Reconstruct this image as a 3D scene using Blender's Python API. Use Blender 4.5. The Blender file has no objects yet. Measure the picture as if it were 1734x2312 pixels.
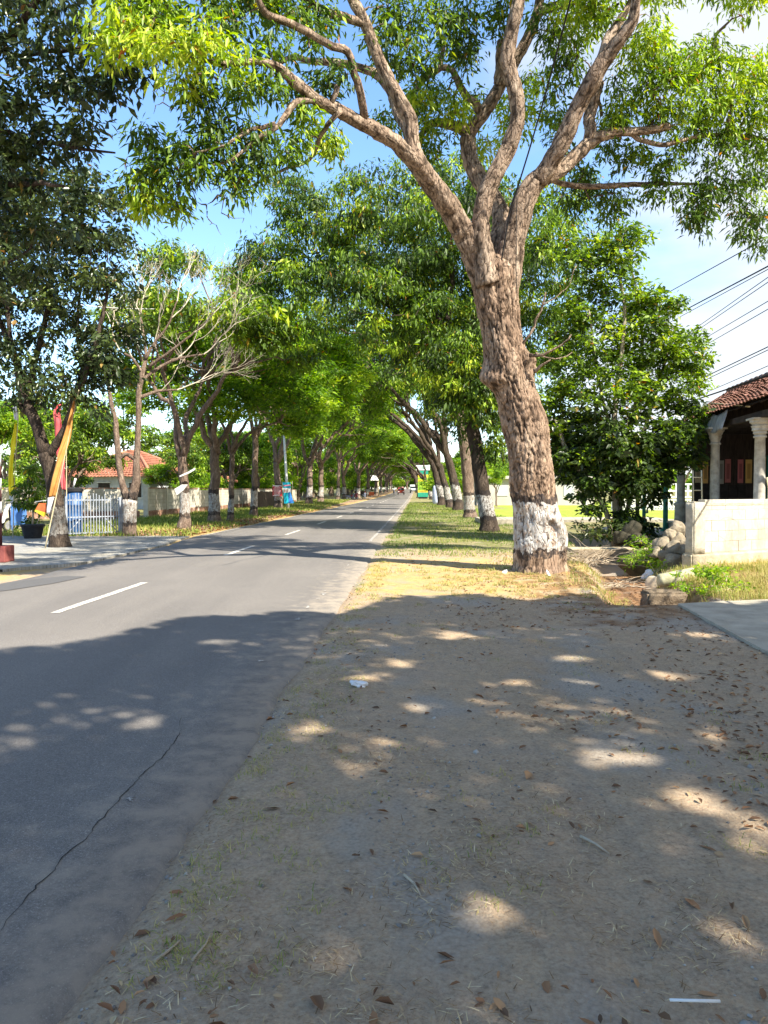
import bpy, bmesh, math, random
import numpy as np
from mathutils import Vector, noise as mnoise
R = math.radians
C = bpy.context.scene.collection
random.seed(7)

# ------------------------------------------------------------------ camera
FPX, CX, CY, HOR, EYE = 1700.0, 867.0, 1156.0, 1108.0, 1.5
PITCH = math.atan((CY - HOR) / FPX)
cam_d = bpy.data.cameras.new("camera")
cam = bpy.data.objects.new("camera", cam_d); C.objects.link(cam)
cam.location = (0, 0, EYE); cam.rotation_euler = (R(90) - PITCH, 0, 0)
cam_d.sensor_fit = 'VERTICAL'; cam_d.sensor_height = 24.0
cam_d.lens = 24.0 * FPX / 2312.0
cam_d.clip_start = 0.05; cam_d.clip_end = 6000
bpy.context.scene.camera = cam

# ------------------------------------------------------------------ light
SUN_EL, SUN_AZ = R(47), R(47)          # azimuth: to the right of straight behind the camera
sv = Vector((math.sin(SUN_AZ) * math.cos(SUN_EL), -math.cos(SUN_AZ) * math.cos(SUN_EL), math.sin(SUN_EL)))
sd = bpy.data.lights.new("sun", 'SUN'); sd.energy = 5.0; sd.angle = R(0.53); sd.color = (1.0, 0.93, 0.80)
so = bpy.data.objects.new("sun", sd); C.objects.link(so)
so.rotation_euler = sv.to_track_quat('Z', 'Y').to_euler()
W = bpy.data.worlds.new("World"); bpy.context.scene.world = W; W.use_nodes = True
wn, wl = W.node_tree.nodes, W.node_tree.links
wn.clear()
wo = wn.new('ShaderNodeOutputWorld'); wb = wn.new('ShaderNodeBackground'); wb.inputs['Strength'].default_value = 0.132
sky = wn.new('ShaderNodeTexSky'); sky.sky_type = 'NISHITA'; sky.sun_disc = False
sky.sun_elevation = SUN_EL; sky.sun_rotation = math.atan2(sv.x, sv.y)
sky.air_density = 1.0; sky.dust_density = 0.6; sky.ozone_density = 2.0
tc = wn.new('ShaderNodeTexCoord'); sep = wn.new('ShaderNodeSeparateXYZ')
wl.new(tc.outputs['Generated'], sep.inputs[0])
mp = wn.new('ShaderNodeMapping'); mp.inputs['Scale'].default_value = (1.6, 1.6, 4.2); mp.inputs['Rotation'].default_value = (0, 0.35, 0)
wl.new(tc.outputs['Generated'], mp.inputs[0])
nz = wn.new('ShaderNodeTexNoise'); nz.inputs['Scale'].default_value = 1.5; nz.inputs['Detail'].default_value = 7; nz.inputs['Roughness'].default_value = 0.52
wl.new(mp.outputs[0], nz.inputs['Vector'])
mx = wn.new('ShaderNodeMapRange'); mx.interpolation_type = 'SMOOTHSTEP'      # more cloud to the right
mx.inputs['From Min'].default_value = -0.05; mx.inputs['From Max'].default_value = 0.42
mx.inputs['To Min'].default_value = -0.30; mx.inputs['To Max'].default_value = 0.25
wl.new(sep.outputs['X'], mx.inputs['Value'])
ad = wn.new('ShaderNodeMath'); ad.operation = 'ADD'
wl.new(nz.outputs['Fac'], ad.inputs[0]); wl.new(mx.outputs[0], ad.inputs[1])
cr = wn.new('ShaderNodeMapRange'); cr.interpolation_type = 'SMOOTHSTEP'
cr.inputs['From Min'].default_value = 0.44; cr.inputs['From Max'].default_value = 0.70; cr.inputs['To Max'].default_value = 0.86
wl.new(ad.outputs[0], cr.inputs['Value'])
mixc = wn.new('ShaderNodeMix'); mixc.data_type = 'RGBA'
mixc.inputs[7].default_value = (3.0, 3.05, 3.15, 1)
wl.new(cr.outputs[0], mixc.inputs[0]); hsv = wn.new('ShaderNodeHueSaturation'); hsv.inputs['Saturation'].default_value = 1.12; hsv.inputs['Value'].default_value = 1.08
wl.new(sky.outputs[0], hsv.inputs['Color']); wl.new(hsv.outputs[0], mixc.inputs[6])
wl.new(mixc.outputs[2], wb.inputs['Color']); wl.new(wb.outputs[0], wo.inputs[0])
vs = bpy.context.scene.view_settings
vs.view_transform = 'Standard'; vs.look = 'None'; vs.gamma = 1; vs.use_curve_mapping = False
vs.exposure = 1.42
cy = bpy.context.scene.cycles
cy.max_bounces = 8; cy.diffuse_bounces = 4; cy.transmission_bounces = 6; cy.transparent_max_bounces = 8

# ------------------------------------------------------------------ placing helpers
def P(x, y, Z):
    """the point at distance Z along the view axis that the photograph shows at full-size pixel (x, y)"""
    u, v = (x - CX) / FPX, (CY - y) / FPX
    d = (u, math.cos(PITCH) + v * math.sin(PITCH), -math.sin(PITCH) + v * math.cos(PITCH))
    t = Z / d[1]
    return np.array((d[0] * t, Z, EYE + d[2] * t))
def G(x, y, z=0.0):
    """the point on the ground (height z) seen at pixel (x, y)"""
    Z = (EYE - z) * FPX / (y - HOR)
    p = P(x, y, Z); p[2] = z
    return p
def rise(z):
    z = np.asarray(z, float)
    q = np.clip(z - 60, 0, 260)
    return 3.25e-5 * q ** 2
def xc(z): return -4.36 + 0.043 * np.asarray(z, float)
def rng_(s): return np.random.default_rng(s)
def norm(v): return v / np.maximum(np.linalg.norm(v, axis=-1, keepdims=True), 1e-9)

# ------------------------------------------------------------------ mesh helpers
class MB:
    def __init__(s): s.v = []; s.f = []; s.m = []; s.n = 0; s.a = []; s.sm = []
    def add(s, verts, faces, mat=0, tint=0.5, smooth=False):
        verts = np.asarray(verts, float).reshape(-1, 3)
        s.v.append(verts)
        t = np.asarray(tint, float)
        s.a.append(np.full(len(verts), float(t)) if t.ndim == 0 else t)
        faces = faces if isinstance(faces, list) else [faces]
        for f in faces:
            f = np.asarray(f, int)
            if f.size == 0: continue
            s.f.append(f + s.n); s.m.append(np.full(len(f), mat)); s.sm.append(np.full(len(f), smooth))
        s.n += len(verts)
        return s
    def box(s, c, d, mat=0, rz=0.0, tilt=None, tint=0.5, bev=0.0):
        hx, hy, hz = d[0] / 2, d[1] / 2, d[2] / 2
        v = np.array([(a, b, e) for e in (-hz, hz) for a, b in ((-hx, -hy), (hx, -hy), (hx, hy), (-hx, hy))])
        f = [(3, 2, 1, 0), (4, 5, 6, 7), (0, 1, 5, 4), (1, 2, 6, 5), (2, 3, 7, 6), (3, 0, 4, 7)]
        if tilt is not None:      # 3x3
            v = v @ np.asarray(tilt).T
        if rz:
            c_, s_ = math.cos(rz), math.sin(rz)
            v = np.stack([v[:, 0] * c_ - v[:, 1] * s_, v[:, 0] * s_ + v[:, 1] * c_, v[:, 2]], 1)
        return s.add(v + np.asarray(c, float), np.array(f), mat, tint)
    def tube(s, pts, rad, sides=8, mat=0, tint=0.5, cap=True, smooth=True):
        pts = np.asarray(pts, float); rad = np.broadcast_to(np.asarray(rad, float), (len(pts),))
        n = len(pts)
        t = norm(np.gradient(pts, axis=0))
        ref = np.array((0, 0, 1.0)) if abs(t[0, 2]) < 0.9 else np.array((1.0, 0, 0))
        u = np.zeros((n, 3)); w0 = norm(np.cross(t[0], ref)); u[0] = w0
        for i in range(1, n):
            w0 = w0 - t[i] * np.dot(w0, t[i]); w0 = w0 / max(np.linalg.norm(w0), 1e-9); u[i] = w0
        w = np.cross(t, u)
        a = np.linspace(0, 2 * math.pi, sides, endpoint=False)
        v = pts[:, None] + rad[:, None, None] * (u[:, None] * np.cos(a)[None, :, None] + w[:, None] * np.sin(a)[None, :, None])
        i = np.arange(n - 1)[:, None] * sides; j = np.arange(sides)[None]; k = (j + 1) % sides
        q = np.stack([i + j, i + k, i + sides + k, i + sides + j], -1).reshape(-1, 4)
        tt = tint if np.ndim(tint) == 0 else np.repeat(np.asarray(tint), sides)
        s.add(v.reshape(-1, 3), q, mat, tt, smooth)
        if cap:
            b = s.n - n * sides
            s.f.append(np.array([list(range(b, b + sides))[::-1]])); s.m.append(np.array([mat])); s.sm.append(np.array([False]))
            e = b + (n - 1) * sides
            s.f.append(np.array([list(range(e, e + sides))])); s.m.append(np.array([mat])); s.sm.append(np.array([False]))
        return s
    def lathe(s, prof, c, sides=24, mat=0, smooth=True):
        prof = np.asarray(prof, float); c = np.asarray(c, float)
        return s.tube(np.stack([np.full(len(prof), c[0]), np.full(len(prof), c[1]), c[2] + prof[:, 1]], 1) if False else _zline(prof, c), prof[:, 0], sides, mat, smooth=smooth)
    def build(s, name, mats, parent=None, origin=None):
        me = bpy.data.meshes.new(name)
        v = np.concatenate(s.v) if s.v else np.zeros((0, 3))
        if origin is not None: v = v - np.asarray(origin, float)
        tot = np.concatenate([np.full(len(f), f.shape[1]) for f in s.f])
        loops = np.concatenate([f.reshape(-1) for f in s.f])
        st = np.concatenate([[0], np.cumsum(tot)[:-1]])
        me.vertices.add(len(v)); me.vertices.foreach_set('co', v.astype(np.float32).ravel())
        me.loops.add(len(loops)); me.loops.foreach_set('vertex_index', loops.astype(np.int32))
        me.polygons.add(len(tot)); me.polygons.foreach_set('loop_start', st.astype(np.int32))
        me.polygons.foreach_set('material_index', np.concatenate(s.m).astype(np.int32))
        me.polygons.foreach_set('use_smooth', np.concatenate(s.sm).astype(bool))
        at = me.attributes.new('tint', 'FLOAT', 'POINT'); at.data.foreach_set('value', np.concatenate(s.a).astype(np.float32))
        for m in (mats if isinstance(mats, (list, tuple)) else [mats]): me.materials.append(m)
        me.update(calc_edges=True)
        o = bpy.data.objects.new(name, me); C.objects.link(o)
        if parent: o.parent = parent
        elif origin is not None: o.location = origin
        return o
def _zline(prof, c):
    p = np.zeros((len(prof), 3)); p[:, 0] = c[0]; p[:, 1] = c[1]; p[:, 2] = c[2] + prof[:, 1]
    for i in range(1, len(p)):
        if p[i, 2] <= p[i - 1, 2]: p[i, 2] = p[i - 1, 2] + 1e-4
    return p
def tag(o, label=None, cat=None, group=None, kind=None):
    if label: o['label'] = label
    if cat: o['category'] = cat
    if group: o['group'] = group
    if kind: o['kind'] = kind
    return o
def empty(name, loc=(0, 0, 0), rz=0.0):
    o = bpy.data.objects.new(name, None); C.objects.link(o); o.location = loc; o.rotation_euler = (0, 0, rz); o.empty_display_size = 0.2
    return o
def bevel(o, w=0.01, seg=2):
    m = o.modifiers.new('bevel', 'BEVEL'); m.width = w; m.segments = seg; m.limit_method = 'ANGLE'; return o
def copy_tree(o, loc, rz=0.0, sc=(1, 1, 1)):
    c = o.copy(); C.objects.link(c); c.location = loc; c.rotation_euler = (0, 0, rz); c.scale = sc
    for ch in [x for x in o.children]:
        d = ch.copy(); C.objects.link(d); d.parent = c
    return c

# ------------------------------------------------------------------ material helpers
def mat(name, col=(0.5, 0.5, 0.5), rough=0.8, metal=0.0, spec=0.3):
    m = bpy.data.materials.new(name); m.use_nodes = True
    b = m.node_tree.nodes['Principled BSDF']
    b.inputs['Base Color'].default_value = (*col, 1); b.inputs['Roughness'].default_value = rough
    b.inputs['Metallic'].default_value = metal; b.inputs['Specular IOR Level'].default_value = spec
    return m
class NT:
    def __init__(s, m): s.m = m; s.t = m.node_tree; s.b = s.t.nodes['Principled BSDF']; s.o = s.t.nodes['Material Output']
    def n(s, typ, **kw):
        x = s.t.nodes.new('ShaderNode' + typ)
        for k, v in kw.items():
            if hasattr(x, k) and k not in ('Scale',): setattr(x, k, v)
        return x
    def l(s, a, b): s.t.links.new(a, b)
    def obj(s, scale=(1, 1, 1)):
        c = s.n('TexCoord'); m = s.n('Mapping'); m.inputs['Scale'].default_value = scale
        s.l(c.outputs['Object'], m.inputs[0]); return m.outputs[0]
    def noise(s, vec, scale, detail=5, rough=0.55):
        x = s.n('TexNoise'); x.inputs['Scale'].default_value = scale; x.inputs['Detail'].default_value = detail; x.inputs['Roughness'].default_value = rough
        s.l(vec, x.inputs['Vector']); return x.outputs['Fac']
    def vor(s, vec, scale, feature='F1'):
        x = s.n('TexVoronoi'); x.feature = feature; x.inputs['Scale'].default_value = scale
        s.l(vec, x.inputs['Vector']); return x.outputs['Distance']
    def ramp(s, fac, stops):
        r = s.n('ValToRGB'); e = r.color_ramp.elements
        while len(e) < len(stops): e.new(0.5)
        for k, (p, c) in enumerate(stops):
            e[k].position = p; e[k].color = (*c, 1) if len(c) == 3 else c
        s.l(fac, r.inputs[0]); return r.outputs[0]
    def rng(s, v, a, b, c=0.0, d=1.0, smooth=True):
        x = s.n('MapRange')
        if smooth: x.interpolation_type = 'SMOOTHSTEP'
        for k, q in zip(('From Min', 'From Max', 'To Min', 'To Max'), (a, b, c, d)): x.inputs[k].default_value = q
        s.l(v, x.inputs['Value']); return x.outputs[0]
    def math(s, op, a, b=None):
        x = s.n('Math'); x.operation = op
        for k, q in enumerate((a, b)):
            if q is None: continue
            if isinstance(q, (int, float)): x.inputs[k].default_value = q
            else: s.l(q, x.inputs[k])
        return x.outputs[0]
    def mix(s, fac, a, b, blend='MIX'):
        x = s.n('Mix'); x.data_type = 'RGBA'; x.blend_type = blend
        for k, q in ((0, fac), (6, a), (7, b)):
            if isinstance(q, (int, float)): x.inputs[k].default_value = q
            elif isinstance(q, tuple): x.inputs[k].default_value = (*q, 1)
            else: s.l(q, x.inputs[k])
        return x.outputs[2]
    def attr(s, name='tint'):
        x = s.n('Attribute'); x.attribute_name = name; return x.outputs['Fac']
    def col(s, c): s.l(c, s.b.inputs['Base Color']); return s
    def bump(s, h, strength=0.5, dist=0.02):
        b = s.n('Bump'); b.inputs['Strength'].default_value = strength; b.inputs['Distance'].default_value = dist
        s.l(h, b.inputs['Height']); s.l(b.outputs[0], s.b.inputs['Normal']); return s

def leaf_mat(name, stops, trans=0.35, rough=0.5):
    m = mat(name, rough=rough, spec=0.35); t = NT(m)
    c = t.ramp(t.attr(), stops); t.col(c)
    tr = t.n('BsdfTranslucent'); hs = t.n('HueSaturation'); hs.inputs['Value'].default_value = 1.35; hs.inputs['Saturation'].default_value = 1.1
    t.l(c, hs.inputs['Color']); t.l(hs.outputs[0], tr.inputs[0])
    mx = t.n('MixShader'); mx.inputs[0].default_value = trans
    t.l(t.b.outputs[0], mx.inputs[1]); t.l(tr.outputs[0], mx.inputs[2]); t.l(mx.outputs[0], t.o.inputs[0])
    return m
def bark_mat(name, c0, c1, c2, band=None, scale=1.0, crack=False, dull=False):
    """band = (ground, dark top, white top, upper dark top): painted rings on the lower trunk"""
    m = mat(name, rough=0.9, spec=0.12); t = NT(m)
    v = t.obj((1, 1, 0.28)); n1 = t.noise(v, 9 * scale, 6, 0.62); n2 = t.noise(t.obj((1, 1, 0.6)), 2.0 * scale, 3)
    dn_ = t.n('TexNoise'); dn_.inputs['Scale'].default_value = 5 * scale; dn_.inputs['Detail'].default_value = 4; t.l(t.obj((1, 1, 0.4)), dn_.inputs['Vector'])
    vm_ = t.n('VectorMath'); vm_.operation = 'MULTIPLY_ADD'; vm_.inputs[1].default_value = (0.22 / scale, 0.22 / scale, 0.22 / scale); t.l(dn_.outputs['Color'], vm_.inputs[0]); t.l(t.obj((1, 1, 0.36)), vm_.inputs[2])
    vo = t.vor(vm_.outputs[0], 17 * scale, 'DISTANCE_TO_EDGE')
    plate = t.rng(t.math('ADD', vo, t.rng(n1, 0.3, 0.7, -0.05, 0.07, False)), 0.0, 0.15)
    plate2 = t.rng(t.noise(t.obj((1, 1, 0.22)), 26 * scale, 5, 0.7), 0.36, 0.60)
    c = t.ramp(n1, [(0.28, c0), (0.5, c1), (0.72, c2)])
    c = t.mix(t.rng(n2, 0.35, 0.65, 0.0, 0.35), c, c0)
    if crack:
        k = t.rng(t.attr('tint'), 0.12, 0.75, 0.85, 0.0)
        c = t.mix(t.rng(plate, 0, 1, 0.45, 0.0), c, tuple(x * 0.45 for x in c0)); c = t.mix(k, c, tuple(x * 0.20 for x in c0))
    else:
        c = t.mix(t.rng(plate, 0, 1, 0.35, 0.0), c, tuple(x * 0.4 for x in c0)); c = t.mix(t.rng(plate2, 0, 1, 0.5, 0.0), c, tuple(x * 0.6 for x in c0))
    if band:
        g, d, w, u = band
        tcn = t.n('TexCoord'); sp = t.n('SeparateXYZ'); t.l(tcn.outputs['Object'], sp.inputs[0])
        z = t.math('ADD', sp.outputs['Z'], t.rng(t.noise(t.obj((1, 1, 1)), 5, 5), 0.2, 0.8, -0.12, 0.12, False))
        oi = t.n('ObjectInfo'); z = t.math('ADD', z, t.rng(oi.outputs['Random'], 0, 1, -0.16, 0.12, False)) if not crack else z
        def above(a): return t.rng(z, a - 0.012, a + 0.012)
        chip = t.math('MULTIPLY', t.rng(t.noise(t.obj((1, 1, 0.5)), 15, 6, 0.7), 0.40, 0.53, 0.0, 1.0), t.rng(t.attr('tint'), 0.05, 0.4, 0.25, 1.0) if crack else t.rng(plate2, 0.0, 0.5, 0.35, 1.0))
        wv = t.noise(t.obj(), 6, 4)
        white = t.ramp(wv, [(0.3, (0.30, 0.275, 0.25)), (0.5, (0.47, 0.45, 0.42)), (0.7, (0.62, 0.60, 0.56))])
        if dull: white = (0.24, 0.225, 0.205)
        dark = (0.045, 0.038, 0.036)
        m1 = t.math('MULTIPLY', above(g), t.math('SUBTRACT', 1.0, above(d)))
        m2 = t.math('MULTIPLY', above(d), t.math('SUBTRACT', 1.0, above(w)))
        m3 = t.math('MULTIPLY', above(w), t.math('SUBTRACT', 1.0, above(u)))
        c = t.mix(t.math('MULTIPLY', m1, t.rng(chip, 0, 1, 0.25, 0.95)), c, dark)
        c = t.mix(t.math('MULTIPLY', m2, t.rng(chip, 0, 1, 0.12, 0.97)), c, white)
        c = t.mix(t.math('MULTIPLY', m3, t.rng(chip, 0, 1, 0.5, 0.95)), c, dark)
    t.col(c)
    h = t.math('ADD', t.math('MULTIPLY', plate, 0.45), t.math('ADD', n1, t.math('MULTIPLY', plate2, 0.35)))
    t.bump(h, 0.9, 0.035)
    return m

# ------------------------------------------------------------------ tree helpers
def smooth_line(pts, rad, step=0.25):
    pts = np.asarray(pts, float); rad = np.asarray(rad, float)
    if len(pts) < 3:
        n = max(2, int(np.linalg.norm(pts[-1] - pts[0]) / step) + 1); s = np.linspace(0, 1, n)
        return pts[0] + (pts[-1] - pts[0]) * s[:, None], rad[0] + (rad[-1] - rad[0]) * s
    q = np.vstack([2 * pts[0] - pts[1], pts, 2 * pts[-1] - pts[-2]])
    op, orr = [], []
    for i in range(1, len(q) - 2):
        p0, p1, p2, p3 = q[i - 1:i + 3]
        n = max(1, int(np.linalg.norm(p2 - p1) / step))
        for k in range(n):
            t = k / n
            op.append(0.5 * (2 * p1 + (p2 - p0) * t + (2 * p0 - 5 * p1 + 4 * p2 - p3) * t * t + (3 * p1 - p0 - 3 * p2 + p3) * t ** 3))
            orr.append(rad[i - 1] + (rad[i] - rad[i - 1]) * t)
    op.append(pts[-1]); orr.append(rad[-1])
    return np.array(op), np.array(orr)

def wiggle(pts, amp, seed):
    r = rng_(seed); n = len(pts)
    if n < 4: return pts
    k = np.cumsum(r.normal(0, 1, (n, 3)), 0); k -= np.linspace(0, 1, n)[:, None] * k[-1]
    return pts + k * amp / math.sqrt(n)

def tube_rough(mb, pts, rad, sides, seed, amt=0.07, matid=0):
    """a limb whose section is not a circle"""
    b = mb.n; mb.tube(pts, rad, sides, matid)
    v = mb.v[-1] if not False else None
    n = len(pts)
    v = mb.v[-1].reshape(n, sides, 3)
    off = np.array([[mnoise.noise(Vector((*(p * 2.3 + seed),))) for p in ring] for ring in v])
    mb.v[-1] = (np.asarray(pts)[:, None] + (v - np.asarray(pts)[:, None]) * (1 + amt * 2 * off[..., None])).reshape(-1, 3)

def twigs(limb_pts, centers, seed, mb, base_r=0.010, grow=0.006, sides=4, up=0.25, wig=0.12, rmax=0.09):
    """joins every leaf cluster to the nearest wood, building up branching twigs; radius follows what a twig carries"""
    r = rng_(seed)
    pool = [np.asarray(limb_pts, float)]; own = [np.full(len(limb_pts), -1)]
    P_ = np.concatenate(pool); O_ = np.concatenate(own)
    d0 = np.array([np.min(np.sum((P_ - c) ** 2, 1)) for c in centers])
    order = np.argsort(d0)
    segs = []; par = []; wig0 = wig
    for ci in order:
        c = centers[ci]
        dv = P_ - c
        cost = np.sum(dv * dv, 1) + np.where(dv[:, 2] > 0, 0.6 * dv[:, 2] ** 2, 0)
        k = int(np.argmin(cost)); a = P_[k]
        L = np.linalg.norm(c - a)
        n = int(np.clip(L / 0.22, 3, 12)); t = np.linspace(0, 1, n)[:, None]
        p = a + (c - a) * t + np.array((0, 0, 1)) * (np.sin(t * math.pi) * up * L * 0.3)
        p = wiggle(p, wig * L, int(r.integers(1e9)))
        segs.append(p); par.append(O_[k])
        P_ = np.concatenate([P_, p[1:]]); O_ = np.concatenate([O_, np.full(n - 1, len(segs) - 1)])
    cnt = np.ones(len(segs))
    for i in range(len(segs) - 1, -1, -1):
        if par[i] >= 0: cnt[par[i]] += cnt[i]
    for p, k in zip(segs, cnt):
        r0 = min(base_r + grow * math.sqrt(k) * 1.3, rmax); 
        mb.tube(p, np.linspace(r0, base_r * 0.55, len(p)), sides if r0 < 0.05 else sides + 2, cap=False)

def leaves(centers, radii, per, L, Wd, seed, tint, droop=0.5, spread=1.0, tv=0.13, flat=0.7, mb=None, matid=0, keep=None):
    r = rng_(seed); N = len(centers); n = N * per
    idx = np.repeat(np.arange(N), per)
    rad = np.repeat(np.broadcast_to(np.asarray(radii, float), (N,)), per)
    g = r.normal(0, 1, (n, 3)) * np.array((1, 1, flat)) * 0.55 * spread
    base = centers[idx] + g * rad[:, None]
    az = np.arctan2(g[:, 1], g[:, 0]) + r.normal(0, 0.9, n)
    el = -droop + r.normal(0, 0.45, n)
    d = np.stack([np.cos(az) * np.cos(el), np.sin(az) * np.cos(el), np.sin(el)], 1)
    side = norm(np.cross(d, np.array((0, 0, 1.0)) + 1e-4)); nn = np.cross(side, d)
    roll = r.normal(0, 0.7, n)
    s2 = side * np.cos(roll)[:, None] + nn * np.sin(roll)[:, None]; n2 = np.cross(s2, d)
    ls_ = np.clip(r.lognormal(-0.08, 0.30, n), .4, 1.7); ln = (L * ls_)[:, None]; w = (Wd * ls_ * r.uniform(0.75, 1.25, n))[:, None]
    mid = base + d * ln * 0.42
    v = np.stack([base, mid + s2 * w / 2 + n2 * w * 0.18, base + d * ln - n2 * ln * 0.08, mid - s2 * w / 2 + n2 * w * 0.18], 1).reshape(-1, 3)
    i = np.arange(n)[:, None] * 4
    f = np.concatenate([i + np.array([[0, 1, 2]]), i + np.array([[0, 2, 3]])])
    tt = np.clip(np.repeat(np.broadcast_to(tint, (N,)), per) + r.normal(0, tv, n), 0, 1)
    odd = r.random(n) < 0.012
    tt = np.where(odd, r.uniform(0.92, 1.0, n), np.minimum(tt, 0.9))
    mb = mb or MB()
    if keep is not None:
        kp = keep(base + d * ln * .5); f = np.concatenate([(i + np.array([[0, 1, 2]]))[kp], (i + np.array([[0, 2, 3]]))[kp]])
    mb.add(v, f, matid, np.repeat(tt, 4), True)
    return mb
def blob_centers(blobs, dens, seed, shell=0.45, squash=0.85):
    """cluster centres spread through a union of balls (x, y, z, r): dens per square metre of ball surface"""
    r = rng_(seed); out = []
    for b in blobs:
        x, y, z, q = b[:4]
        n = max(3, int(dens * q * q * 4))
        d = norm(r.normal(0, 1, (n, 3))); rr = q * (shell + (1 - shell) * r.random(n) ** 0.6)
        out.append(np.array((x, y, z)) + d * rr[:, None] * np.array((1, 1, squash)))
    return np.concatenate(out)

# ================================================================== SETTING: ground, road, paving
def ditch_x(z): return 3.75 + 0.22 * (z - 10.3)
def vnoise(x, z, sc, seed=0.0):
    out = np.empty(x.shape)
    xf, zf, of = x.ravel(), z.ravel(), out.ravel()
    for k in range(xf.size): of[k] = mnoise.noise(Vector((xf[k] * sc + seed, zf[k] * sc - seed, seed)))
    return of.reshape(x.shape)
def sstep(a, b, x): 
    t = np.clip((x - a) / (b - a), 0, 1); return t * t * (3 - 2 * t)
def ground_h(x, z, fine=True):
    x = np.asarray(x, float); z = np.asarray(z, float)
    h = rise(z)
    rel = x - xc(z)
    h = h - 0.05 * sstep(3.5, 3.2, rel) * sstep(-3.6, -3.3, rel) * ((z > -40) & (z < 620))
    dx = np.abs(x - ditch_x(z))                       # the ditch beside the verge
    dm = sstep(0.85, 0.40, dx) * sstep(9.7, 10.4, z) * sstep(24, 22, z)
    h = h - (0.30 + 0.35 * sstep(15.6, 17.0, z)) * dm
    h = h + 0.10 * sstep(5.6, 6.4, x) * sstep(10.3, 11.2, z) * sstep(60, 40, z)     # higher plot behind the ditch
    return h
xs = np.unique(np.round(np.concatenate([np.array([-1800, -900, -400, -200, -120, -80, -60]), np.arange(-50, -6, 1.0), np.arange(-6, -1.4, 0.25), np.arange(-1.4, 6.8, 0.06), np.arange(6.8, 14, 0.4), np.arange(14, 50, 2.0), np.array([60, 80, 120, 200, 400, 900, 1800])]), 3))
zs = np.unique(np.round(np.concatenate([np.array([-200, -100, -50, -30]), np.arange(-20, 1, 2.0), np.arange(1.0, 12, 0.06), np.arange(12, 20, 0.1), np.arange(20, 60, 0.8), np.arange(60, 340, 6.0), np.array([360, 420, 500, 650, 900, 1500, 3000])]), 3))
GX, GZ = np.meshgrid(xs, zs)
GH = ground_h(GX, GZ)
near = (GX > -1.6) & (GX < 7) & (GZ > 0.9) & (GZ < 22)
nn_ = np.zeros_like(GX)
xq, zq = GX[near], GZ[near]
nn_[near] = 0.022 * vnoise(xq, zq, 0.9, 3.1) + 0.010 * vnoise(xq, zq, 3.3, 7.7) + 0.005 * vnoise(xq, zq, 9.0, 1.3)
# faint wheel ruts running along the verge
rut = 0.012 * np.exp(-((GX - (1.0 + 0.16 * (GZ - 3.5))) / 0.16) ** 2) + 0.010 * np.exp(-((GX - (2.3 + 0.10 * (GZ - 4))) / 0.16) ** 2)
nn_ -= np.where((GZ > 1.5) & (GZ < 9), rut, 0)
edge = sstep(3.30, 3.8, GX - xc(GZ))
GH = GH + nn_ * edge + 0.015 * edge * near
nz_, nx_ = GX.shape
mb = MB()
gi = np.arange(nz_ * nx_).reshape(nz_, nx_)
gq = np.stack([gi[:-1, :-1], gi[:-1, 1:], gi[1:, 1:], gi[1:, :-1]], -1).reshape(-1, 4)
mb.add(np.stack([GX, GZ, GH], -1), gq, 0, 0.5, True)

m_ground = mat('earth', rough=0.95, spec=0.08); t = NT(m_ground)
pos = t.obj()
g1, g2, g3 = t.noise(pos, 1.3, 6, 0.6), t.noise(pos, 9.0, 6, 0.65), t.noise(pos, 55.0, 4, 0.7)
dirt = t.ramp(g1, [(0.30, (0.37, 0.26, 0.165)), (0.50, (0.45, 0.318, 0.198)), (0.70, (0.38, 0.285, 0.205))])
dirt = t.mix(t.rng(g2, 0.38, 0.62, 0.0, 0.45), dirt, (0.25, 0.20, 0.148))
g4 = t.noise(pos, 26.0, 5, 0.7); g5 = t.noise(pos, 80.0, 4, 0.75); dirt = t.mix(t.rng(g5, 0.48, 0.64, 0.0, 0.5), dirt, (0.19, 0.145, 0.10)); dirt = t.mix(t.rng(g5, 0.32, 0.42, 0.4, 0.0), dirt, (0.54, 0.45, 0.33)); ms_ = t.n('Mapping'); ms_.inputs['Rotation'].default_value = (0, 0, .17); ms_.inputs['Scale'].default_value = (7, .35, 1); t.l(t.n('TexCoord').outputs['Object'], ms_.inputs[0]); dirt = t.mix(t.rng(t.noise(ms_.outputs[0], 1.0, 4, .6), .50, .68, 0, .45), dirt, (.25, .20, .15)); dirt = t.mix(t.rng(g4, 0.50, 0.66, 0.0, 0.6), dirt, (0.20, 0.155, 0.11)); dirt = t.mix(t.rng(t.noise(pos, 3.6, 6, 0.7), 0.52, 0.68, 0.0, 0.55), dirt, (0.30, 0.205, 0.135))
dirt = t.mix(t.rng(g3, 0.40, 0.66, 0.0, 0.5), dirt, (0.50, 0.405, 0.285))
grav = t.ramp(t.vor(pos, 60), [(0.0, (0.40, 0.365, 0.31)), (0.5, (0.33, 0.295, 0.245)), (1.0, (0.20, 0.175, 0.15))])
dirt = t.mix(t.rng(t.noise(t.obj((0.8, 0.5, 1)), 1.1, 4), 0.50, 0.62, 0.0, 0.75), dirt, grav)
straw = t.ramp(g2, [(0.3, (0.36, 0.235, 0.085)), (0.7, (0.54, 0.385, 0.15))])
grass = t.ramp(g2, [(0.3, (0.085, 0.105, 0.03)), (0.55, (0.17, 0.175, 0.055)), (0.75, (0.30, 0.25, 0.12))])
field = t.ramp(t.noise(t.obj((0.5, 1.4, 1)), 1.2, 6, 0.6), [(0.3, (0.16, 0.26, 0.03)), (0.55, (0.28, 0.33, 0.05)), (0.75, (0.42, 0.40, 0.10))])
leaf_l = t.ramp(g2, [(0.35, (0.11, 0.058, 0.03)), (0.6, (0.25, 0.135, 0.065))])
def cover(nm): return t.attr(nm)
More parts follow.
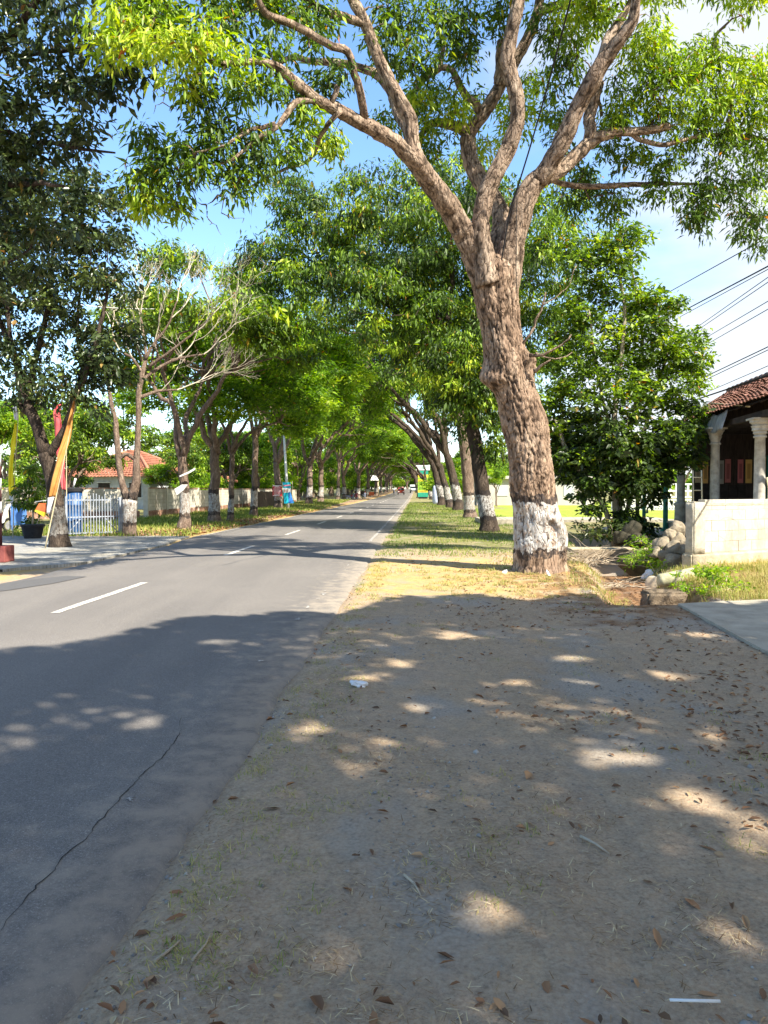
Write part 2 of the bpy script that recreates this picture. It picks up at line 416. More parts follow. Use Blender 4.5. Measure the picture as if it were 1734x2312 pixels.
wob = t.rng(t.noise(pos, 2.2, 6, 0.65), 0.25, 0.75, -0.45, 0.45, False)
def msk(nm): return t.rng(t.math('ADD', t.attr(nm), t.math('MULTIPLY', wob, 1.1)), 0.30, 0.85, 0.0, 0.9)
c = t.mix(msk('straw'), dirt, straw); c = t.mix(msk('litter'), c, leaf_l)
c = t.mix(msk('grass'), c, grass); c = t.mix(t.attr('field'), c, field)
t.col(c)
t.bump(t.math('ADD', t.math('MULTIPLY', g3, 0.7), t.math('ADD', g2, t.math('MULTIPLY', t.noise(pos, 160, 3, 0.7), 0.45))), 0.8, 0.018)
ground = tag(mb.build('ground', m_ground), kind='structure')
rel = GX - xc(GZ)
A = {}
vr = sstep(3.2, 3.6, rel)
vergeR = vr * sstep(10, 8, rel)
A['grass'] = np.maximum(vr * sstep(15.2, 20.5, GZ + 0.10 * (GX - 1)) * 0.72, sstep(-4.0, -6.0, rel) * sstep(25, 27, GZ) * 0.62)
A['grass'] = np.maximum(A['grass'], (np.abs(rel) > 12) * (GZ > 26) * 0.8)
A['grass'] = A['grass'] * (1 - sstep(1.0, 0.7, np.abs(GX - ditch_x(GZ))) * (GZ < 24))
A['straw'] = vr * sstep(9.0, 11.6, GZ) * sstep(20, 14.5, GZ) * 0.72
A['straw'] = np.maximum(A['straw'], sstep(5.2, 5.8, GX) * sstep(10.0, 10.6, GZ) * sstep(30, 20, GZ) * 0.9)
A['straw'] = np.maximum(A['straw'], sstep(-2.3, -2.5, rel) * sstep(-4.6, -3.4, rel) * (GZ > 8) * 0.8)
A['straw'] = A['straw'] * (1 - sstep(.85, .6, np.abs(GX - ditch_x(GZ))) * (GZ > 9.8) * (GZ < 24))
A['litter'] = np.maximum(sstep(-2.8, -3.6, rel) * sstep(-7, -5, rel) * (GZ > 25) * 0.62, sstep(0.7, 0.4, np.abs(GX - ditch_x(GZ))) * sstep(9.9, 10.4, GZ) * sstep(20, 17, GZ) * 0.9)
A['litter'] = np.maximum(A['litter'], sstep(1.2, 2.6, GX) * sstep(7.2, 9, GZ) * sstep(15.5, 13.5, GZ) * 0.60)
A['field'] = np.clip(sstep(8.5, 10, GX - 0.02 * GZ) * sstep(37.2, 38.5, GZ) * sstep(110, 90, GZ) + sstep(4.6, 5.6, GX - 0.043 * GZ + 1) * sstep(37.2, 38.2, GZ) * sstep(64, 58, GZ), 0, 1)
for k, v in A.items():
    at = ground.data.attributes.new(k, 'FLOAT', 'POINT'); at.data.foreach_set('value', v.astype(np.float32).ravel())

# ---- road
rz_ = np.unique(np.concatenate([np.arange(-40, 1, 2.0), np.arange(1, 26, 0.12), np.arange(26, 60, 0.6), np.arange(60, 340, 5), np.arange(340, 640, 20)]))
rr = rng_(3)
jr = np.array([0.10 * mnoise.noise(Vector((z * 0.8, 0, 0))) + 0.055 * mnoise.noise(Vector((z * 2.6, 5, 0))) + 0.03 * mnoise.noise(Vector((z * 8, 9, 0))) for z in rz_])
jl = np.array([0.16 * mnoise.noise(Vector((z * 0.5, 20, 0))) + 0.05 * mnoise.noise(Vector((z * 2.6, 25, 0))) for z in rz_])
re_ = 3.42 + jr; le_ = -2.45 - 0.5 * sstep(19, 25, rz_) + jl
cols = np.array([0, 0.012, 0.1, 0.3, 0.5, 0.7, 0.9, 0.985, 1.0])
RX = xc(rz_)[:, None] + le_[:, None] + (re_ - le_)[:, None] * cols[None]
RH = rise(rz_)[:, None] + np.array([-0.06, 0.0, 0.012, 0.022, 0.026, 0.022, 0.014, 0.006, -0.06])[None]
RZ = np.broadcast_to(rz_[:, None], RX.shape)
mb = MB(); n1, n2 = RX.shape; gi = np.arange(n1 * n2).reshape(n1, n2)
mb.add(np.stack([RX, RZ, RH], -1), np.stack([gi[:-1, :-1], gi[:-1, 1:], gi[1:, 1:], gi[1:, :-1]], -1).reshape(-1, 4), 0,
       np.broadcast_to(cols[None], RX.shape).ravel(), True)
m_road = mat('asphalt', rough=0.85, spec=0.25); t = NT(m_road)
pos = t.obj(); stretch = t.obj((1, 0.10, 1))
agg = t.noise(pos, 210, 3, 0.7); mid = t.noise(pos, 18, 5, 0.6); lng = t.noise(stretch, 2.0, 5, 0.6); big = t.noise(pos, 0.5, 4)
c = t.ramp(agg, [(0.30, (0.10, 0.091, 0.083)), (0.52, (0.185, 0.168, 0.150)), (0.72, (0.36, 0.328, 0.292))])
c = t.mix(t.rng(lng, 0.35, 0.65, 0.0, 0.35), c, (0.115, 0.106, 0.10)); c = t.mix(t.rng(big, 0.4, 0.7, 0.0, 0.35), c, (0.25, 0.225, 0.198))
mot = t.noise(pos, 75, 4, 0.75); c = t.mix(t.rng(mot, 0.42, 0.60, 0.5, 0.0), c, (0.085, 0.078, 0.072)); c = t.mix(t.rng(t.noise(pos, 110, 2, 0.7), 0.60, 0.70, 0.0, 0.55), c, (0.46, 0.43, 0.38))
trk = t.n('TexWave'); trk.wave_type = 'BANDS'; trk.bands_direction = 'X'; trk.inputs['Scale'].default_value = 0.19; trk.inputs['Distortion'].default_value = 0.4; t.l(pos, trk.inputs['Vector']); c = t.mix(t.rng(trk.outputs['Fac'], 0.4, 0.9, 0.0, 0.22), c, (0.11, 0.102, 0.096))
dust = t.math('MULTIPLY', t.rng(t.math('ADD', t.attr(), t.rng(t.noise(pos, 5, 6, .7), 0.25, 0.75, -0.13, 0.13, False)), 0.86, 1.04), 0.75)
c = t.mix(dust, c, (0.30, 0.255, 0.20))
vs_ = t.vor(pos, 30); c = t.mix(t.rng(vs_, 0.03, 0.08, 0.35, 0.0), c, (0.42, 0.40, 0.37))
t.col(c); t.bump(t.math('ADD', agg, mid), 0.35, 0.006)
tag(mb.build('road', m_road), kind='structure')
def road_z(x, z):
    u = np.clip((np.asarray(x) - xc(z) + 2.6) / 6.0, 0, 1); return rise(z) + np.interp(u, cols, RH[0] - rise(rz_[0]) if False else np.array([0.0, 0.0, 0.012, 0.022, 0.026, 0.022, 0.014, 0.006, 0.004]))

# painted centre dashes: each its own strip lying on the asphalt
m_paint = mat('road_paint', (0.72, 0.68, 0.60), 0.8); t = NT(m_paint)
ch = t.rng(t.noise(t.obj(), 45, 5, 0.7), 0.40, 0.56)
t.col(t.mix(ch, (0.22, 0.20, 0.18), t.ramp(t.noise(t.obj(), 4, 3), [(0.3, (0.62, 0.57, 0.48)), (0.7, (0.78, 0.74, 0.66))])))
def strip(mb, x0, z0, x1, z1, w, lift=0.005, n=14, jag=0.004, seed=0):
    s = np.linspace(0, 1, n); r = rng_(seed)
    x = x0 + (x1 - x0) * s; z = z0 + (z1 - z0) * s
    dx, dz = x1 - x0, z1 - z0; L = math.hypot(dx, dz); px, pz = dz / L, -dx / L
    a = w / 2 + r.normal(0, jag, n); b = w / 2 + r.normal(0, jag, n)
    le = np.stack([x - px * a, z - pz * a], 1); ri = np.stack([x + px * b, z + pz * b], 1)
    v = np.concatenate([np.c_[le, road_z(le[:, 0], le[:, 1]) + lift], np.c_[ri, road_z(ri[:, 0], ri[:, 1]) + lift]])
    i = np.arange(n - 1)
    return mb.add(v, np.stack([i, i + n, i + n + 1, i + 1], 1))
for k in range(-1, 40):
    z0 = 9.04 + 8.05 * k
    o = strip(MB(), xc(z0) , z0, xc(z0 + 3), z0 + 3, 0.115, seed=k + 5).build('centre_dash', m_paint); tag(o, kind='structure')
m_worn = mat('worn_road_paint', (0.5, 0.47, 0.42), 0.85); t = NT(m_worn)
t.col(t.mix(t.rng(t.noise(t.obj(), 25, 6, 0.75), 0.46, 0.60), (0.19, 0.175, 0.16), (0.52, 0.49, 0.44)))
mb = MB(); r = rng_(11)
for z0 in np.arange(2.3, 22, 0.42):
    if r.random() < (0.12 if z0 < 6 else 0.34):
        d = r.uniform(0.04, 0.13 if z0 < 8 else 0.3); off = 3.0 + r.normal(0, 0.02)
        strip(mb, xc(z0) + off, z0, xc(z0 + d) + off, z0 + d, r.uniform(0.02, 0.05), 0.007, 5, 0.012, int(z0 * 100))
for z0 in np.arange(22, 320, 3.0):
    strip(mb, xc(z0) + 3.0, z0, xc(z0 + 3.0) + 3.0, z0 + 3.0, 0.09, 0.007, 4, 0.012, int(z0 * 100))
    if z0 > 24: strip(mb, xc(z0) - 2.75, z0, xc(z0 + 3.0) - 2.75, z0 + 3.0, 0.09, 0.009, 4, 0.012, int(z0 * 77))
tag(mb.build('edge_line', m_worn), kind='structure')
# darker repair patch on the far lane
m_patch = mat('asphalt_patch', (0.09, 0.088, 0.09), 0.85); t = NT(m_patch)
t.col(t.ramp(t.noise(t.obj(), 190, 3, 0.7), [(0.3, (0.06, 0.058, 0.058)), (0.7, (0.135, 0.13, 0.125))])); t.bump(t.noise(t.obj(), 190, 3), 0.3, 0.005)
pp = [G(-110, 1352), G(20, 1336), G(120, 1321), G(196, 1305), G(150, 1303), G(60, 1312), G(-20, 1326), G(-120, 1342)]
mb = MB(); v = np.array([(p[0], p[1], float(road_z(p[0], p[1])) + 0.006) for p in pp]); mb.add(v, np.array([[0, 1, 6, 7], [1, 2, 5, 6], [2, 3, 4, 5]]))
tag(mb.build('repair_patch', m_patch), kind='structure')
# cracks
m_crack = mat('crack', (0.045, 0.042, 0.04), 1.0, spec=0.0)
def crack(pts, w, seed):
    mb = MB(); r = rng_(seed)
    g = np.array([G(*p)[:2] for p in pts]); q = []
    for a, b in zip(g[:-1], g[1:]):
        n = max(3, int(np.linalg.norm(b - a) / 0.03)); s = np.arange(n) / n
        q.append(a + (b - a) * s[:, None])
    q = np.concatenate(q); nj = np.cumsum(r.normal(0, 0.006, q.shape), 0); nj -= np.linspace(0, 1, len(q))[:, None] * nj[-1]; q = q + nj * 0.6 + r.normal(0, 0.003, q.shape)
    d = norm(np.gradient(q, axis=0)); pz = np.stack([d[:, 1], -d[:, 0]], 1); ww = w * (0.35 + np.abs(np.sin(np.arange(len(q)) * 0.37 + seed)) * 0.8) * np.clip(np.minimum(np.arange(len(q)), np.arange(len(q))[::-1]) / 6, 0.1, 1)
    a, b = q + pz * ww[:, None] / 2, q - pz * ww[:, None] / 2
    v = np.concatenate([np.c_[a, road_z(a[:, 0], a[:, 1]) + 0.004], np.c_[b, road_z(b[:, 0], b[:, 1]) + 0.004]])
    i = np.arange(len(q) - 1); mb.add(v, np.stack([i + 1, i + 1 + len(q), i + len(q), i], 1))
    tag(mb.build('crack', m_crack), kind='structure')
crack([(412, 1650), (402, 1672), (368, 1715), (340, 1745), (310, 1775), (285, 1800), (263, 1828), (226, 1870), (200, 1905), (173, 1933), (140, 1965), (126, 1985), (85, 2020), (52, 2064), (16, 2117), (-20, 2160)], 0.005, 2)
crack([(310, 1805), (300, 1820), (280, 1835)], 0.005, 5)
crack([(410, 1655), (404, 1640), (415, 1620)], 0.004, 6)

# ---- pavers on the far side, concrete slab drive on the near side, path into the field
m_pave = mat('pavers', rough=0.9, spec=0.15); t = NT(m_pave)
bk = t.n('TexBrick'); bk.inputs['Scale'].default_value = 4.6; bk.inputs['Mortar Size'].default_value = 0.018
bk.inputs['Color1'].default_value = (0.22, 0.22, 0.21, 1); bk.inputs['Color2'].default_value = (0.36, 0.355, 0.33, 1); bk.inputs['Mortar'].default_value = (0.10, 0.095, 0.08, 1)
t.l(t.obj(), bk.inputs['Vector'])
t.col(t.mix(t.rng(t.noise(t.obj(), 1.0, 5, 0.6), 0.42, 0.68, 0.0, 0.6), bk.outputs['Color'], (0.36, 0.31, 0.22))); t.bump(bk.outputs['Fac'], -0.3, 0.006)
mb = MB(); 
zz = np.arange(14.2, 24.9, 0.35); 
xl = np.full(len(zz), -17.0); xr = xc(zz) + np.interp(zz, rz_, le_) - 0.10 - 0.9 * sstep(15.8, 14.2, zz)
hh = np.full(len(zz), 0.012)
v = np.concatenate([np.c_[xl, zz, hh], np.c_[xr, zz, hh], np.c_[xr, zz, hh - 0.08]]); n = len(zz); i = np.arange(n - 1)
mb.add(v, [np.stack([i, i + n, i + n + 1, i + 1], 1), np.stack([i + n, i + 2 * n, i + 2 * n + 1, i + n + 1], 1)])
tag(mb.build('paving', m_pave), kind='structure')
m_conc = mat('concrete', rough=0.9, spec=0.15); t = NT(m_conc)
cn = t.noise(t.obj(), 3, 6, 0.65); cf = t.noise(t.obj(), 70, 4, 0.7)
t.col(t.mix(t.rng(cf, 0.35, 0.65, 0, 0.4), t.ramp(cn, [(0.3, (0.23, 0.20, 0.15)), (0.5, (0.37, 0.33, 0.255)), (0.7, (0.48, 0.42, 0.325))]), (0.30, 0.28, 0.25))); t.bump(t.math('ADD', cf, cn), 0.4, 0.012)
q = [G(1531, 1371), G(1760, 1500), (9.0, 4.0, 0), (14.0, 4.5, 0), (14.0, 10.9, 0), G(1734, 1361)]
mb = MB(); top = np.array([(p[0], p[1], 0.045) for p in q]); bot = top.copy(); bot[:, 2] = -0.14; n = len(q)
mb.add(np.concatenate([top, bot]), [np.array([list(range(n))]), np.array([[k, k + n, (k + 1) % n + n, (k + 1) % n] for k in range(n)])])
tag(mb.build('driveway_slab', m_conc), kind='structure')
mb = MB(); mb.box((8.7, 35.0, 0.07), (8.6, 3.4, 0.30), rz=-0.02)
tag(mb.build('path', m_conc), kind='structure')

# ================================================================== MATERIALS OF THINGS
GREEN = [(0.0, (0.022, 0.040, 0.013)), (0.30, (0.055, 0.098, 0.018)), (0.55, (0.105, 0.185, 0.020)), (0.75, (0.24, 0.37, 0.024)), (0.88, (0.41, 0.57, 0.045)), (0.95, (0.42, 0.28, 0.035)), (1.0, (0.36, 0.12, 0.025))]
DARKG = [(0.0, (0.022, 0.035, 0.015)), (0.35, (0.048, 0.072, 0.023)), (0.65, (0.105, 0.145, 0.034)), (0.88, (0.22, 0.27, 0.065)), (0.95, (0.30, 0.22, 0.06)), (1.0, (0.25, 0.12, 0.04))]
FEATH = [(0.0, (0.035, 0.070, 0.014)), (0.30, (0.075, 0.155, 0.018)), (0.6, (0.165, 0.295, 0.022)), (0.88, (0.36, 0.52, 0.035)), (0.95, (0.36, 0.30, 0.04)), (1.0, (0.33, 0.15, 0.03))]
m_leaf = leaf_mat('leaf_green', GREEN, 0.38, 0.45)
m_leafd = leaf_mat('leaf_dark', DARKG, 0.26, 0.30)
m_leaff = leaf_mat('leaf_feather', FEATH, 0.50, 0.55)
BAND = (0.34, 0.50, 1.27, 1.45)
BK = ((0.17, 0.112, 0.076), (0.36, 0.25, 0.175), (0.56, 0.43, 0.315))
BKg = ((0.14, 0.098, 0.075), (0.27, 0.195, 0.148), (0.43, 0.335, 0.26))
BKd = ((0.05, 0.038, 0.03), (0.10, 0.075, 0.058), (0.19, 0.145, 0.11))
m_bark = bark_mat('bark_painted', *BKg, band=BAND, scale=1.1)
m_barkd = bark_mat('bark_dark_painted', *BKd, band=BAND, scale=1.1)
m_bark_plain = bark_mat('bark_plain', *BKg, scale=1.0)
m_bark_pale = bark_mat('bark_pale', (0.34, 0.29, 0.21), (0.52, 0.45, 0.34), (0.66, 0.58, 0.46), scale=1.6)
m_bark_dull = bark_mat('bark_dull_ring', *BKd, band=(0.36, 0.40, 1.15, 1.2), scale=1.1, dull=True)
m_hero = bark_mat('bark_hero', *BK, band=(0.30, 0.42, 1.27, 1.43), scale=0.62, crack=True)
m_herolimb = bark_mat('bark_limb', (0.19, 0.132, 0.095), (0.37, 0.275, 0.20), (0.56, 0.45, 0.345), scale=0.8, crack=True)

# ================================================================== THE BIG TREE BESIDE THE ROAD
TZ = 13.9
BX, BY = float(P(1219, 1291, TZ)[0]), TZ
hero = empty('roadside_tree', (BX, BY, 0))
tag(hero, 'biggest tree in front, thick rugged trunk with white and black painted ring, limbs forking high', 'tree')
HO = np.array((BX, BY, 0.0))
prof = [(1291, 1160, 1284), (1273, 1167, 1277), (1240, 1163, 1281), (1211, 1161, 1282), (1170, 1158, 1268), (1128, 1156, 1257), (1075, 1151, 1251), (1024, 1145, 1245), (980, 1137, 1237), (940, 1128, 1227), (905, 1120, 1216), (878, 1112, 1208), (849, 1104, 1202), (816, 1097, 1194), (775, 1091, 1184), (733, 1087, 1175), (690, 1076, 1172), (649, 1064, 1170), (615, 1058, 1170), (598, 1068, 1163), (584, 1084, 1152)]
tp = []; tr = []
for y, a, b in prof:
    p = P((a + b) / 2, y, TZ); tp.append(p); tr.append((b - a) / 2 / FPX * TZ)
tp[0][2] = -0.12
tp, tr = smooth_line(tp, tr, 0.017)
mb = MB(); S = 128
mb.tube(tp, tr, S, smooth=True)
v = mb.v[-1].reshape(len(tp), S, 3)
ang = np.linspace(0, 2 * math.pi, S, endpoint=False)
disp = np.zeros((len(tp), S)); tint = np.ones((len(tp), S))
# find the real angle of every vertex seen from above (0 = right, -pi/2 = towards the camera)
av = np.arctan2(v[:, :, 1] - tp[:, None, 1], v[:, :, 0] - tp[:, None, 0])
for i in range(len(tp)):
    z = tp[i, 2]
    for j in range(S):
        a = av[i, j]; ca, sa = math.cos(a), math.sin(a)
        w = 0.35 * mnoise.noise(Vector((ca * 1.2, sa * 1.2, z * 1.5)))
        q = Vector((ca * 5.6 + w * 1.6, sa * 5.6 + w * 1.6, z * 2.9 + 3.0))
        n_a = 1 - abs(mnoise.noise(q)) * 2.6
        n_b = 1 - abs(mnoise.noise(Vector((ca * 12.5 + w * 2, sa * 12.5, z * 6.6 + 9.0)))) * 2.4
        n_c = mnoise.noise(Vector((ca * 24, sa * 24, z * 16)))
        cr_ = max(0.0, n_a) ** 2 * 0.6 + max(0.0, n_b) ** 2 * 0.5
        low = 0.35 + 0.65 * sstep(0.9, 1.7, z)
        disp[i, j] = (-0.050 * cr_ + 0.010 * n_c) * low + 0.058 * mnoise.noise(Vector((ca * 1.6, sa * 1.6, z * 1.5))) + 0.022 * mnoise.noise(Vector((ca * 3.1, sa * 3.1, z * 3.4))) 
        tint[i, j] = 1 - min(1.0, cr_ * 1.15)
def lump(px_, py_, ang_, size, amp):
    c_ = P(px_, py_, TZ); 
    da = np.angle(np.exp(1j * (av - ang_)))
    return amp * np.exp(-((v[:, :, 2] - c_[2]) / size) ** 2 - (da / (size / 0.42)) ** 2)
disp += lump(1095, 850, math.pi * 1.02, 0.20, 0.17) + lump(1120, 862, -2.5, 0.17, 0.12) + lump(1195, 815, -0.3, 0.13, 0.16) + lump(1205, 838, -0.15, 0.09, 0.10)
disp += lump(1050, 582, math.pi, 0.15, 0.12) + lump(1060, 560, -2.6, 0.12, 0.10) + lump(1110, 880, -2.2, 0.10, -0.06) + lump(1085, 690, -2.0, 0.25, 0.03)
# root flare, and the bare wedge with smooth wood low on the front
zz_ = v[:, :, 2]
disp += 0.10 * np.exp(-np.clip(zz_, 0, 9) / 0.22) * (0.6 + 0.5 * np.sin(av * 5 + 1.0)) 
wedge = np.exp(-(np.angle(np.exp(1j * (av + 1.25 - 0.35 * np.clip(0.98 - zz_, 0, 1)))) / (0.10 + 0.62 * np.clip(0.98 - zz_, 0, 1))) ** 6) * sstep(0.98, 0.93, zz_)
rimw = np.exp(-((zz_ - 1.02) / 0.06) ** 2) * np.exp(-(np.angle(np.exp(1j * (av + 1.25))) / 0.40) ** 2)
disp = disp * (1 - 0.8 * wedge) - 0.085 * wedge + 0.035 * rimw; tint = np.maximum(tint, wedge)
rad_dir = norm(v - tp[:, None])
v = v + rad_dir * disp[..., None]
mb.v[-1] = v.reshape(-1, 3); mb.a[-1] = tint.ravel()
mb.build('trunk', m_hero, hero, HO)

# limbs: (pixel x, pixel y, distance offset, width in pixels)
LIMBS = {
 'A': [(1098, 640, 0, 62), (1075, 575, -.15, 60), (1048, 527, -.3, 52), (1006, 456, -.7, 50), (964, 397, -1.0, 46), (926, 348, -1.3, 42)],
 'A1': [(945, 372, -1.2, 40), (900, 325, -1.5, 34), (871, 304, -1.7, 33), (795, 262, -2.2, 31), (728, 224, -2.6, 27), (669, 177, -3.0, 24), (627, 143, -3.3, 20), (584, 131, -3.5, 16), (500, 139, -3.7, 11), (425, 128, -3.9, 7)],
 'A1a': [(728, 224, -2.6, 14), (702, 219, -2.7, 17), (660, 232, -2.9, 15), (622, 283, -3.1, 13), (580, 316, -3.2, 10), (521, 359, -3.3, 7), (480, 372, -3.4, 4)],
 'A1b': [(622, 283, -3.1, 11), (563, 295, -3.3, 9), (500, 329, -3.5, 6), (440, 345, -3.6, 4)],
 'A1c': [(770, 250, -2.4, 12), (745, 270, -2.4, 11), (720, 310, -2.2, 10), (704, 350, -2.0, 8), (650, 372, -2.0, 7), (600, 398, -2.1, 6), (560, 425, -2.2, 4)],
 'A2': [(938, 365, -1.2, 40), (930, 320, -1.2, 34), (926, 270, -1.2, 33), (905, 228, -1.3, 30), (871, 165, -1.4, 29), (838, 89, -1.5, 27), (812, 34, -1.6, 25), (795, 0, -1.6, 24), (770, -80, -1.7, 20), (735, -190, -1.8, 14)],
 'A2a': [(822, 55, -1.55, 20), (795, 46, -1.6, 20), (753, 34, -1.8, 18), (711, 13, -2.0, 15), (665, -20, -2.2, 12), (600, -60, -2.4, 8)],
 'A3': [(925, 300, -1.1, 24), (901, 260, -.6, 24), (885, 215, -.3, 22), (871, 190, -.2, 22), (838, 156, -.1, 20), (770, 135, 0, 17), (702, 135, .1, 15), (656, 127, .1, 12), (610, 160, .1, 8)],
 'A4': [(822, 262, -2.1, 20), (812, 211, -2.3, 19), (795, 148, -2.5, 18), (787, 112, -2.6, 18), (736, 97, -2.8, 17), (681, 68, -3.0, 17), (639, 51, -3.2, 17), (601, 34, -3.4, 16), (584, 0, -3.5, 14), (570, -60, -3.6, 10)],
 'A5': [(748, 232, -2.5, 14), (757, 213, -2.5, 14), (762, 196, -2.5, 13)],
 'B': [(1105, 640, -.25, 60), (1092, 570, -.30, 46), (1086, 527, -.35, 40), (1091, 464, -.4, 41), (1112, 401, -.45, 41), (1150, 329, -.5, 37), (1171, 262, -.6, 33), (1167, 203, -.7, 34), (1150, 139, -.8, 36), (1158, 84, -.9, 32), (1167, 40, -1.0, 31), (1175, 0, -1.0, 28), (1180, -80, -1.1, 22), (1170, -200, -1.2, 14)],
 'C': [(1120, 640, .2, 50), (1118, 582, .35, 46), (1134, 500, .6, 44), (1120, 450, .8, 40), (1085, 405, .9, 38), (1062, 355, 1.0, 36), (1055, 312, 1.1, 33)],
 'C1': [(1055, 320, 1.1, 32), (1065, 291, 1.1, 30), (1099, 245, 1.1, 29), (1133, 181, 1.1, 28), (1165, 130, 1.1, 26), (1195, 80, 1.1, 24), (1212, 30, 1.1, 22), (1215, 0, 1.1, 22), (1225, -90, 1.1, 16)],
 'C1s': [(1128, 190, 1.0, 26), (1133, 150, .9, 27), (1133, 110, .8, 27), (1134, 94, .8, 26)],
 'C1b': [(1203, 55, 1.1, 18), (1222, 25, 1.0, 20), (1248, 15, .9, 18), (1290, 5, .8, 12), (1340, -30, .7, 8)],
 'C2': [(1052, 300, 1.1, 24), (1035, 286, 1.1, 22), (1015, 278, 1.2, 21), (981, 279, 1.3, 18), (956, 300, 1.4, 14), (950, 330, 1.5, 10), (935, 360, 1.6, 6)],
 'C3': [(1085, 262, 1.1, 18), (1078, 238, 1.0, 20), (1057, 219, 1.0, 19), (1038, 192, 1.0, 17), (1022, 160, 1.0, 15), (994, 156, 1.0, 14), (956, 181, 1.1, 13), (922, 215, 1.2, 11), (880, 240, 1.3, 6)],
 'C3b': [(996, 157, 1.0, 12), (993, 130, 1.0, 12), (999, 100, 1.0, 10), (985, 60, 1.0, 8), (960, 10, 1.0, 6)],
 'D': [(1128, 660, -.05, 76), (1142, 610, -.1, 66), (1152, 560, -.1, 60), (1166, 500, -.15, 55), (1180, 455, -.2, 53), (1205, 415, -.25, 50), (1228, 396, -.3, 46)],
 'D1': [(1215, 408, -.3, 42), (1240, 370, -.4, 42), (1270, 316, -.6, 40), (1308, 236, -.8, 38), (1338, 177, -1.0, 39), (1367, 127, -1.1, 37), (1400, 80, -1.3, 28), (1426, 42, -1.4, 24), (1435, 0, -1.5, 22), (1445, -90, -1.6, 16), (1440, -200, -1.7, 10)],
 'D1b': [(1345, 165, -1.0, 24), (1368, 95, -1.0, 24), (1395, 55, -1.0, 20), (1416, 18, -1.0, 15), (1440, -50, -1.0, 9)],
 'D2': [(1232, 402, -.25, 36), (1270, 380, -.2, 33), (1304, 346, -.1, 31), (1338, 316, 0, 29), (1380, 300, .1, 23), (1435, 295, .2, 20), (1480, 289, .3, 19), (1511, 286, .35, 17)],
 'D2a': [(1328, 322, 0, 26), (1330, 290, 0, 27), (1336, 250, .05, 26), (1345, 215, .05, 24), (1352, 188, .1, 23)],
 'D2b': [(1425, 297, .2, 10), (1439, 312, .25, 11), (1498, 325, .4, 11), (1561, 312, .6, 10), (1625, 304, .8, 9), (1690, 308, 1.0, 8), (1760, 322, 1.2, 6), (1840, 330, 1.4, 4)],
 'D3': [(1235, 405, .1, 12), (1300, 418, .5, 13), (1372, 422, .8, 13), (1435, 418, 1.0, 12), (1515, 413, 1.2, 9), (1590, 420, 1.4, 6), (1670, 440, 1.6, 4)],
 'D4': [(1350, 200, .1, 8), (1360, 235, .2, 7), (1358, 262, .2, 6)],
 'T1': [(1178, 785, -.2, 7), (1205, 745, -.3, 6), (1225, 690, -.3, 5), (1232, 660, -.3, 3)],
 'T2': [(1195, 803, -.3, 10), (1225, 798, -.5, 7), (1262, 775, -.6, 5), (1290, 755, -.7, 3)],
 'T3': [(1205, 838, -.3, 12), (1222, 828, -.4, 7), (1243, 812, -.4, 4)],
 'T4': [(1208, 800, -.4, 5), (1240, 812, -.4, 4), (1270, 808, -.4, 3), (1292, 795, -.4, 2)],
 'T5': [(1225, 690, -.3, 4), (1260, 660, -.3, 3), (1290, 640, -.3, 2), (1302, 600, -.3, 1.5)],
}
def tube_bark(mb, pts, rad, sides, seed):
    mb.tube(pts, rad, sides); n = len(pts); v = mb.v[-1].reshape(n, sides, 3); s_ = np.concatenate([[0], np.cumsum(np.linalg.norm(np.diff(pts, axis=0), axis=1))])
    a = np.linspace(0, 2 * math.pi, sides, endpoint=False); d = np.zeros((n, sides)); tt = np.ones((n, sides))
    for i in range(n):
        q = max(rad[i], .05); k1, k2 = q * 11, q * 24
        for j in range(sides):
            ca, sa = math.cos(a[j]), math.sin(a[j]); w = .4 * mnoise.noise(Vector((ca * 1.3 + seed, sa * 1.3, s_[i] * 2)))
            c1 = max(0, 1 - abs(mnoise.noise(Vector((ca * k1 + w + seed, sa * k1 + w, s_[i] * 4.0)))) * 2.8) ** 2; c2 = max(0, 1 - abs(mnoise.noise(Vector((ca * k2 + w, sa * k2 + seed, s_[i] * 9)))) * 2.6) ** 2
            lo = mnoise.noise(Vector((ca * 1.2 + seed, sa * 1.2, s_[i] * 1.7)))
            d[i, j] = q * (.16 * lo) - min(.020, q * .11) * (c1 * .7 + c2 * .5); tt[i, j] = 1 - min(1, c1 * .75 + c2 * .6)
    p = np.asarray(pts)[:, None]; mb.v[-1] = (v + norm(v - p) * d[..., None]).reshape(-1, 3); mb.a[-1] = tt.ravel()
mb = MB(); hero_wood = []
for k, L in LIMBS.items():
    pts = [P(x, y, TZ + dz) for x, y, dz, w in L]; rad = [max(w, 2.0) / 2 / FPX * (TZ + dz) for x, y, dz, w in L]
    p, r_ = smooth_line(pts, rad, 0.045 if max(rad) > .1 else .08)
    p = wiggle(p, 0.04, sum(map(ord, k)))
    big_ = max(rad) > 0.10
    tube_bark(mb, p, r_, 40 if big_ else 14, sum(map(ord, k)) * 0.13)
    if k[0] != 'T': hero_wood.append(p[(r_ < 0.13)] if (r_ < 0.13).any() else p[-3:])
hero_wood = np.concatenate(hero_wood)
mb.build('limb', m_herolimb, hero, HO)
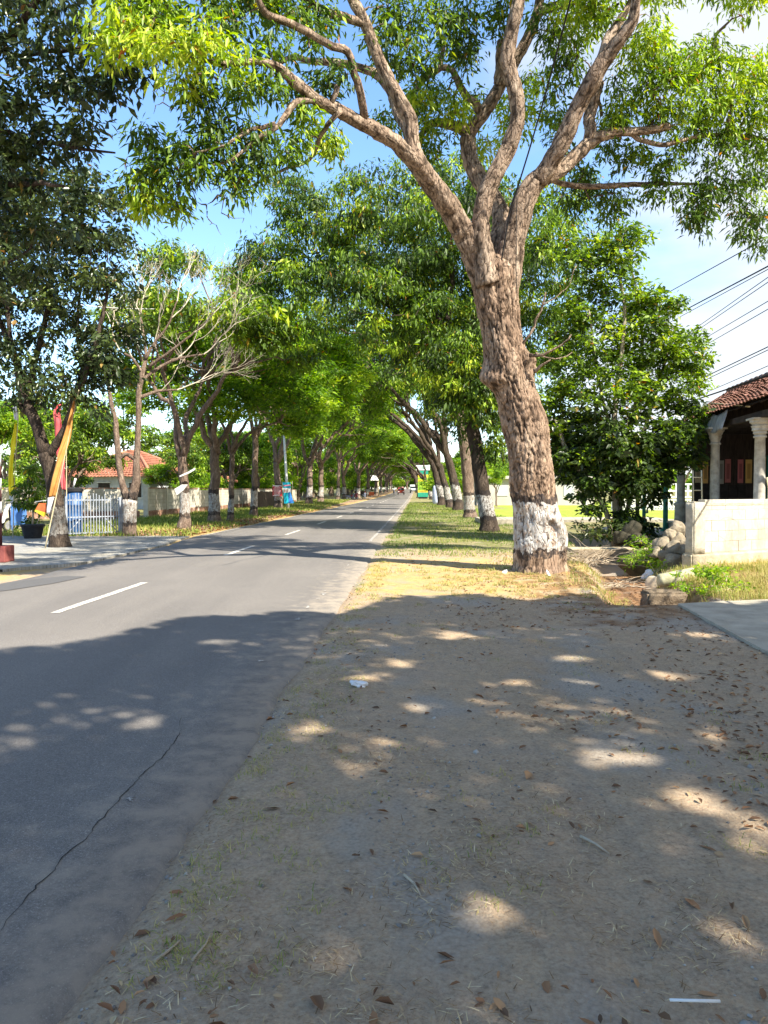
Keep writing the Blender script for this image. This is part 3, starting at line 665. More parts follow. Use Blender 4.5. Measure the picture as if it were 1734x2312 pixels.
# leaf masses of the big tree, (pixel x, pixel y, distance, radius in pixels, leaf tint, painted brighter where sunlit)
HB = [(290, 60, 10.2, 62, .78), (340, 110, 10.0, 60, .84), (250, 110, 10.0, 48, .80), (300, 30, 10.3, 50, .76), (420, 105, 10.0, 62, .82), (480, 90, 10.1, 55, .72), (400, 40, 10.5, 60, .60), (520, 60, 10.6, 55, .5),
      (430, 160, 10.1, 45, .66), (540, 150, 10.3, 52, .62), (520, 205, 10.4, 42, .5), (590, 190, 10.6, 42, .5), (600, 110, 10.8, 50, .52), (470, 20, 10.8, 55, .5), (350, -10, 10.6, 60, .62), (560, 10, 10.9, 55, .45), (640, 25, 11.2, 45, .45),
      (320, 310, 10.6, 30, .45), (345, 350, 10.5, 36, .42), (400, 330, 10.5, 38, .42), (450, 320, 10.5, 42, .46), (430, 375, 10.5, 42, .48), (385, 400, 10.5, 38, .4), (330, 395, 10.6, 34, .5), (345, 430, 10.6, 36, .8), (320, 455, 10.7, 30, .70), (385, 465, 10.7, 28, .6),
      (500, 355, 10.6, 42, .45), (540, 385, 10.7, 42, .46), (575, 330, 10.8, 42, .42), (540, 290, 10.7, 38, .4), (480, 270, 10.6, 34, .38), (450, 225, 10.5, 32, .38), (585, 380, 11.2, 36, .4), (530, 425, 10.8, 34, .44), (620, 350, 11.2, 40, .5), (650, 310, 11.4, 34, .5), (690, 265, 11.4, 30, .6),
      (700, 90, 11.6, 40, .42), (740, 40, 12.0, 40, .45), (690, 20, 11.8, 40, .42), (760, 170, 11.6, 34, .38), (660, 200, 11.4, 34, .42), (730, 290, 12.6, 34, .62), (760, 330, 12.8, 34, .6), (720, 180, 11.6, 26, .40), (860, 60, 12.6, 40, .42), (900, 20, 12.8, 46, .44), (950, 60, 13.0, 48, .5), (1000, 40, 13.2, 50, .52), (1050, 30, 13.6, 44, .45),
      (900, 110, 13.0, 44, .5), (950, 130, 13.4, 44, .52), (1000, 100, 13.6, 44, .46), (890, 160, 13.6, 38, .45), (950, 210, 14.2, 40, .60), (1000, 210, 14.4, 36, .66), (1020, 250, 14.6, 32, .76), (960, 250, 14.8, 40, .62), (900, 280, 14.8, 40, .55), (1035, 100, 13.8, 36, .38), (1060, 130, 13.8, 28, .35), (940, 330, 15.2, 40, .55), (990, 330, 15.0, 36, .5),
      (1120, 20, 14.2, 34, .4), (1130, 55, 14.2, 24, .38), (1190, 190, 15.6, 34, .74), (1140, 240, 15.6, 34, .76), (1180, 250, 15.6, 30, .72), (1090, 330, 15.6, 32, .74), (1150, 300, 15.8, 34, .72), (1060, 230, 15.4, 26, .62),
      (1230, 40, 14.4, 40, .40), (1260, 90, 14.4, 40, .42), (1290, 40, 13.8, 44, .66), (1330, 20, 13.4, 44, .74), (1280, 140, 14.4, 40, .44), (1310, 90, 13.8, 40, .55), (1260, 180, 14.6, 34, .42), (1370, 30, 13.2, 40, .68),
      (1430, 110, 13.4, 40, .62), (1470, 70, 13.0, 34, .70), (1460, 140, 13.6, 44, .55), (1420, 190, 13.8, 44, .5), (1500, 120, 13.8, 34, .68), (1480, 200, 14.0, 46, .55), (1530, 180, 14.0, 44, .6), (1570, 130, 14.0, 44, .72), (1610, 120, 14.2, 42, .76), (1590, 180, 14.2, 46, .66), (1640, 190, 14.4, 46, .70), (1690, 170, 14.4, 46, .72), (1720, 140, 14.6, 42, .72), (1740, 200, 14.6, 50, .66),
      (1540, 240, 14.2, 44, .55), (1600, 240, 14.4, 46, .58), (1660, 250, 14.6, 48, .6), (1710, 260, 14.8, 46, .62), (1500, 270, 14.2, 36, .6), (1450, 250, 14.2, 40, .62), (1400, 260, 14.2, 36, .6), (1370, 280, 14.2, 34, .62), (1560, 300, 14.6, 42, .55), (1620, 330, 14.8, 44, .52), (1690, 330, 15.0, 46, .55), (1740, 320, 15.0, 46, .55), (1540, 350, 14.8, 40, .5), (1590, 390, 15.0, 42, .5), (1650, 400, 15.0, 44, .48), (1710, 400, 15.2, 44, .5), (1500, 380, 14.8, 34, .5), (1480, 430, 15.0, 34, .5), (1540, 430, 15.0, 36, .46), (1600, 450, 15.0, 38, .44), (1660, 470, 15.2, 40, .44), (1720, 480, 15.2, 40, .45), (1690, 530, 15.2, 30, .40), (1580, 500, 15.0, 26, .38), (1730, 540, 15.2, 28, .4), (1560, 470, 15.0, 26, .42),
      (1380, 340, 14.6, 30, .5), (1420, 360, 14.6, 28, .48), (1440, 340, 14.6, 26, .5), (1320, 400, 15.0, 34, .42), (1290, 360, 15.0, 30, .40), (1340, 440, 15.2, 34, .42), (1400, 440, 15.0, 26, .45), (1260, 300, 15.2, 30, .45), (1250, 260, 15.2, 30, .5), (1380, 480, 15.2, 26, .45), (1300, 470, 15.4, 34, .4),
      (600, -70, 10.8, 70, .6), (750, -80, 11.8, 70, .6), (900, -90, 12.6, 80, .6), (1060, -90, 13.2, 80, .6), (1200, -90, 13.4, 80, .6), (1340, -80, 12.8, 80, .7), (1460, -60, 12.8, 60, .7), (440, -70, 10.4, 70, .6), (820, -160, 12.4, 90, .6), (1000, -190, 13.2, 90, .6), (1170, -210, 13.2, 90, .6), (1360, -190, 12.6, 90, .6), (660, -150, 11.4, 80, .6)] + [(820 + 105 * k + (j % 2) * 50, -260 - 95 * j, 13.0 + .7 * j + .3 * (k % 3), 95, .6) for j in range(3) for k in range(8)] + [(1500 + 90 * k, -40 - 60 * (k % 2), 14.0, 80, .65) for k in range(4)]
cen = []; ctint = []
r = rng_(21)
for x, y, Z, q, tn in HB:
    c0 = P(x, y, Z); rm = q / FPX * Z
    n = max(4, int((40 if tn > .56 else 27) * rm * rm) + 3) if y > -50 else max(5, int(34 * rm * rm) + 3)
    d = norm(r.normal(0, 1, (n, 3))) * (rm * (0.25 + 0.75 * r.random((n, 1)) ** 0.6))
    cen.append(c0 + d * np.array((1, 1.1, .9))); ctint.append(np.full(n, tn + (0.11 if tn > .54 else 0.01)) + r.normal(0, .10, n))  # sunlit masses get an extra lift in leaf colour
cen = np.concatenate(cen); ctint = np.concatenate(ctint)
mb = MB(); twigs(hero_wood, cen, 5, mb, 0.0045, 0.0042, 4, up=0.5, wig=0.13, rmax=0.05)
# bare dead twigs hanging against the sky
dead = np.array([P(480 + r.normal(0, 55), 470 + r.normal(0, 35), 10.7) for _ in range(26)] + [P(360 + r.normal(0, 25), 210 + r.normal(0, 30), 10.2) for _ in range(10)])
twigs(np.array([P(520, 425, 10.8), P(500, 440, 10.8), P(430, 160, 10.2), P(400, 170, 10.2)]), dead, 8, mb, 0.0035, 0.003, 3, up=-0.4, wig=0.16, rmax=0.02)
# drooping lance-shaped leaves, in hanging whorls
leaves(cen, 0.20, 56, 0.135, 0.037, 31, ctint, droop=0.75, spread=1.0, flat=0.85, mb=mb, matid=1)
mb.build('crown', [m_bark_plain, m_leaf], hero, HO)
print('hero clusters', len(cen))

# ================================================================== OTHER TREES
def limb(mb, wood, pts, rad, seed, sides=10, wig=0.15, step=0.3, keep=0.12):
    p, q = smooth_line(np.array(pts, float), np.array(rad, float), step)
    p = wiggle(p, wig, seed); tube_rough(mb, p, q, sides, seed * 0.37, 0.07)
    k = q < keep
    wood.append(p[k] if k.any() else p[-2:])
    return p, q
def finish_tree(root, tmb, wood, cen, tint, per, L, Wd, lm, bm, seed, droop=0.5, rad=0.3, tw=(0.008, 0.006), up=0.3, flat=0.7, bare=False, origin=None, wig=0.12):
    tmb.build('trunk', bm, root, origin)
    mb = MB(); twigs(np.concatenate(wood), cen, seed, mb, tw[0], tw[1], 4, up=up, wig=wig)
    if not bare: leaves(cen, rad, per, L, Wd, seed + 1, tint, droop=droop, flat=flat, mb=mb, matid=1)
    mb.build('crown', [bm if not bare else bm, lm] if not bare else [bm], root, origin)
def spread_limbs(mb, wood, base, r0, targets, seed, sides=8):
    r = rng_(seed)
    for k, t in enumerate(targets):
        t = np.array(t, float); m = base + (t - base) * 0.5 + np.array((0, 0, 0.12)) * np.linalg.norm(t - base) * r.uniform(-0.4, 1.2)
        limb(mb, wood, [base, m, t], [r0 * r.uniform(0.8, 1.0), r0 * 0.55, 0.03], seed + k, sides, 0.35)

# ---- the drooping-leaved tree next along the right verge (its crown fills the middle of the view)
def right_tree(loc_px, Z, seed, blobs, trunk_px, labels, mtrunk, per=42, lm=m_leaf, dens=1.0, tb=0.40):
    b = P(*loc_px, Z); O = np.array((b[0], Z, float(rise(Z)))); r = rng_(seed)
    root = empty('roadside_tree', tuple(O)); tag(root, *labels)
    mb = MB(); wood = []
    pts = [P(x, y, Z + dz) for x, y, dz, w in trunk_px]; pts[0][2] = O[2] - 0.1
    rad = [w / 2 / FPX * Z for x, y, dz, w in trunk_px]
    p, q = limb(mb, wood, pts, rad, seed, 16, 0.05, 0.15, 0.0)
    v = mb.v[0]; h = v[:, 2] - O[2]                     # flare at the root
    cc = np.repeat(p, 16, 0); mb.v[0] = cc + (v - cc) * (1 + 0.35 * np.exp(-np.clip(h, 0, 9) / 0.25))[:, None]
    bl = [np.append(P(x, y, z), rr) for x, y, z, rr in blobs]
    tops = p[-1]
    idx = r.choice(len(bl), min(9, len(bl)), replace=False)
    spread_limbs(mb, wood, tops, rad[-1] * 0.75, [bl[i][:3] for i in idx], seed + 50)
    cen = blob_centers(bl, dens, seed + 2)
    lo = cen[:, 2].min(); hi = cen[:, 2].max()
    tint = 0.40 + 0.15 * r.normal(0, 1, len(cen)) + 0.30 * (r.random(len(cen)) < 0.26)
    finish_tree(root, mb, wood, cen, tint, int(per * 1.45), 0.205, 0.062, lm, mtrunk, seed + 3, droop=0.85, rad=0.42, origin=O)
    return root
right_tree((1104, 1200), 27.7, 101,
    [(1150, 560, 27, 2.0), (1030, 520, 28, 2.2), (910, 560, 28, 2.3), (790, 570, 29, 2.1), (690, 580, 29.5, 1.8), (600, 610, 30, 1.5), (720, 660, 29, 1.8), (850, 690, 27, 2.0), (980, 670, 28, 2.2), (1090, 720, 29, 2.2), (1220, 620, 29, 2.0), (1240, 760, 30, 1.8), (1060, 830, 29, 1.8), (1140, 880, 29, 1.6), (970, 790, 30, 1.6), (700, 480, 29, 1.4), (800, 460, 28.5, 1.6), (900, 450, 28, 1.6), (1230, 520, 29, 1.5), (660, 430, 29, 1.0), (1010, 420, 29, 1.5), (1120, 450, 29, 1.5), (1180, 950, 29, 1.1), (1060, 930, 29, 1.1), (560, 640, 30.5, 1.0), (1270, 440, 29.5, 1.2), (1050, 880, 26.6, 1.0), (1030, 800, 26.4, 1.2), (1075, 780, 26.4, 1.1), (1090, 860, 26.6, .9), (1000, 860, 27, 1.1), (1120, 820, 26.6, 1.0), (1075, 930, 26.8, .7), (1130, 1000, 28, .8), (1150, 940, 27.5, .9)],
    [(1106, 1203, 0, 39), (1100, 1165, 0, 35), (1090, 1110, 0, 33), (1078, 1040, 0, 31), (1066, 964, 0, 30), (1050, 880, 0, 28), (1030, 790, 0, 24)],
    ('dark brown trunk leaning left behind the big front tree, hanging leaves filling mid-sky', 'tree'), m_barkd, per=62, dens=3.0)
right_tree((1061, 1169), 41.8, 131,
    [(1000, 560, 42, 3.0), (900, 600, 41, 3.0), (1080, 640, 43, 3.0), (960, 720, 42, 2.6), (860, 700, 41, 2.6), (1040, 800, 43, 2.4), (780, 680, 41, 2.2), (1130, 760, 44, 2.2), (1000, 900, 43, 1.8), (1100, 900, 44, 1.8), (1180, 860, 44, 2.0), (930, 830, 42, 1.6), (720, 730, 41, 1.6)],
    [(1062, 1171, 0, 28), (1060, 1140, 0, 25), (1053, 1060, 0, 25), (1045, 990, 0, 23), (1036, 930, 0, 21), (1020, 860, 0, 18)],
    ('slim grey trunk with painted ring, second behind the big front tree on right verge', 'tree'), m_bark, per=44, dens=1.9)

# ---- tall bushy tree by the ditch and the tiled house
def bush_tree():
    Z = 21.6; b = P(1389, 1225, Z); O = np.array((b[0], Z, 0.08)); r = rng_(151)
    root = empty('bushy_tree', tuple(O)); tag(root, 'dense many-stemmed tree with glossy leaves between big front tree and tiled house', 'tree')
    mb = MB(); wood = []
    for k, st in enumerate([[(1392, 1228, 0, 18), (1389, 1120, 0, 15), (1385, 1000, 0, 14), (1388, 900, 0, 12), (1400, 800, .1, 11), (1410, 700, .2, 8), (1395, 600, .3, 4)],
                            [(1385, 1225, -.1, 12), (1365, 1150, -.1, 11), (1335, 1100, -.1, 13), (1300, 1050, -.1, 12), (1272, 1000, 0, 10), (1255, 950, .1, 6)],
                            [(1400, 1226, .1, 12), (1425, 1120, .1, 10), (1450, 1000, .2, 9), (1480, 900, .3, 8), (1510, 800, .3, 6), (1530, 730, .3, 4)],
                            [(1394, 1228, .2, 12), (1400, 1080, .3, 11), (1420, 950, .5, 10), (1440, 830, .6, 9), (1440, 700, .7, 6), (1425, 600, .7, 3)],
                            [(1390, 1000, 0, 8), (1360, 900, .2, 7), (1340, 800, .3, 6), (1330, 700, .3, 4)]]):
        pts = [P(x, y, Z + dz) for x, y, dz, w in st]
        if k < 4: pts[0][2] = -0.1
        limb(mb, wood, pts, [w / 2 / FPX * Z for *_, w in st], 160 + k, 9, 0.06, 0.2, 0.2)
    bl = [(1400, 555, 22, .75), (1345, 600, 22, .9), (1420, 660, 22, 1.0), (1490, 690, 22, .8), (1535, 770, 21.5, .75), (1575, 790, 21.7, .45), (1450, 790, 22, 1.15), (1350, 780, 22, 1.0), (1290, 850, 22, .9), (1400, 890, 21.3, 1.1), (1500, 880, 22, 1.0), (1560, 840, 21.8, .6), (1300, 970, 22, .8), (1400, 1000, 21.2, .85), (1480, 1000, 21.5, .9), (1545, 990, 21.4, .6), (1350, 1080, 21, .55), (1430, 1080, 21, .5), (1420, 1150, 21.5, .42), (1390, 1190, 21.3, .40), (1280, 1030, 21.7, .55), (1560, 930, 21.6, .5), (1255, 900, 22, .6), (1320, 690, 22.3, .8), (1250, 1010, 21.9, .5), (1300, 550, 22.5, .5), (1440, 540, 22.3, .4), (1340, 1150, 21.2, .3), (1460, 1190, 21.5, .25), (1300, 1045, 21.8, .6), (1360, 1040, 21.5, .75), (1440, 1060, 21.4, .65), (1500, 1060, 21.6, .5), (1545, 1045, 21.4, .4), (1330, 1105, 21.5, .4), (1470, 1115, 21.5, .4), (1262, 960, 22, .5), (1250, 800, 22.4, .6), (1290, 740, 22.4, .6), (1400, 1100, 21.8, .5), (1280, 1080, 21.7, .35)]
    bl = [np.append(P(x, y, z), rr) for x, y, z, rr in bl]
    cen = blob_centers(bl, 8.5, 171, 0.25); n = len(cen)
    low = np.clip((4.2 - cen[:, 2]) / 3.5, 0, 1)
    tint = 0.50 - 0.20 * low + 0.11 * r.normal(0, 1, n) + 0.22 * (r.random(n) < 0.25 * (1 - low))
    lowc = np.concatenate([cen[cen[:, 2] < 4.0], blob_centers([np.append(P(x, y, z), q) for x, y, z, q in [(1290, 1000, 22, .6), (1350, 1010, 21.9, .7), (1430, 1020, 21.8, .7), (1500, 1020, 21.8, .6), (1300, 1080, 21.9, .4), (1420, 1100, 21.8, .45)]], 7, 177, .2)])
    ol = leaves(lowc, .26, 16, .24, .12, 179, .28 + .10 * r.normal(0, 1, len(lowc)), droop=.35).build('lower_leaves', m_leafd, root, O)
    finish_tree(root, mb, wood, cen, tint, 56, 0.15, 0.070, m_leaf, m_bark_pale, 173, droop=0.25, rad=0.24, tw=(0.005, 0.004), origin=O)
bush_tree()

# ---- dark tree at the left, forked over the paving
def dark_tree():
    Z = 20.0; b = P(133, 1236, Z); O = np.array((b[0], Z, 0)); r = rng_(201)
    root = empty('roadside_tree', tuple(O)); tag(root, 'dark-leaved tree forking low on the far paving, orange banner leaning on its trunk', 'tree')
    mb = MB(); wood = []
    pts = [(136, 1238, 0, 56), (134, 1222, 0, 46), (131, 1180, 0, 36), (121, 1110, 0, 31), (112, 1060, 0, 30), (104, 1025, 0, 33)]
    limb(mb, wood, [P(x, y, Z + d) for x, y, d, w in pts], [w / 2 / FPX * Z for *_, w in pts], 203, 18, 0.03, 0.08, 0)
    L = [[(104, 1030, 0, 28), (90, 985, 0, 26), (72, 935, 0, 24), (55, 890, .1, 20), (40, 820, .3, 17), (10, 740, .6, 13), (-40, 650, 1.0, 9)],
         [(62, 912, .1, 16), (70, 850, .2, 15), (85, 760, .3, 13), (110, 660, .4, 10), (120, 560, .5, 6)],
         [(108, 1035, 0, 24), (128, 1000, -.1, 19), (150, 950, -.2, 16), (170, 890, -.3, 14), (205, 800, -.4, 12), (230, 710, -.4, 9), (245, 620, -.4, 5)],
         [(74, 940, 0, 12), (52, 925, 0, 13), (42, 905, 0, 14)], [(160, 920, -.2, 10), (180, 830, 0, 9), (170, 740, .3, 7), (190, 620, .4, 4)],
         [(30, 790, .4, 10), (0, 640, .2, 8), (-60, 520, 0, 5)]]
    for k, st in enumerate(L):
        limb(mb, wood, [P(x, y, Z + d) for x, y, d, w in st], [w / 2 / FPX * Z for *_, w in st], 210 + k, 10, 0.08, 0.2, 0.15)
    bl = [(60, 860, 20, .8), (150, 880, 19.8, .75), (210, 850, 19.6, .8), (240, 760, 19.7, .9), (180, 780, 20, .9), (90, 790, 20.2, .7), (20, 800, 20.4, .8), (230, 660, 19.7, .95), (150, 680, 20.2, 1.0), (60, 690, 20.6, 1.1), (250, 570, 19.8, .9), (170, 580, 20.2, 1.1), (80, 580, 20.5, 1.2), (240, 490, 20, .9), (150, 480, 20.4, 1.1), (50, 480, 20.6, 1.2), (-20, 580, 20.8, 1.3), (-40, 720, 20.8, 1.2), (-30, 420, 20.8, 1.3), (60, 390, 20.7, 1.1), (150, 400, 20.5, .9), (225, 420, 20.3, .7), (260, 820, 19.8, .6), (-40, 860, 20.6, .9), (30, 900, 20.2, .5), (200, 920, 19.8, .5), (100, 900, 20.2, .5), (-90, 480, 20.8, 1.3), (-100, 640, 20.8, 1.3)]
    bl = [np.append(P(x, y, z), rr) for x, y, z, rr in bl]
    cen = blob_centers(bl, 3.9, 221, 0.25); n = len(cen)
    tint = 0.30 + 0.16 * r.normal(0, 1, n) + 0.2 * (r.random(n) < 0.12)
    finish_tree(root, mb, wood, cen, tint, 62, 0.165, 0.074, m_leafd, m_bark_dull, 223, droop=0.55, rad=0.30, tw=(0.006, 0.004), origin=O)
dark_tree()
def left_near_tree():
    """stands out of frame on the left; only its boughs reach into view"""
    Z = 12.0; O = np.array((-9.6, Z, 0)); r = rng_(251)
    root = empty('roadside_tree', tuple(O)); tag(root, 'dark tree whose boughs reach in from the upper left edge', 'tree')
    mb = MB(); wood = []
    limb(mb, wood, [O + (0, 0, -.1), O + (.1, 0, 1.2), O + (.1, .1, 3.0), O + (.4, .2, 4.6)], [.36, .28, .25, .24], 253, 16, 0.04, 0.15, 0)
    tgt = [[(-60, 330, 11.8, 12), (60, 322, 11.6, 12), (155, 330, 11.3, 9), (260, 345, 11.2, 4)], [(-80, 140, 11.8, 20), (20, 85, 11.4, 18), (70, 20, 11.0, 14), (120, -60, 10.8, 8)], [(-60, 420, 12, 16), (20, 418, 11.8, 13), (90, 415, 11.5, 11), (145, 420, 11.3, 5)], [(-60, 620, 12, 14), (10, 600, 12, 8), (70, 560, 12, 4)], [(-80, 240, 11.8, 13), (0, 228, 11.7, 10), (90, 240, 11.5, 5)], [(-80, 160, 11.7, 12), (40, 130, 11.4, 10), (160, 110, 11, 8), (240, 90, 10.8, 4)]]
    for k, st in enumerate(tgt):
        a = O + np.array((.4, .2, 4.6)); pts = [a] + [P(x, y, z) for x, y, z, w in st]
        limb(mb, wood, pts, [.12] + [w / 2 / FPX * z for x, y, z, w in st], 260 + k, 9, 0.08, 0.2, 0.14)
    bl = [(30, 60, 11.2, .55), (100, 40, 11, .5), (170, 60, 10.9, .5), (230, 60, 10.8, .42), (60, 150, 11.3, .6), (140, 140, 11.1, .55), (210, 130, 11, .5), (270, 150, 10.9, .4), (300, 175, 10.9, .28), (20, 230, 11.5, .6), (100, 220, 11.3, .5), (180, 215, 11.2, .5), (245, 205, 11, .4), (150, 270, 11.3, .4), (200, 280, 11.2, .35), (190, 310, 11.2, .3), (50, 290, 11.5, .5), (120, 300, 11.4, .4), (0, 340, 11.6, .6), (70, 360, 11.6, .5), (30, 400, 11.7, .6), (130, 350, 11.5, .35), (-50, 100, 11.5, .7), (-60, 260, 11.6, .7), (-60, 400, 11.8, .7), (30, 470, 11.8, .6), (100, 430, 11.7, .4), (-30, 540, 11.9, .7), (50, 560, 11.9, .6), (-80, 0, 11.4, .8), (60, -40, 11, .7), (170, -30, 10.9, .6), (280, 10, 10.8, .4), (120, 500, 11.8, .45), (-120, 200, 11.6, .9), (-140, 420, 11.8, .9), (-60, 640, 12, .7), (20, 640, 12, .4), (310, 60, 10.8, .35), (370, 30, 10.9, .3), (440, 60, 11.1, .3), (350, 90, 11, .3)]
    bl = [np.append(P(x, y, z), rr) for x, y, z, rr in bl]
    bl += [np.array((-11 + r.normal(0, 1.5), 12 + r.normal(0, 2), 8 + r.normal(0, 1.5), 1.2)) for _ in range(10)]
    bl += [np.array((-7.5 + r.normal(0, 1.0), 11 + r.normal(0, 1.2), 11 + r.normal(0, .8), 1.2)) for _ in range(9)]
    cen = blob_centers(bl, 5.2, 271, 0.2); n = len(cen)
    tint = 0.27 + 0.15 * r.normal(0, 1, n) + 0.25 * (r.random(n) < 0.10)
    finish_tree(root, mb, wood, cen, tint, 40, 0.145, 0.056, m_leafd, m_barkd, 273, droop=0.6, rad=0.22, tw=(0.005, 0.003), origin=O)
left_near_tree()

# ---- leafless pale tree with two stems at the gate
def simple_(name, c1, c2):
    m = mat(name, rough=.9, spec=.1); t = NT(m); t.col(t.ramp(t.noise(t.obj(), 3, 4), [(.35, c1), (.65, c2)])); return m
def bare_tree():
    Z = 25.2; b = P(292, 1209, Z); O = np.array((b[0], Z, 0)); r = rng_(301)
    root = empty('roadside_tree', tuple(O)); tag(root, 'twin-stemmed tree beside the white gate with pale leafless twigs above', 'tree')
    mb = MB(); wood = []
    L = [[(292, 1211, 0, 36), (291, 1190, 0, 31), (292, 1150, 0, 31), (293, 1125, 0, 34)],
         [(286, 1128, 0, 18), (276, 1095, 0, 15), (267, 1040, 0, 14), (264, 1000, 0, 13), (260, 950, .1, 11), (252, 915, .2, 10), (245, 870, .3, 7)],
         [(298, 1128, 0, 22), (307, 1090, 0, 19), (309, 1050, 0, 15), (312, 990, 0, 13), (313, 930, 0, 13), (313, 885, 0, 13), (322, 840, 0, 11), (330, 800, .1, 8), (322, 740, .1, 5)],
         [(318, 860, 0, 8), (350, 835, .2, 7), (400, 810, .4, 6), (460, 800, .6, 4)], [(322, 845, 0, 7), (300, 810, -.2, 6), (270, 790, -.3, 4)], [(328, 810, 0, 7), (350, 770, .1, 6), (385, 720, .1, 4), (400, 680, .1, 3)],
         [(268, 1040, 0, 9), (285, 1025, 0, 9), (300, 1032, 0, 9), (312, 1045, 0, 9)], [(314, 900, 0, 9), (360, 885, .3, 7), (400, 880, .5, 4)], [(330, 800, .1, 6), (322, 760, 0, 5), (318, 700, 0, 3)], [(335, 830, 0, 7), (390, 790, -.2, 6), (440, 750, -.3, 4), (470, 720, -.3, 2)]]
    for k, st in enumerate(L):
        limb(mb, wood, [P(x, y, Z + d) for x, y, d, w in st], [w / 2 / FPX * Z for *_, w in st], 310 + k, 12, 0.04, 0.12, 0.12 if k else 0)
    mb.v[0][:, 2] -= 0.08
    mb.build('trunk', m_bark, root, O); mb = MB()
    def fan(p, d, L, q, lev):
        d = np.asarray(d, float); n = 5; out = [p]; dd = d
        for i in range(n):
            dd = norm(dd + r.normal(0, .09, 3) + np.array((0, 0, .05))); out.append(out[-1] + dd * L / n)
        mb.tube(np.array(out), np.linspace(q, q * .62, n + 1), 5 if lev < 3 else 3, cap=False)
        if lev >= 6: return
        for c in range(2 if r.random() < .55 else 3):
            nd = norm(dd + r.normal(0, .36, 3)); at = out[-1] if c < 2 else out[3]
            fan(at, nd, L * r.uniform(.66, .88), q * (.66 if c < 2 else .5), lev + 1)
    for (x, y, dz), d, L, q, lev in [((322, 742, .1), (-.1, 0, 1), .75, .030, 1), ((318, 702, 0), (.15, .1, 1), .7, .022, 1), ((460, 800, .6), (.8, .1, .45), .85, .026, 1), ((270, 790, -.3), (-.6, 0, .8), .75, .026, 1), ((400, 680, .1), (.35, 0, .9), .7, .022, 1), ((470, 720, -.3), (.7, -.1, .6), .75, .022, 1), ((400, 880, .5), (.85, .2, .35), .9, .024, 1), ((385, 720, .1), (.6, .2, .7), .75, .022, 1), ((440, 750, -.3), (.8, -.2, .45), .85, .024, 1), ((350, 770, .1), (.3, -.3, .9), .8, .022, 2), ((300, 810, -.2), (-.3, -.2, .9), .8, .022, 2), ((400, 810, .4), (.7, .1, .6), .85, .024, 2), ((330, 800, .1), (.1, -.2, 1), .8, .022, 2), ((245, 870, .3), (-.2, 0, 1), .7, .02, 2), ((360, 885, .3), (.7, 0, .5), .8, .02, 2)]:
        fan(P(x, y, Z + dz), norm(np.array(d, float)), L, q, lev)
    mb.build('crown', m_bark, root, O)
    for o in root.children:
        if o.name.startswith('crown'): o.data.materials[0] = simple_('pale_twig', (.46, .40, .30), (.66, .59, .47))
bare_tree()

# ---- generic roadside trees (prototype in local coordinates, then copied)
def gen_tree(name, seed, fork, r0, lean, crown, per, L, Wd, lm, bm, dens, tint0, droop=0.3, rad=0.45, nl=7, flat=0.6):
    r = rng_(seed); root = empty(name)
    mb = MB(); wood = []
    top = np.array((lean[0] * fork, lean[1] * fork, fork))
    p, q = limb(mb, wood, [(0, 0, -0.15), (lean[0] * fork * .3, 0, fork * .35), top], [r0 * 1.2, r0, r0 * 0.85], seed, 14, 0.08, 0.15, 0)
    cc = np.repeat(p, 14, 0); h = mb.v[0][:, 2]; mb.v[0] = cc + (mb.v[0] - cc) * (1 + 0.4 * np.exp(-np.clip(h, 0, 9) / 0.22))[:, None]
    cx, cy_, cz, rx, ry, rz = crown
    bl = []
    for k in range(nl * 3):
        a = r.uniform(0, 2 * math.pi); q = math.sqrt(r.random()); 
        z = cz + rz * (1 - q * q * 0.75) * r.uniform(0.35, 1.0) - rz * 0.45 * r.random() - rz * 0.30 * q * q * (rz > 3)
        bl.append((cx + rx * q * math.cos(a), cy_ + ry * q * math.sin(a), z, r.uniform(0.85, 1.45) * rx / 5.2))
    nb = 3 + (nl > 6); 
    subs = []
    for k in range(nb):
        a = 2 * math.pi * (k + r.uniform(-.25, .25)) / nb
        e = np.array((cx * 0.6 + top[0] * .4 + rx * .38 * math.cos(a), cy_ * .6 + ry * .38 * math.sin(a), fork + (cz - fork) * r.uniform(.55, .85)))
        m = top + (e - top) * .5 + np.array((0, 0, .25))
        limb(mb, wood, [top - np.array((0, 0, .15)), m, e], [r0 * .62, r0 * .48, r0 * .34], seed + 5 + k, 9, 0.25, 0.3, 0.2); subs.append(e)
    for k, b in enumerate(bl):
        e = min(subs, key=lambda s_: np.linalg.norm(s_ - np.array(b[:3])))
        t_ = np.array(b[:3]); m = e + (t_ - e) * .5 + np.array((0, 0, .1)) * np.linalg.norm(t_ - e) * r.uniform(-.5, 2)
        limb(mb, wood, [e, m, t_], [r0 * .27, r0 * .17, .02], seed + 30 + k, 6, 0.25, 0.4, 0.3)
    cen = blob_centers(bl, dens, seed + 2, 0.2, flat); n = len(cen)
    tint = tint0 + 0.13 * r.normal(0, 1, n) + 0.28 * (r.random(n) < 0.30)
    finish_tree(root, mb, wood, cen, tint, per, L, Wd, lm, bm, seed + 3, droop=droop, rad=rad, tw=(0.008, 0.005), flat=0.55)
    return root
def on(x, z, dz=0.0): return (float(x), float(z), float(rise(z)) + dz)
def pxbase(x, y, Z): p = P(x, y, Z); return on(p[0], Z)

LG = 'row of trees along the far side of the road'; RG = 'row of trees along the right verge'
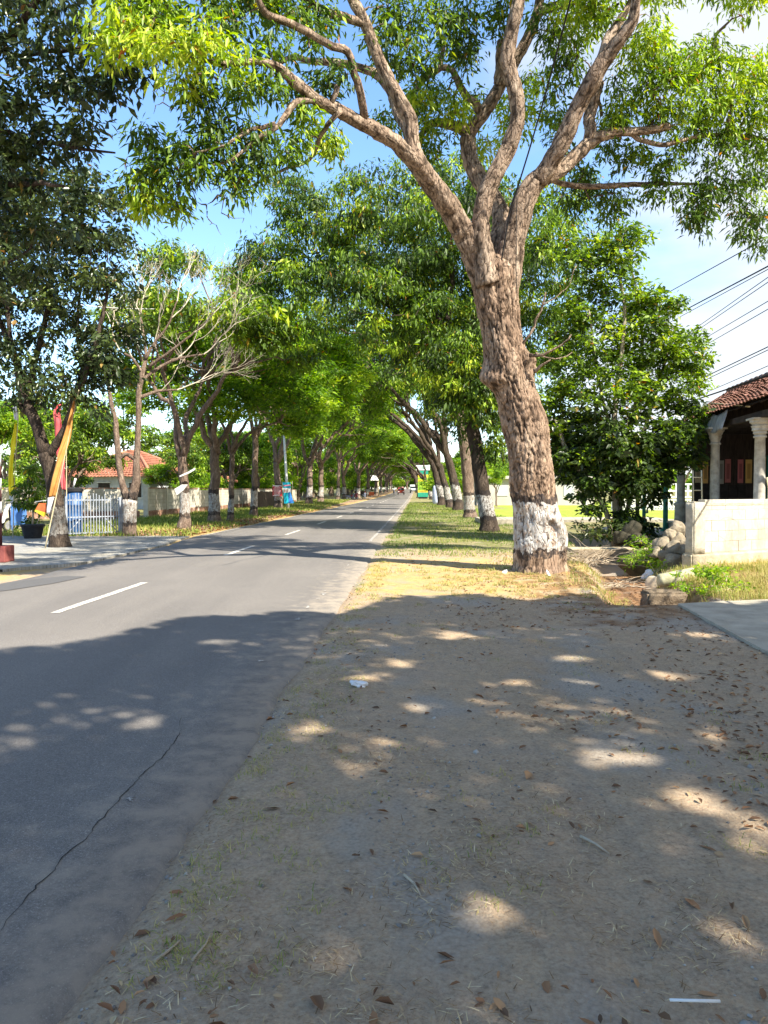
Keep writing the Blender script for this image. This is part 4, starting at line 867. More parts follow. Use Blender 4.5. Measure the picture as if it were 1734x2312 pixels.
# left row: feathery bright crowns
fa = gen_tree('roadside_tree', 401, 3.3, 0.23, (0.02, 0.0), (1.5, 0, 7.2, 5.2, 4.8, 4.6), 62, 0.24, 0.088, m_leaff, m_bark, 3.4, 0.45, 0.2)
fb = gen_tree('roadside_tree', 433, 4.0, 0.165, (0.05, 0.02), (1.9, 0, 7.4, 5.4, 4.8, 4.4), 62, 0.24, 0.088, m_leaff, m_bark, 3.4, 0.50, 0.2)
fc = gen_tree('roadside_tree', 467, 2.7, 0.21, (-0.04, 0.0), (1.2, 0, 7.4, 4.9, 5.0, 4.8), 62, 0.25, 0.085, m_leaf, m_bark, 3.4, 0.47, 0.6)
def put(proto, used, loc, rz, sc, label, group=None):
    if not used.get(proto.name):
        used[proto.name] = True; o = proto; o.location = loc; o.rotation_euler = (0, 0, rz); o.scale = sc
    else: o = copy_tree(proto, loc, rz, sc)
    tag(o, label, 'tree', group); return o
U = {}
put(fc, U, pxbase(416, 1194, 29.6), 1.2, (.92, .92, 1.05), 'forked tree with white boards nailed to its trunk on the far verge', LG)
put(fa, U, pxbase(485, 1180, 35.0), 1.9, (1.05, 1.05, 1.08), 'sturdy pale-trunked tree with painted ring, next beyond the one carrying white boards', LG)
put(fb, U, pxbase(518, 1177, 37.2), 0.6, (.85, .85, .86), 'thin dark-trunked tree close beside a sturdier one in the left row', LG)
put(fb, U, pxbase(570, 1166, 44.0), 0.6, (1.15, 1.15, 1.2), 'slender straight tree halfway between thin dark tree and the red notice', LG)
put(fc, U, pxbase(628, 1149, 61.0), 0.3, (1.35, 1.35, 1.4), 'thick tree behind the red notice and blue banner', LG)
put(fa, U, pxbase(698, 1139, 80.0), 0.2, (1.4, 1.4, 1.4), 'dark-based tree just right of the blue banner', LG)
put(fa, U, pxbase(724, 1135, 93.0), -.5, (1.4, 1.4, 1.45), 'straight dark tree second right of the blue banner', LG)
put(fb, U, pxbase(761, 1131, 110), 0.2, (1.5, 1.5, 1.45), 'painted tree left of the parked motorcycles', LG)
put(fc, U, pxbase(777, 1130, 118), 0.4, (1.5, 1.5, 1.4), 'painted tree standing right beside the parked motorcycles', LG)
r = rng_(5)
for k, z in enumerate(np.arange(134, 330, 14.0)):
    put((fa, fb, fc)[k % 3], U, on(xc(z) - 5.6 + r.normal(0, .5), z), r.uniform(-.8, .8), (1.5, 1.5, r.uniform(1.25, 1.5)), 'distant bright green tree at the far end of the left row', 'distant trees of the left row')
# right row: dark vase-shaped trees leaning over the road
va = gen_tree('roadside_tree', 501, 3.0, 0.30, (-0.26, 0.03), (-4.6, 0, 8.0, 5.0, 5.2, 3.6), 60, 0.26, 0.095, m_leaf, m_barkd, 3.0, 0.36, 0.5)
vb = gen_tree('roadside_tree', 541, 2.6, 0.26, (-0.34, -0.02), (-5.0, 0, 7.4, 5.2, 5.0, 3.8), 60, 0.26, 0.095, m_leaff, m_barkd, 3.0, 0.40, 0.3)
put(va, U, pxbase(1037, 1149, 58.0), 0.1, (1.15, 1.15, 1.4), 'dark trunk with sunlit ring right of two leaning black trunks, right verge', RG)
put(vb, U, pxbase(1018, 1145, 66.5), 0.0, (1.15, 1.15, 1.45), 'black trunk leaning over the road between two others on the right verge', RG)
put(va, U, pxbase(1000, 1142, 76.0), -0.1, (1.3, 1.2, 1.45), 'black trunk bowing farthest over the road beside the blue-wrapped post', RG)
put(vb, U, pxbase(976, 1128, 122.0), 0.2, (1.2, 1.2, 1.1), 'thin trunk standing right behind the green and yellow sign column', RG)
for k, z in enumerate(np.arange(138, 340, 14.0)):
    put((va, vb)[k % 2], U, on(xc(z) + 6.0 + r.normal(0, .5), z), r.uniform(-.5, .5), (1.35, 1.35, r.uniform(1.2, 1.45)), 'distant dark tree at the far end of the right row', 'distant trees of the right row')
# background trees
ba = gen_tree('background_tree', 601, 1.6, 0.18, (0, 0), (0, 0, 4.2, 2.8, 2.8, 2.6), 60, 0.24, 0.10, m_leaff, m_bark_plain, 4.0, 0.50, 0.3)
bb = gen_tree('background_tree', 631, 1.4, 0.20, (0, 0), (0, 0, 4.6, 3.0, 3.0, 3.2), 60, 0.25, 0.10, m_leaf, m_bark_plain, 4.0, 0.46, 0.5)
bc = gen_tree('shrub', 661, 0.5, 0.10, (0, 0), (0, 0, 1.7, 2.6, 2.4, 1.9), 56, 0.24, 0.11, m_leaff, m_bark_plain, 4.0, 0.55, 0.3)
BGL = 'trees beyond the far wall and houses'
for (x, z, s, pr, lb) in [(-20.5, 38, 1.0, ba, 'light green garden tree behind the yellow flag'), (-16.8, 40, .85, bb, 'garden tree seen behind the forked dark trunk'), (-18.2, 44, .62, bb, 'rounded garden bush left of the orange tiled roof'), (-24, 48, 1.2, ba, 'tall loose garden tree at the left edge'),
                          (-17.4, 60, .6, ba, 'yellowish shrub in front of the lower orange roof'), (-15.2, 58, .80, bb, 'deep green shrub showing over the cream wall right of the boards'), (-14.8, 68, 1.0, bb, 'deep green tree over the cream wall behind the slender tree'), (-13.8, 82, 1.0, ba, 'reddish-tinged shrub over the wall left of the red notice'),
                          (-27, 78, 1.6, bb, 'tall tree behind the orange tiled roof'), (-33, 70, 1.5, ba, 'pale tall tree behind the left roof'), (-21, 88, 1.5, ba, 'tall airy tree right of the roofs')]:
    put(pr, U, on(x, z), x * 3.3, (s, s, s), lb, BGL)
for k in range(16):
    z = r.uniform(46, 92); s = r.uniform(.9, 1.45)
    x_ = -15.5 + .043 * z - r.uniform(1.0, 13)
    if -.42 < x_ / z < -.255 and z < 92: continue
    put((ba, bb)[k % 2], U, on(x_, z), r.uniform(0, 6), (s, s, s), 'leafy garden tree in the green mass beyond the long cream wall', 'garden trees beyond the long cream wall')
for k in range(26):
    z = 95 + k * 9 + r.normal(0, 3); s = r.uniform(1.2, 1.7)
    put((ba, bb)[k % 2], U, on(xc(z) - 11 - r.uniform(0, 9), z), r.uniform(0, 6), (s, s, s), 'distant tree deep behind the left row', 'distant trees behind the left row')
for k in range(30):
    z = 92 + k * 8 + r.normal(0, 2); s = r.uniform(1.1, 1.7)
    o = put(bc, U, on(xc(z) - 13 - r.uniform(0, 5), z), r.uniform(0, 6), (s, s, s * r.uniform(.8, 1.4)), 'far shrub filling the gap behind the left row of trunks', 'far shrubs behind the left row'); o['category'] = 'shrub'
for k in range(24):
    z = 118 + k * 9 + r.normal(0, 2); s = r.uniform(1.1, 1.7)
    o = put(bc, U, on(xc(z) + 11 + r.uniform(0, 5), z), r.uniform(0, 6), (s, s, s * r.uniform(.8, 1.4)), 'far shrub filling the gap behind the right row of trunks', 'far shrubs behind the right row'); o['category'] = 'shrub'
for k in range(22):
    z = 372 + 10 * (k % 3); s = r.uniform(1.8, 2.6)
    o = put(bc, U, on(xc(z) - 46 + k * 4.2, z, -1.5), r.uniform(0, 6), (s, s, s * 1.3), 'hazy shrub closing the far end of the road', 'shrubs closing the end of the road'); o['category'] = 'shrub'
for k in range(14):
    z = r.uniform(44, 84); s = r.uniform(.8, 1.2)
    x_ = -15.2 + .043 * z - r.uniform(.8, 8)
    if -.42 < x_ / z < -.255: continue
    o = put(bc, U, on(x_, z), r.uniform(0, 6), (s, s, s * r.uniform(.9, 1.5)), 'garden shrub showing over the long cream wall', 'garden shrubs beyond the long cream wall'); o['category'] = 'shrub'
for k in range(18):
    z = 120 + k * 12 + r.normal(0, 3); s = r.uniform(1.2, 1.8)
    put((bb, ba)[k % 2], U, on(xc(z) + 12 + r.uniform(0, 10), z), r.uniform(0, 6), (s, s, s), 'distant tree deep behind the right row', 'distant trees behind the right row')
for k in range(14):
    z = 352 + 14 * (k % 3) + r.normal(0, 4); s = r.uniform(1.9, 2.6)
    put((bb, ba)[k % 2], U, on(xc(z) - 30 + k * 5, z, -1.8), r.uniform(0, 6), (s, s, s), 'faint tree closing the far end of the road', 'trees closing the end of the road')
put(ba, U, on(10.9, 73), 1.0, (.42, .42, .62), 'small flat-topped young tree before the pale building, right of leaning dark trunk')
for k in range(12):
    z = 92 + 6 * (k % 3); o = put(bc, U, on(9 + k * 3.6, z), r.uniform(0, 6), (1.6, 1.6, 1.5), 'shrub in the green line beyond the field', 'shrubs beyond the field'); o['category'] = 'shrub'
put(bb, U, on(22, 90), 1.0, (1.3, 1.3, 1.1), 'dark tree beyond the yellow-green field', 'trees beyond the field')
put(bb, U, on(33, 84), 3.0, (1.3, 1.3, 1.1), 'broad tree beyond the pierced white wall', 'trees beyond the field')
# behind the camera: the trees of the same row that shade the foreground
KX, KZ = math.tan(math.pi / 2 - SUN_EL) * math.sin(SUN_AZ), math.tan(math.pi / 2 - SUN_EL) * math.cos(SUN_AZ)   # shadow run per metre of height
def shade_tree():
    """the next tree of the row, behind the camera: its broad crown shades the foreground, its outline and gaps cut along the sun rays to place shade and flecks"""
    O = np.array((5.4, -2.4, 0.0)); r = rng_(701); root = empty('roadside_tree', tuple(O))
    tag(root, 'roadside tree standing behind the camera that shades the verge', 'tree')
    mb = MB(); wood = []; top = O + (-.1, .1, 4.2)
    limb(mb, wood, [O - (0, 0, .1), O + (.05, 0, 1.6), top], [.46, .38, .34], 703, 14, .06, .15, 0)
    bl = []
    for gx in np.arange(-7.5, 6.6, 1.45):
        for gz_ in np.arange(-1.5, 12.5, 1.45):
            h = r.uniform(8.0, 10.6); bl.append((gx + r.normal(0, .3) + KX * h, gz_ + r.normal(0, .3) - KZ * h, h, r.uniform(1.0, 1.35)))
    far = [b for b in bl if r.random() < .12]
    subs = [top + np.array((3.2 * math.cos(q), 3.2 * math.sin(q), 2.6)) for q in np.arange(6) * 1.05]
    for k, e in enumerate(subs): limb(mb, wood, [top, top + (e - top) * .5 + (0, 0, .3), e], [.24, .18, .12], 710 + k, 9, .2, .3, .2)
    for k, b in enumerate(far):
        e = min(subs, key=lambda q: np.linalg.norm(q - np.array(b[:3]))); t_ = np.array(b[:3]); limb(mb, wood, [e, e + (t_ - e) * .5, t_], [.09, .06, .02], 730 + k, 6, .25, .4, .3)
    cen = blob_centers(bl, 3.9, 702, .1, .7)
    EX, EZ = np.array([-9, -3.6, -2.2, -.6, .5, 3.0, 4.5, 6]), np.array([4.5, 7.1, 8.5, 9.6, 10.5, 10.8, 10.0, 10.0])
    spots = [(1390, 1725, .26, .15), (1345, 1735, .10, .10), (1110, 2085, .10, .12), (320, 1640, .14, .16), (1480, 1530, .30, .16), (1290, 1490, .22, .14), (870, 1690, .10, .10), (945, 1600, .18, .13), (1030, 1440, .30, .2), (1305, 1543, .16, .1), (1650, 1670, .20, .16), (1570, 1820, .16, .13), (1700, 1880, .14, .16), (905, 1505, .2, .14), (830, 1540, .25, .12), (690, 1655, .12, .1), (490, 1455, .2, .12), (1560, 1440, .3, .2), (1180, 1545, .14, .08), (760, 2180, .05, .08), (1660, 2150, .07, .1)]
    sp = [(*G(x, y)[:2], a_, b_) for x, y, a_, b_ in spots]
    def keep(p):  # drops leaves along the sun rays to shape shadow edge and chosen sun flecks
        gx, gz_ = p[:, 0] - KX * p[:, 2], p[:, 1] + KZ * p[:, 2]
        ok = gz_ < np.interp(gx, EX, EZ) + .30 * np.sin(gx * 2.3) + .18 * np.sin(gx * 5.1 + 1)
        q_ = rng_(len(p)).uniform(.35, 1.5, len(p))
        for x, z, a_, b_ in sp: ok &= ((gx - x) / (a_ * .75 + .05)) ** 2 + ((gz_ - z) / (b_ + .05)) ** 2 > q_
        return ok
    cen = cen[keep(cen)]; n = len(cen)
    mb.build('trunk', m_bark, root, O); mb = MB(); twigs(np.concatenate(wood), cen, 704, mb, .006, .003, 3)
    leaves(cen, .5, 62, .25, .105, 705, .42 + .13 * r.normal(0, 1, n), droop=.6, flat=.55, mb=mb, matid=1, keep=keep)
    mb.build('crown', [m_bark, m_leaf], root, O)
shade_tree()

# ================================================================== THINGS ON THE RIGHT
def simple(name, c1, c2, sc=6, rough=0.85, bump=0.3, dist=0.01, spec=0.2, stretch=(1, 1, 1), metal=0):
    m = mat(name, rough=rough, spec=spec, metal=metal); t = NT(m); n = t.noise(t.obj(stretch), sc, 6, 0.65)
    t.col(t.ramp(n, [(0.32, c1), (0.68, c2)])); 
    if bump: t.bump(t.noise(t.obj(stretch), sc * 7, 5, 0.65), bump, dist)
    return m
m_tile = mat('roof_tile', rough=0.9, spec=0.1); t = NT(m_tile)
tv_ = t.ramp(t.noise(t.obj(), 7, 5, 0.7), [(0.28, (0.085, 0.046, 0.037)), (0.48, (0.20, 0.095, 0.07)), (0.72, (0.32, 0.175, 0.13))])
t.col(t.mix(t.rng(t.noise(t.obj(), 2.2, 6, 0.7), 0.50, 0.66, 0, 0.6), tv_, (0.11, 0.085, 0.075))); t.bump(t.noise(t.obj(), 40, 4), 0.3, 0.01)
m_tile2 = mat('roof_tile_orange', rough=0.9, spec=0.1); t = NT(m_tile2)
t.col(t.ramp(t.noise(t.obj(), 5, 5, 0.7), [(0.3, (0.20, 0.075, 0.048)), (0.7, (0.40, 0.175, 0.11))]))
m_wood = simple('old_wood', (0.06, 0.042, 0.03), (0.15, 0.11, 0.08), 5, stretch=(1, 1, 6))
m_dark = simple('dark_timber', (0.025, 0.02, 0.017), (0.06, 0.047, 0.04), 5)
m_col = simple('column_plaster', (0.27, 0.25, 0.21), (0.55, 0.52, 0.45), 5, bump=0.4)
m_block = mat('cement_block', rough=0.92, spec=0.1); t = NT(m_block)
t.col(t.mix(t.rng(t.noise(t.obj((1, 1, 0.6)), 1.6, 6, 0.7), 0.40, 0.66, 0, 0.75), t.ramp(t.noise(t.obj(), 14, 5, 0.7), [(0.3, (0.40, 0.37, 0.31)), (0.7, (0.58, 0.54, 0.46))]), (0.30, 0.265, 0.20)))
t.bump(t.noise(t.obj(), 50, 5, 0.7), 0.5, 0.012)
m_rough = simple('rough_plaster', (0.36, 0.32, 0.24), (0.58, 0.53, 0.42), 9, bump=0.9, dist=0.03)
m_sheet = simple('zinc_sheet', (0.16, 0.165, 0.18), (0.42, 0.43, 0.46), 2.5, 0.5, 0.3, 0.02, stretch=(1, 3, 1))
m_bamboo = simple('bamboo', (0.42, 0.35, 0.20), (0.66, 0.58, 0.40), 8, stretch=(1, 1, 0.3))
m_teal = simple('green_paint', (0.03, 0.16, 0.12), (0.07, 0.25, 0.18), 5)
m_black = simple('black_rubber', (0.012, 0.012, 0.013), (0.03, 0.03, 0.032), 8, 0.7)
m_white = simple('white_paint', (0.62, 0.62, 0.60), (0.80, 0.79, 0.76), 5, 0.6)
m_stone = mat('field_stone', rough=0.9, spec=0.15); t = NT(m_stone)
t.col(t.mix(t.rng(t.noise(t.obj(), 22, 5, 0.75), 0.38, 0.66), t.ramp(t.noise(t.obj(), 3, 5), [(0.3, (0.15, 0.125, 0.09)), (0.7, (0.36, 0.30, 0.215))]), (0.20, 0.165, 0.11))); t.bump(t.noise(t.obj(), 30, 5, 0.7), 0.5, 0.02)

# ---- low block wall with its rough end pier
A0 = np.array(G(1563, 1291)[:2]); ZW = A0[1]; A1 = np.array((7.75 + 0.05, 15.1)); wd = (A1 - A0) / np.linalg.norm(A1 - A0); wn_ = np.array((-wd[1], wd[0])); wr = math.atan2(wd[1], wd[0])
wall = empty('block_wall', (A0[0], A0[1], 0), wr)
tag(wall, 'low cream cement-block wall with rough broken end, curved line scrawled on its face', 'wall')
mb = MB(); bw, bh = 0.40, 0.20; LW = 6.0
r = rng_(61)
z = 0.335; row = 0
while z < 1.2:
    x = -0.0 + (0.0 if row % 2 else -bw / 2) + 0.33
    while x < LW:
        a, b = max(x, 0.33) + .003, x + bw - .003
        mb.box(((a + b) / 2, 0.075 + r.normal(0, .002), z + bh / 2), (b - a, 0.15, bh - 0.005))
        x += bw
    z += bh; row += 1
o = mb.build('block_courses', m_block, wall); bevel(o, 0.006, 2)
MB().box((LW / 2 + .16, 0.078, 0.78), (LW - .36, 0.135, 0.88)).build('mortar', simple('mortar', (0.46, 0.42, 0.34), (0.60, 0.55, 0.46), 9), wall)
def roughbox(c, d, amp, seed, cuts=8):
    bm = bmesh.new(); bmesh.ops.create_cube(bm, size=1.0); bmesh.ops.scale(bm, vec=d, verts=bm.verts)
    bmesh.ops.bevel(bm, geom=bm.edges[:], offset=min(d) * 0.10, segments=2, affect='EDGES')
    bmesh.ops.subdivide_edges(bm, edges=bm.edges[:], cuts=cuts, use_grid_fill=True)
    for v in bm.verts:
        q = v.co * 4 + Vector((seed, seed * 2, 0)); n = mnoise.noise(q) + 0.5 * mnoise.noise(q * 2.7) + .3 * mnoise.noise(q * 6)
        v.co += v.co.normalized() * n * amp
    f = MB(); bm.verts.ensure_lookup_table(); tri = bmesh.ops.triangulate(bm, faces=bm.faces[:])
    f.add(np.array([tuple(v.co + Vector(c)) for v in bm.verts]), np.array([[v.index for v in q.verts] for q in bm.faces]), 0, .5, True)
    bm.free(); return f
roughbox((0.165, 0.075, 0.80), (0.34, 0.20, 0.97), 0.02, 3, 6).build('end_pier', m_rough, wall)
roughbox((LW / 2, 0.085, 0.10), (LW + .1, 0.26, 0.47), 0.018, 5, 10).build('footing', simple('footing_concrete', (0.30, 0.25, 0.17), (0.50, 0.43, 0.31), 5, bump=.8, dist=.02), wall)
MB().box((LW / 2, 0.08, 1.245), (LW, 0.17, 0.045)).build('coping', m_rough, wall)
mb = MB()                                            # scrawled arch and strokes on the face
arc = [(0.93 + 0.32 * math.cos(a) + .06, 0.80 + 0.19 * math.sin(a)) for a in np.linspace(2.9, 0.1, 18)] + [(1.32, 0.74), (1.33, 0.64)]
for L in (arc, [(0.93, .78), (0.95, .66), (1.0, .58)], [(1.02, .72), (1.04, .60), (1.06, .54)], [(1.1, .70), (1.12, .57)], [(0.72, .66), (0.84, .60), (.95, .55)]):
    p = np.array([(a, -0.0035, b) for a, b in L]); p, _ = smooth_line(p, np.ones(len(p)), .03)
    dv = norm(np.gradient(p, axis=0)); nv = np.stack([-dv[:, 2], dv[:, 1] * 0, dv[:, 0]], 1) * 0.009
    i = np.arange(len(p) - 1); n = len(p); mb.add(np.concatenate([p + nv, p - nv]), np.stack([i, i + n, i + n + 1, i + 1], 1))
mb.build('scrawl', mat('charcoal_scrawl', (0.33, 0.31, 0.28), 1), wall)

# ---- tiled porch of the house
def HL(t_, Z): return t_
hs = empty('tiled_house', (9.07, 18.2, 0)); tag(hs, 'old house porch with brown tiled roof and white columns behind the block wall', 'house')
HR = math.atan(0.115); hs.rotation_euler = (0, 0, -HR)      # local +y runs away along the porch, +x towards the back wall
def loc(x, Z): 
    d = Z - 18.2; dx = x - 9.07; c_, s_ = math.cos(HR), math.sin(HR); return (dx * c_ - d * s_, dx * s_ + d * c_)
mb = MB(); mb.box((2.4, 2.5, 0.22), (5.6, 9.0, 0.46)); mb.build('floor_slab', simple('cement_floor', (0.18, 0.165, 0.145), (0.30, 0.28, 0.25), 3), hs)
MB().box((2.4, 2.5, 0.47), (5.75, 9.15, 0.045)).build('floor_edge', m_conc, hs)
def column(x, y, h0, h1, capital):
    c = [(0.17, 0), (0.17, .10), (0.155, .12), (0.165, .20), (0.145, .24)] if capital != 2 else [(0.20, 0), (0.19, .35), (0.19, .52), (0.23, .54), (0.23, .60), (0.17, .64)]
    b = len(c); H_ = h1 - h0
    mb = MB(); sh = c + [(0.135, c[-1][1] + .02), (0.130, H_ * .5), (0.118, H_ - .45), (0.15, H_ - .44), (0.15, H_ - .40), (0.118, H_ - .38)]
    p = np.array(sh); mb.tube(_zline(p, (x, y, h0)), p[:, 0], 26, smooth=True)
    v = mb.v[-1]; a = np.arctan2(v[:, 1] - y, v[:, 0] - x); zz = v[:, 2] - h0
    k = 1 - 0.05 * (np.cos(a * 13) > 0) * ((zz > c[-1][1]) & (zz < H_ - .45)); v[:, 0] = x + (v[:, 0] - x) * k; v[:, 1] = y + (v[:, 1] - y) * k
    s_ = mb.build('column', m_col, hs)
    cb = MB(); cp = np.array([(0.118, 0), (0.125, .05), (0.17, .16), (0.16, .18), (0.20, .28), (0.23, .31), (0.23, .36)] if capital != 1 else [(0.118, 0), (.16, .04), (.15, .09), (.19, .11), (.18, .16), (.21, .22), (.17, .24), (.24, .30), (.24, .37)])
    cb.tube(_zline(cp, (x, y, h1 - .38)), cp[:, 0], 20, smooth=False); cb.box((x, y, h1 + .005), (.5, .5, .05)); cb.build('capital', m_col, s_)
xa, ya = loc(9.62, 24.4); column(xa, ya, .49, 3.30, 2)
xb, yb = loc(9.22, 21.0); column(xb, yb, .49, 3.22, 0)
xc_, yc_ = loc(9.07, 18.2); column(xc_, yc_, .49, 3.22, 1)
# roof: courses of curved pantiles over the porch slope
def pantiles(p00, p01, p10, p11, rows, cols, amp=0.035, lift=0.045, seed=0):
    """p00->p01 runs along the eave, p10->p11 along the ridge"""
    r = rng_(seed); p00, p01, p10, p11 = map(lambda q: np.array(q, float), (p00, p01, p10, p11))
    nrm = norm(np.cross(p01 - p00, p10 - p00)); nrm = nrm if nrm[2] > 0 else -nrm
    mb = MB(); nu = cols * 5 + 1; u = np.linspace(0, 1, nu)
    wave = amp * (np.abs(np.sin(u * math.pi * cols)) ** 0.8) 
    col_jit = np.repeat(r.normal(0, .006, cols), 5); col_jit = np.append(col_jit, 0)
    for k in range(rows):
        a, b = k / rows, (k + 1.12) / rows
        e0 = p00 + (p10 - p00) * a; e1 = p01 + (p11 - p01) * a; f0 = p00 + (p10 - p00) * b; f1 = p01 + (p11 - p01) * b
        jit = np.append(np.repeat(r.normal(0, .010, cols), 5), 0)
        lo = e0 + (e1 - e0) * u[:, None] + nrm * (wave + lift + jit)[:, None]; hi = f0 + (f1 - f0) * u[:, None] + nrm * (wave * .9 + jit * .5)[:, None]
        un = lo - nrm * 0.02
        i = np.arange(nu - 1); n = nu
        mb.add(np.concatenate([un, lo, hi]), [np.stack([i, i + 1, i + n + 1, i + n], 1), np.stack([i + n, i + n + 1, i + 2 * n + 1, i + 2 * n], 1)], 0, 0.5, False)
    return mb
e_far = (*loc(9.44, 24.3), 3.62); e_near = (loc(8.80, 18.2)[0], -1.7, 3.62)
r_far = (*loc(12.04, 26.3), 4.93); r_near = (loc(12.04, 26.3)[0], -1.7, 4.93)
roof = pantiles(e_near, e_far, r_near, r_far, 14, 34, 0.04, 0.045, 4).build('roof', m_tile, hs)
rp = np.array([r_near, r_far], float); n_ = 24
mb = MB()
for k in range(n_):
    a = rp[0] + (rp[1] - rp[0]) * k / n_; b = rp[0] + (rp[1] - rp[0]) * (k + 1.08) / n_
    mb.tube([a + (0, 0, .03), b + (0, 0, .055)], [.10, .125], 10, smooth=True)
mb.build('ridge_tiles', simple('old_ridge', (0.10, .075, .06), (0.26, .16, .12), 4), roof)
mb = MB(); g0, g1 = np.array(e_far), np.array(r_far)       # barge board at the gable
mb.tube([g0 + (0, .02, .0), g1 + (0, .02, .0)], [.07, .07], 6); mb.build('barge_board', simple('barge', (.12, .07, .05), (.28, .16, .11), 4), roof)
bk0 = np.array(r_near); mb = MB(); x2 = r_far[0] + 3.2
mb.add([r_near, r_far, (x2, r_far[1] - .3, 3.3), (x2, -1.7, 3.3)], np.array([[0, 1, 2, 3]])); mb.build('rear_slope', m_tile, roof)
mb = MB()                                               # battens and rafters seen from below
for k in range(15):
    y = -1.5 + k * 0.56
    f = np.array((-0.15, y, 3.60)); g = np.array((r_far[0] - .05, y + 0.0, 4.80)); mb.tube([f, g], [.035, .035], 5, smooth=False)
for k in range(9):
    f = (k + .5) / 9; x = -0.1 + (r_far[0]) * f; z = 3.66 + 1.19 * f; mb.box((x, 2.3, z), (0.05, 8.0, 0.03))
mb.box((0.0, 2.4, 3.32), (0.16, 8.2, 0.16)); mb.build('rafters', m_dark, hs)
MB().add([(-.22, -1.6, 3.585), (r_far[0], -1.6, 4.87), (r_far[0], 7.6, 4.87), (-.22, 6.2, 3.585)], np.array([[3, 2, 1, 0]])).build('ceiling', m_dark, hs)
mb2 = MB()
for k in range(17): mb2.box((1.5, -1.5 + k * .5, 3.36), (2.9, .07, .05))
mb2.build('ceiling_slats', m_dark, hs)
xw = 3.05
MB().box((xw + .06, 2.6, 2.6), (.12, 8.8, 4.25)).build('back_wall', simple('brown_boards', (.05, .035, .028), (.13, .09, .07), 3, stretch=(1, 9, 1)), hs)
gy = loc(9.9, 25.3)[1]
MB().box((1.75, gy + .08, 2.0), (2.55, .14, 3.05)).add([(.0, gy + .1, 3.53), (3.05, gy + .1, 3.53), (3.05, gy + .1, 4.84), (.0, gy + .1, 3.62)], np.array([[0, 1, 2, 3]])).build('end_wall', simple('dark_boards', (.035, .026, .022), (.085, .06, .05), 3, stretch=(9, 1, 1)), hs)
r = rng_(77)
for k, (cx_, w_, cl) in enumerate([(0.62, .17, (.30, .23, .14)), (0.86, .17, (.42, .24, .08)), (1.12, .2, (.10, .11, .11)), (1.36, .18, (.24, .22, .19)), (1.58, .18, (.30, .10, .09)), (1.98, .17, (.34, .10, .10)), (2.24, .2, (.50, .27, .08))]):
    a = MB().box((cx_, gy - .01, 2.15 + r.normal(0, .02)), (w_, .03, .78)); a.box((cx_, gy - .03, 2.15), (w_ * .5, .02, .50), 1)
    o = a.build('wall_panel', [mat('panel_paint', tuple(min(.8, c_ * 1.8) for c_ in cl), .8), mat('panel_inner', tuple(c_ * 1.1 for c_ in cl), .8)], hs)
for k in range(6): MB().box((.62 + k * .28, gy - .01, 1.38), (.25, .03, .62)).build('lower_panel', m_dark, hs)
MB().box((2.62, gy - .015, 1.60), (.30, .04, 2.05)).build('door', mat('yellow_door', (.75, .66, .22), .7), hs)
MB().box((2.90, gy - .02, 1.62), (.20, .05, 2.1)).build('door_frame', m_teal, hs)
# curled zinc sheet hanging below the eave
mb = MB(); nu, nv = 18, 9; gv = []
for i in range(nu):
    for j in range(nv):
        s_, q = i / (nu - 1), j / (nv - 1); a = q * 1.5
        gv.append((-0.20 - 0.20 * math.sin(a) * (0.6 + .4 * s_) + .02 * math.sin(s_ * 19 + q * 4), 1.7 + 3.4 * s_, 3.64 - .52 * q * (1.0 - .15 * s_) - .05 * math.sin(s_ * 7) + .03 * math.sin(s_ * 23)))
i = np.arange(nu - 1)[:, None] * nv + np.arange(nv - 1)[None]; mb.add(gv, np.stack([i, i + 1, i + nv + 1, i + nv], -1).reshape(-1, 4), 0, .5, True)
o = mb.build('eave_sheet', m_sheet, hs); sm_ = o.modifiers.new('t', 'SOLIDIFY'); sm_.thickness = 0.006
p0, p1 = P(1605, 912, 22.6), P(1692, 929, 18.6)
mb = MB(); mb.tube([p0 + (0, 0, .02), p1 + (0, 0, .12)], [.022, .022], 8); tag(mb.build('bamboo_pole', m_bamboo, None, p0), 'pale bamboo pole lying across the brown tiled roof edge', 'pole')
for xx, zz_, cl, lb, w_ in [(9.35, 25.0, m_teal, 'green post just left of the far white porch column', .13), (8.98, 26.0, m_teal, 'thin green post deepest in the leaves left of the porch', .10), (8.62, 25.6, m_dark, 'blackish post half hidden by the bushy tree left of the porch', .11)]:
    mb = MB().box((0, 0, 1.75), (w_, w_, 3.3)).box((0, 0, .13), (w_ + .12, w_ + .12, .12)); o = bevel(mb.build('post', cl), .01); o.location = (xx, zz_, 0.06); tag(o, lb, 'post')
tag(MB().box((9.0, 25.4, .10), (2.9, 4.6, .12), rz=-HR).build('terrace', m_conc), kind='structure')
# things in the porch
ld = empty('ladder', tuple(P(1577, 1139, 19.2)))
tag(ld, 'short pale bamboo ladder standing between two porch columns', 'ladder'); zb = float(P(1577, 1139, 19.2)[2]); ld.location.z = 0.50
for sx in (-.112, .112): MB().tube([(sx, 0, 0), (sx * .97, .10, 1.62 - .1 + .0)], [.02, .018], 8).build('rail', m_bamboo, ld)
for k in range(4): MB().tube([(-.12, .02 + .02 * k, .35 + k * .33), (.12, .02 + .02 * k, .35 + k * .33)], [.014, .014], 7).build('rung', m_bamboo, ld)
bn = empty('bamboo_couch', (9.95, 19.8, .49)); tag(bn, 'dark low wooden couch with red cushion inside the porch', 'couch')
MB().box((0, 0, .42), (1.0, 1.9, .07)).build('seat', m_wood, bn)
for a in (-.44, .44):
    for b in (-.88, .88): MB().box((a, b, .195), (.07, .07, .39)).build('leg', m_wood, bn)
bevel(MB().box((.40, .55, .58), (.30, .40, .24)).build('cushion', simple('red_cloth', (.22, .03, .03), (.34, .06, .05), 9), bn), .05, 3)
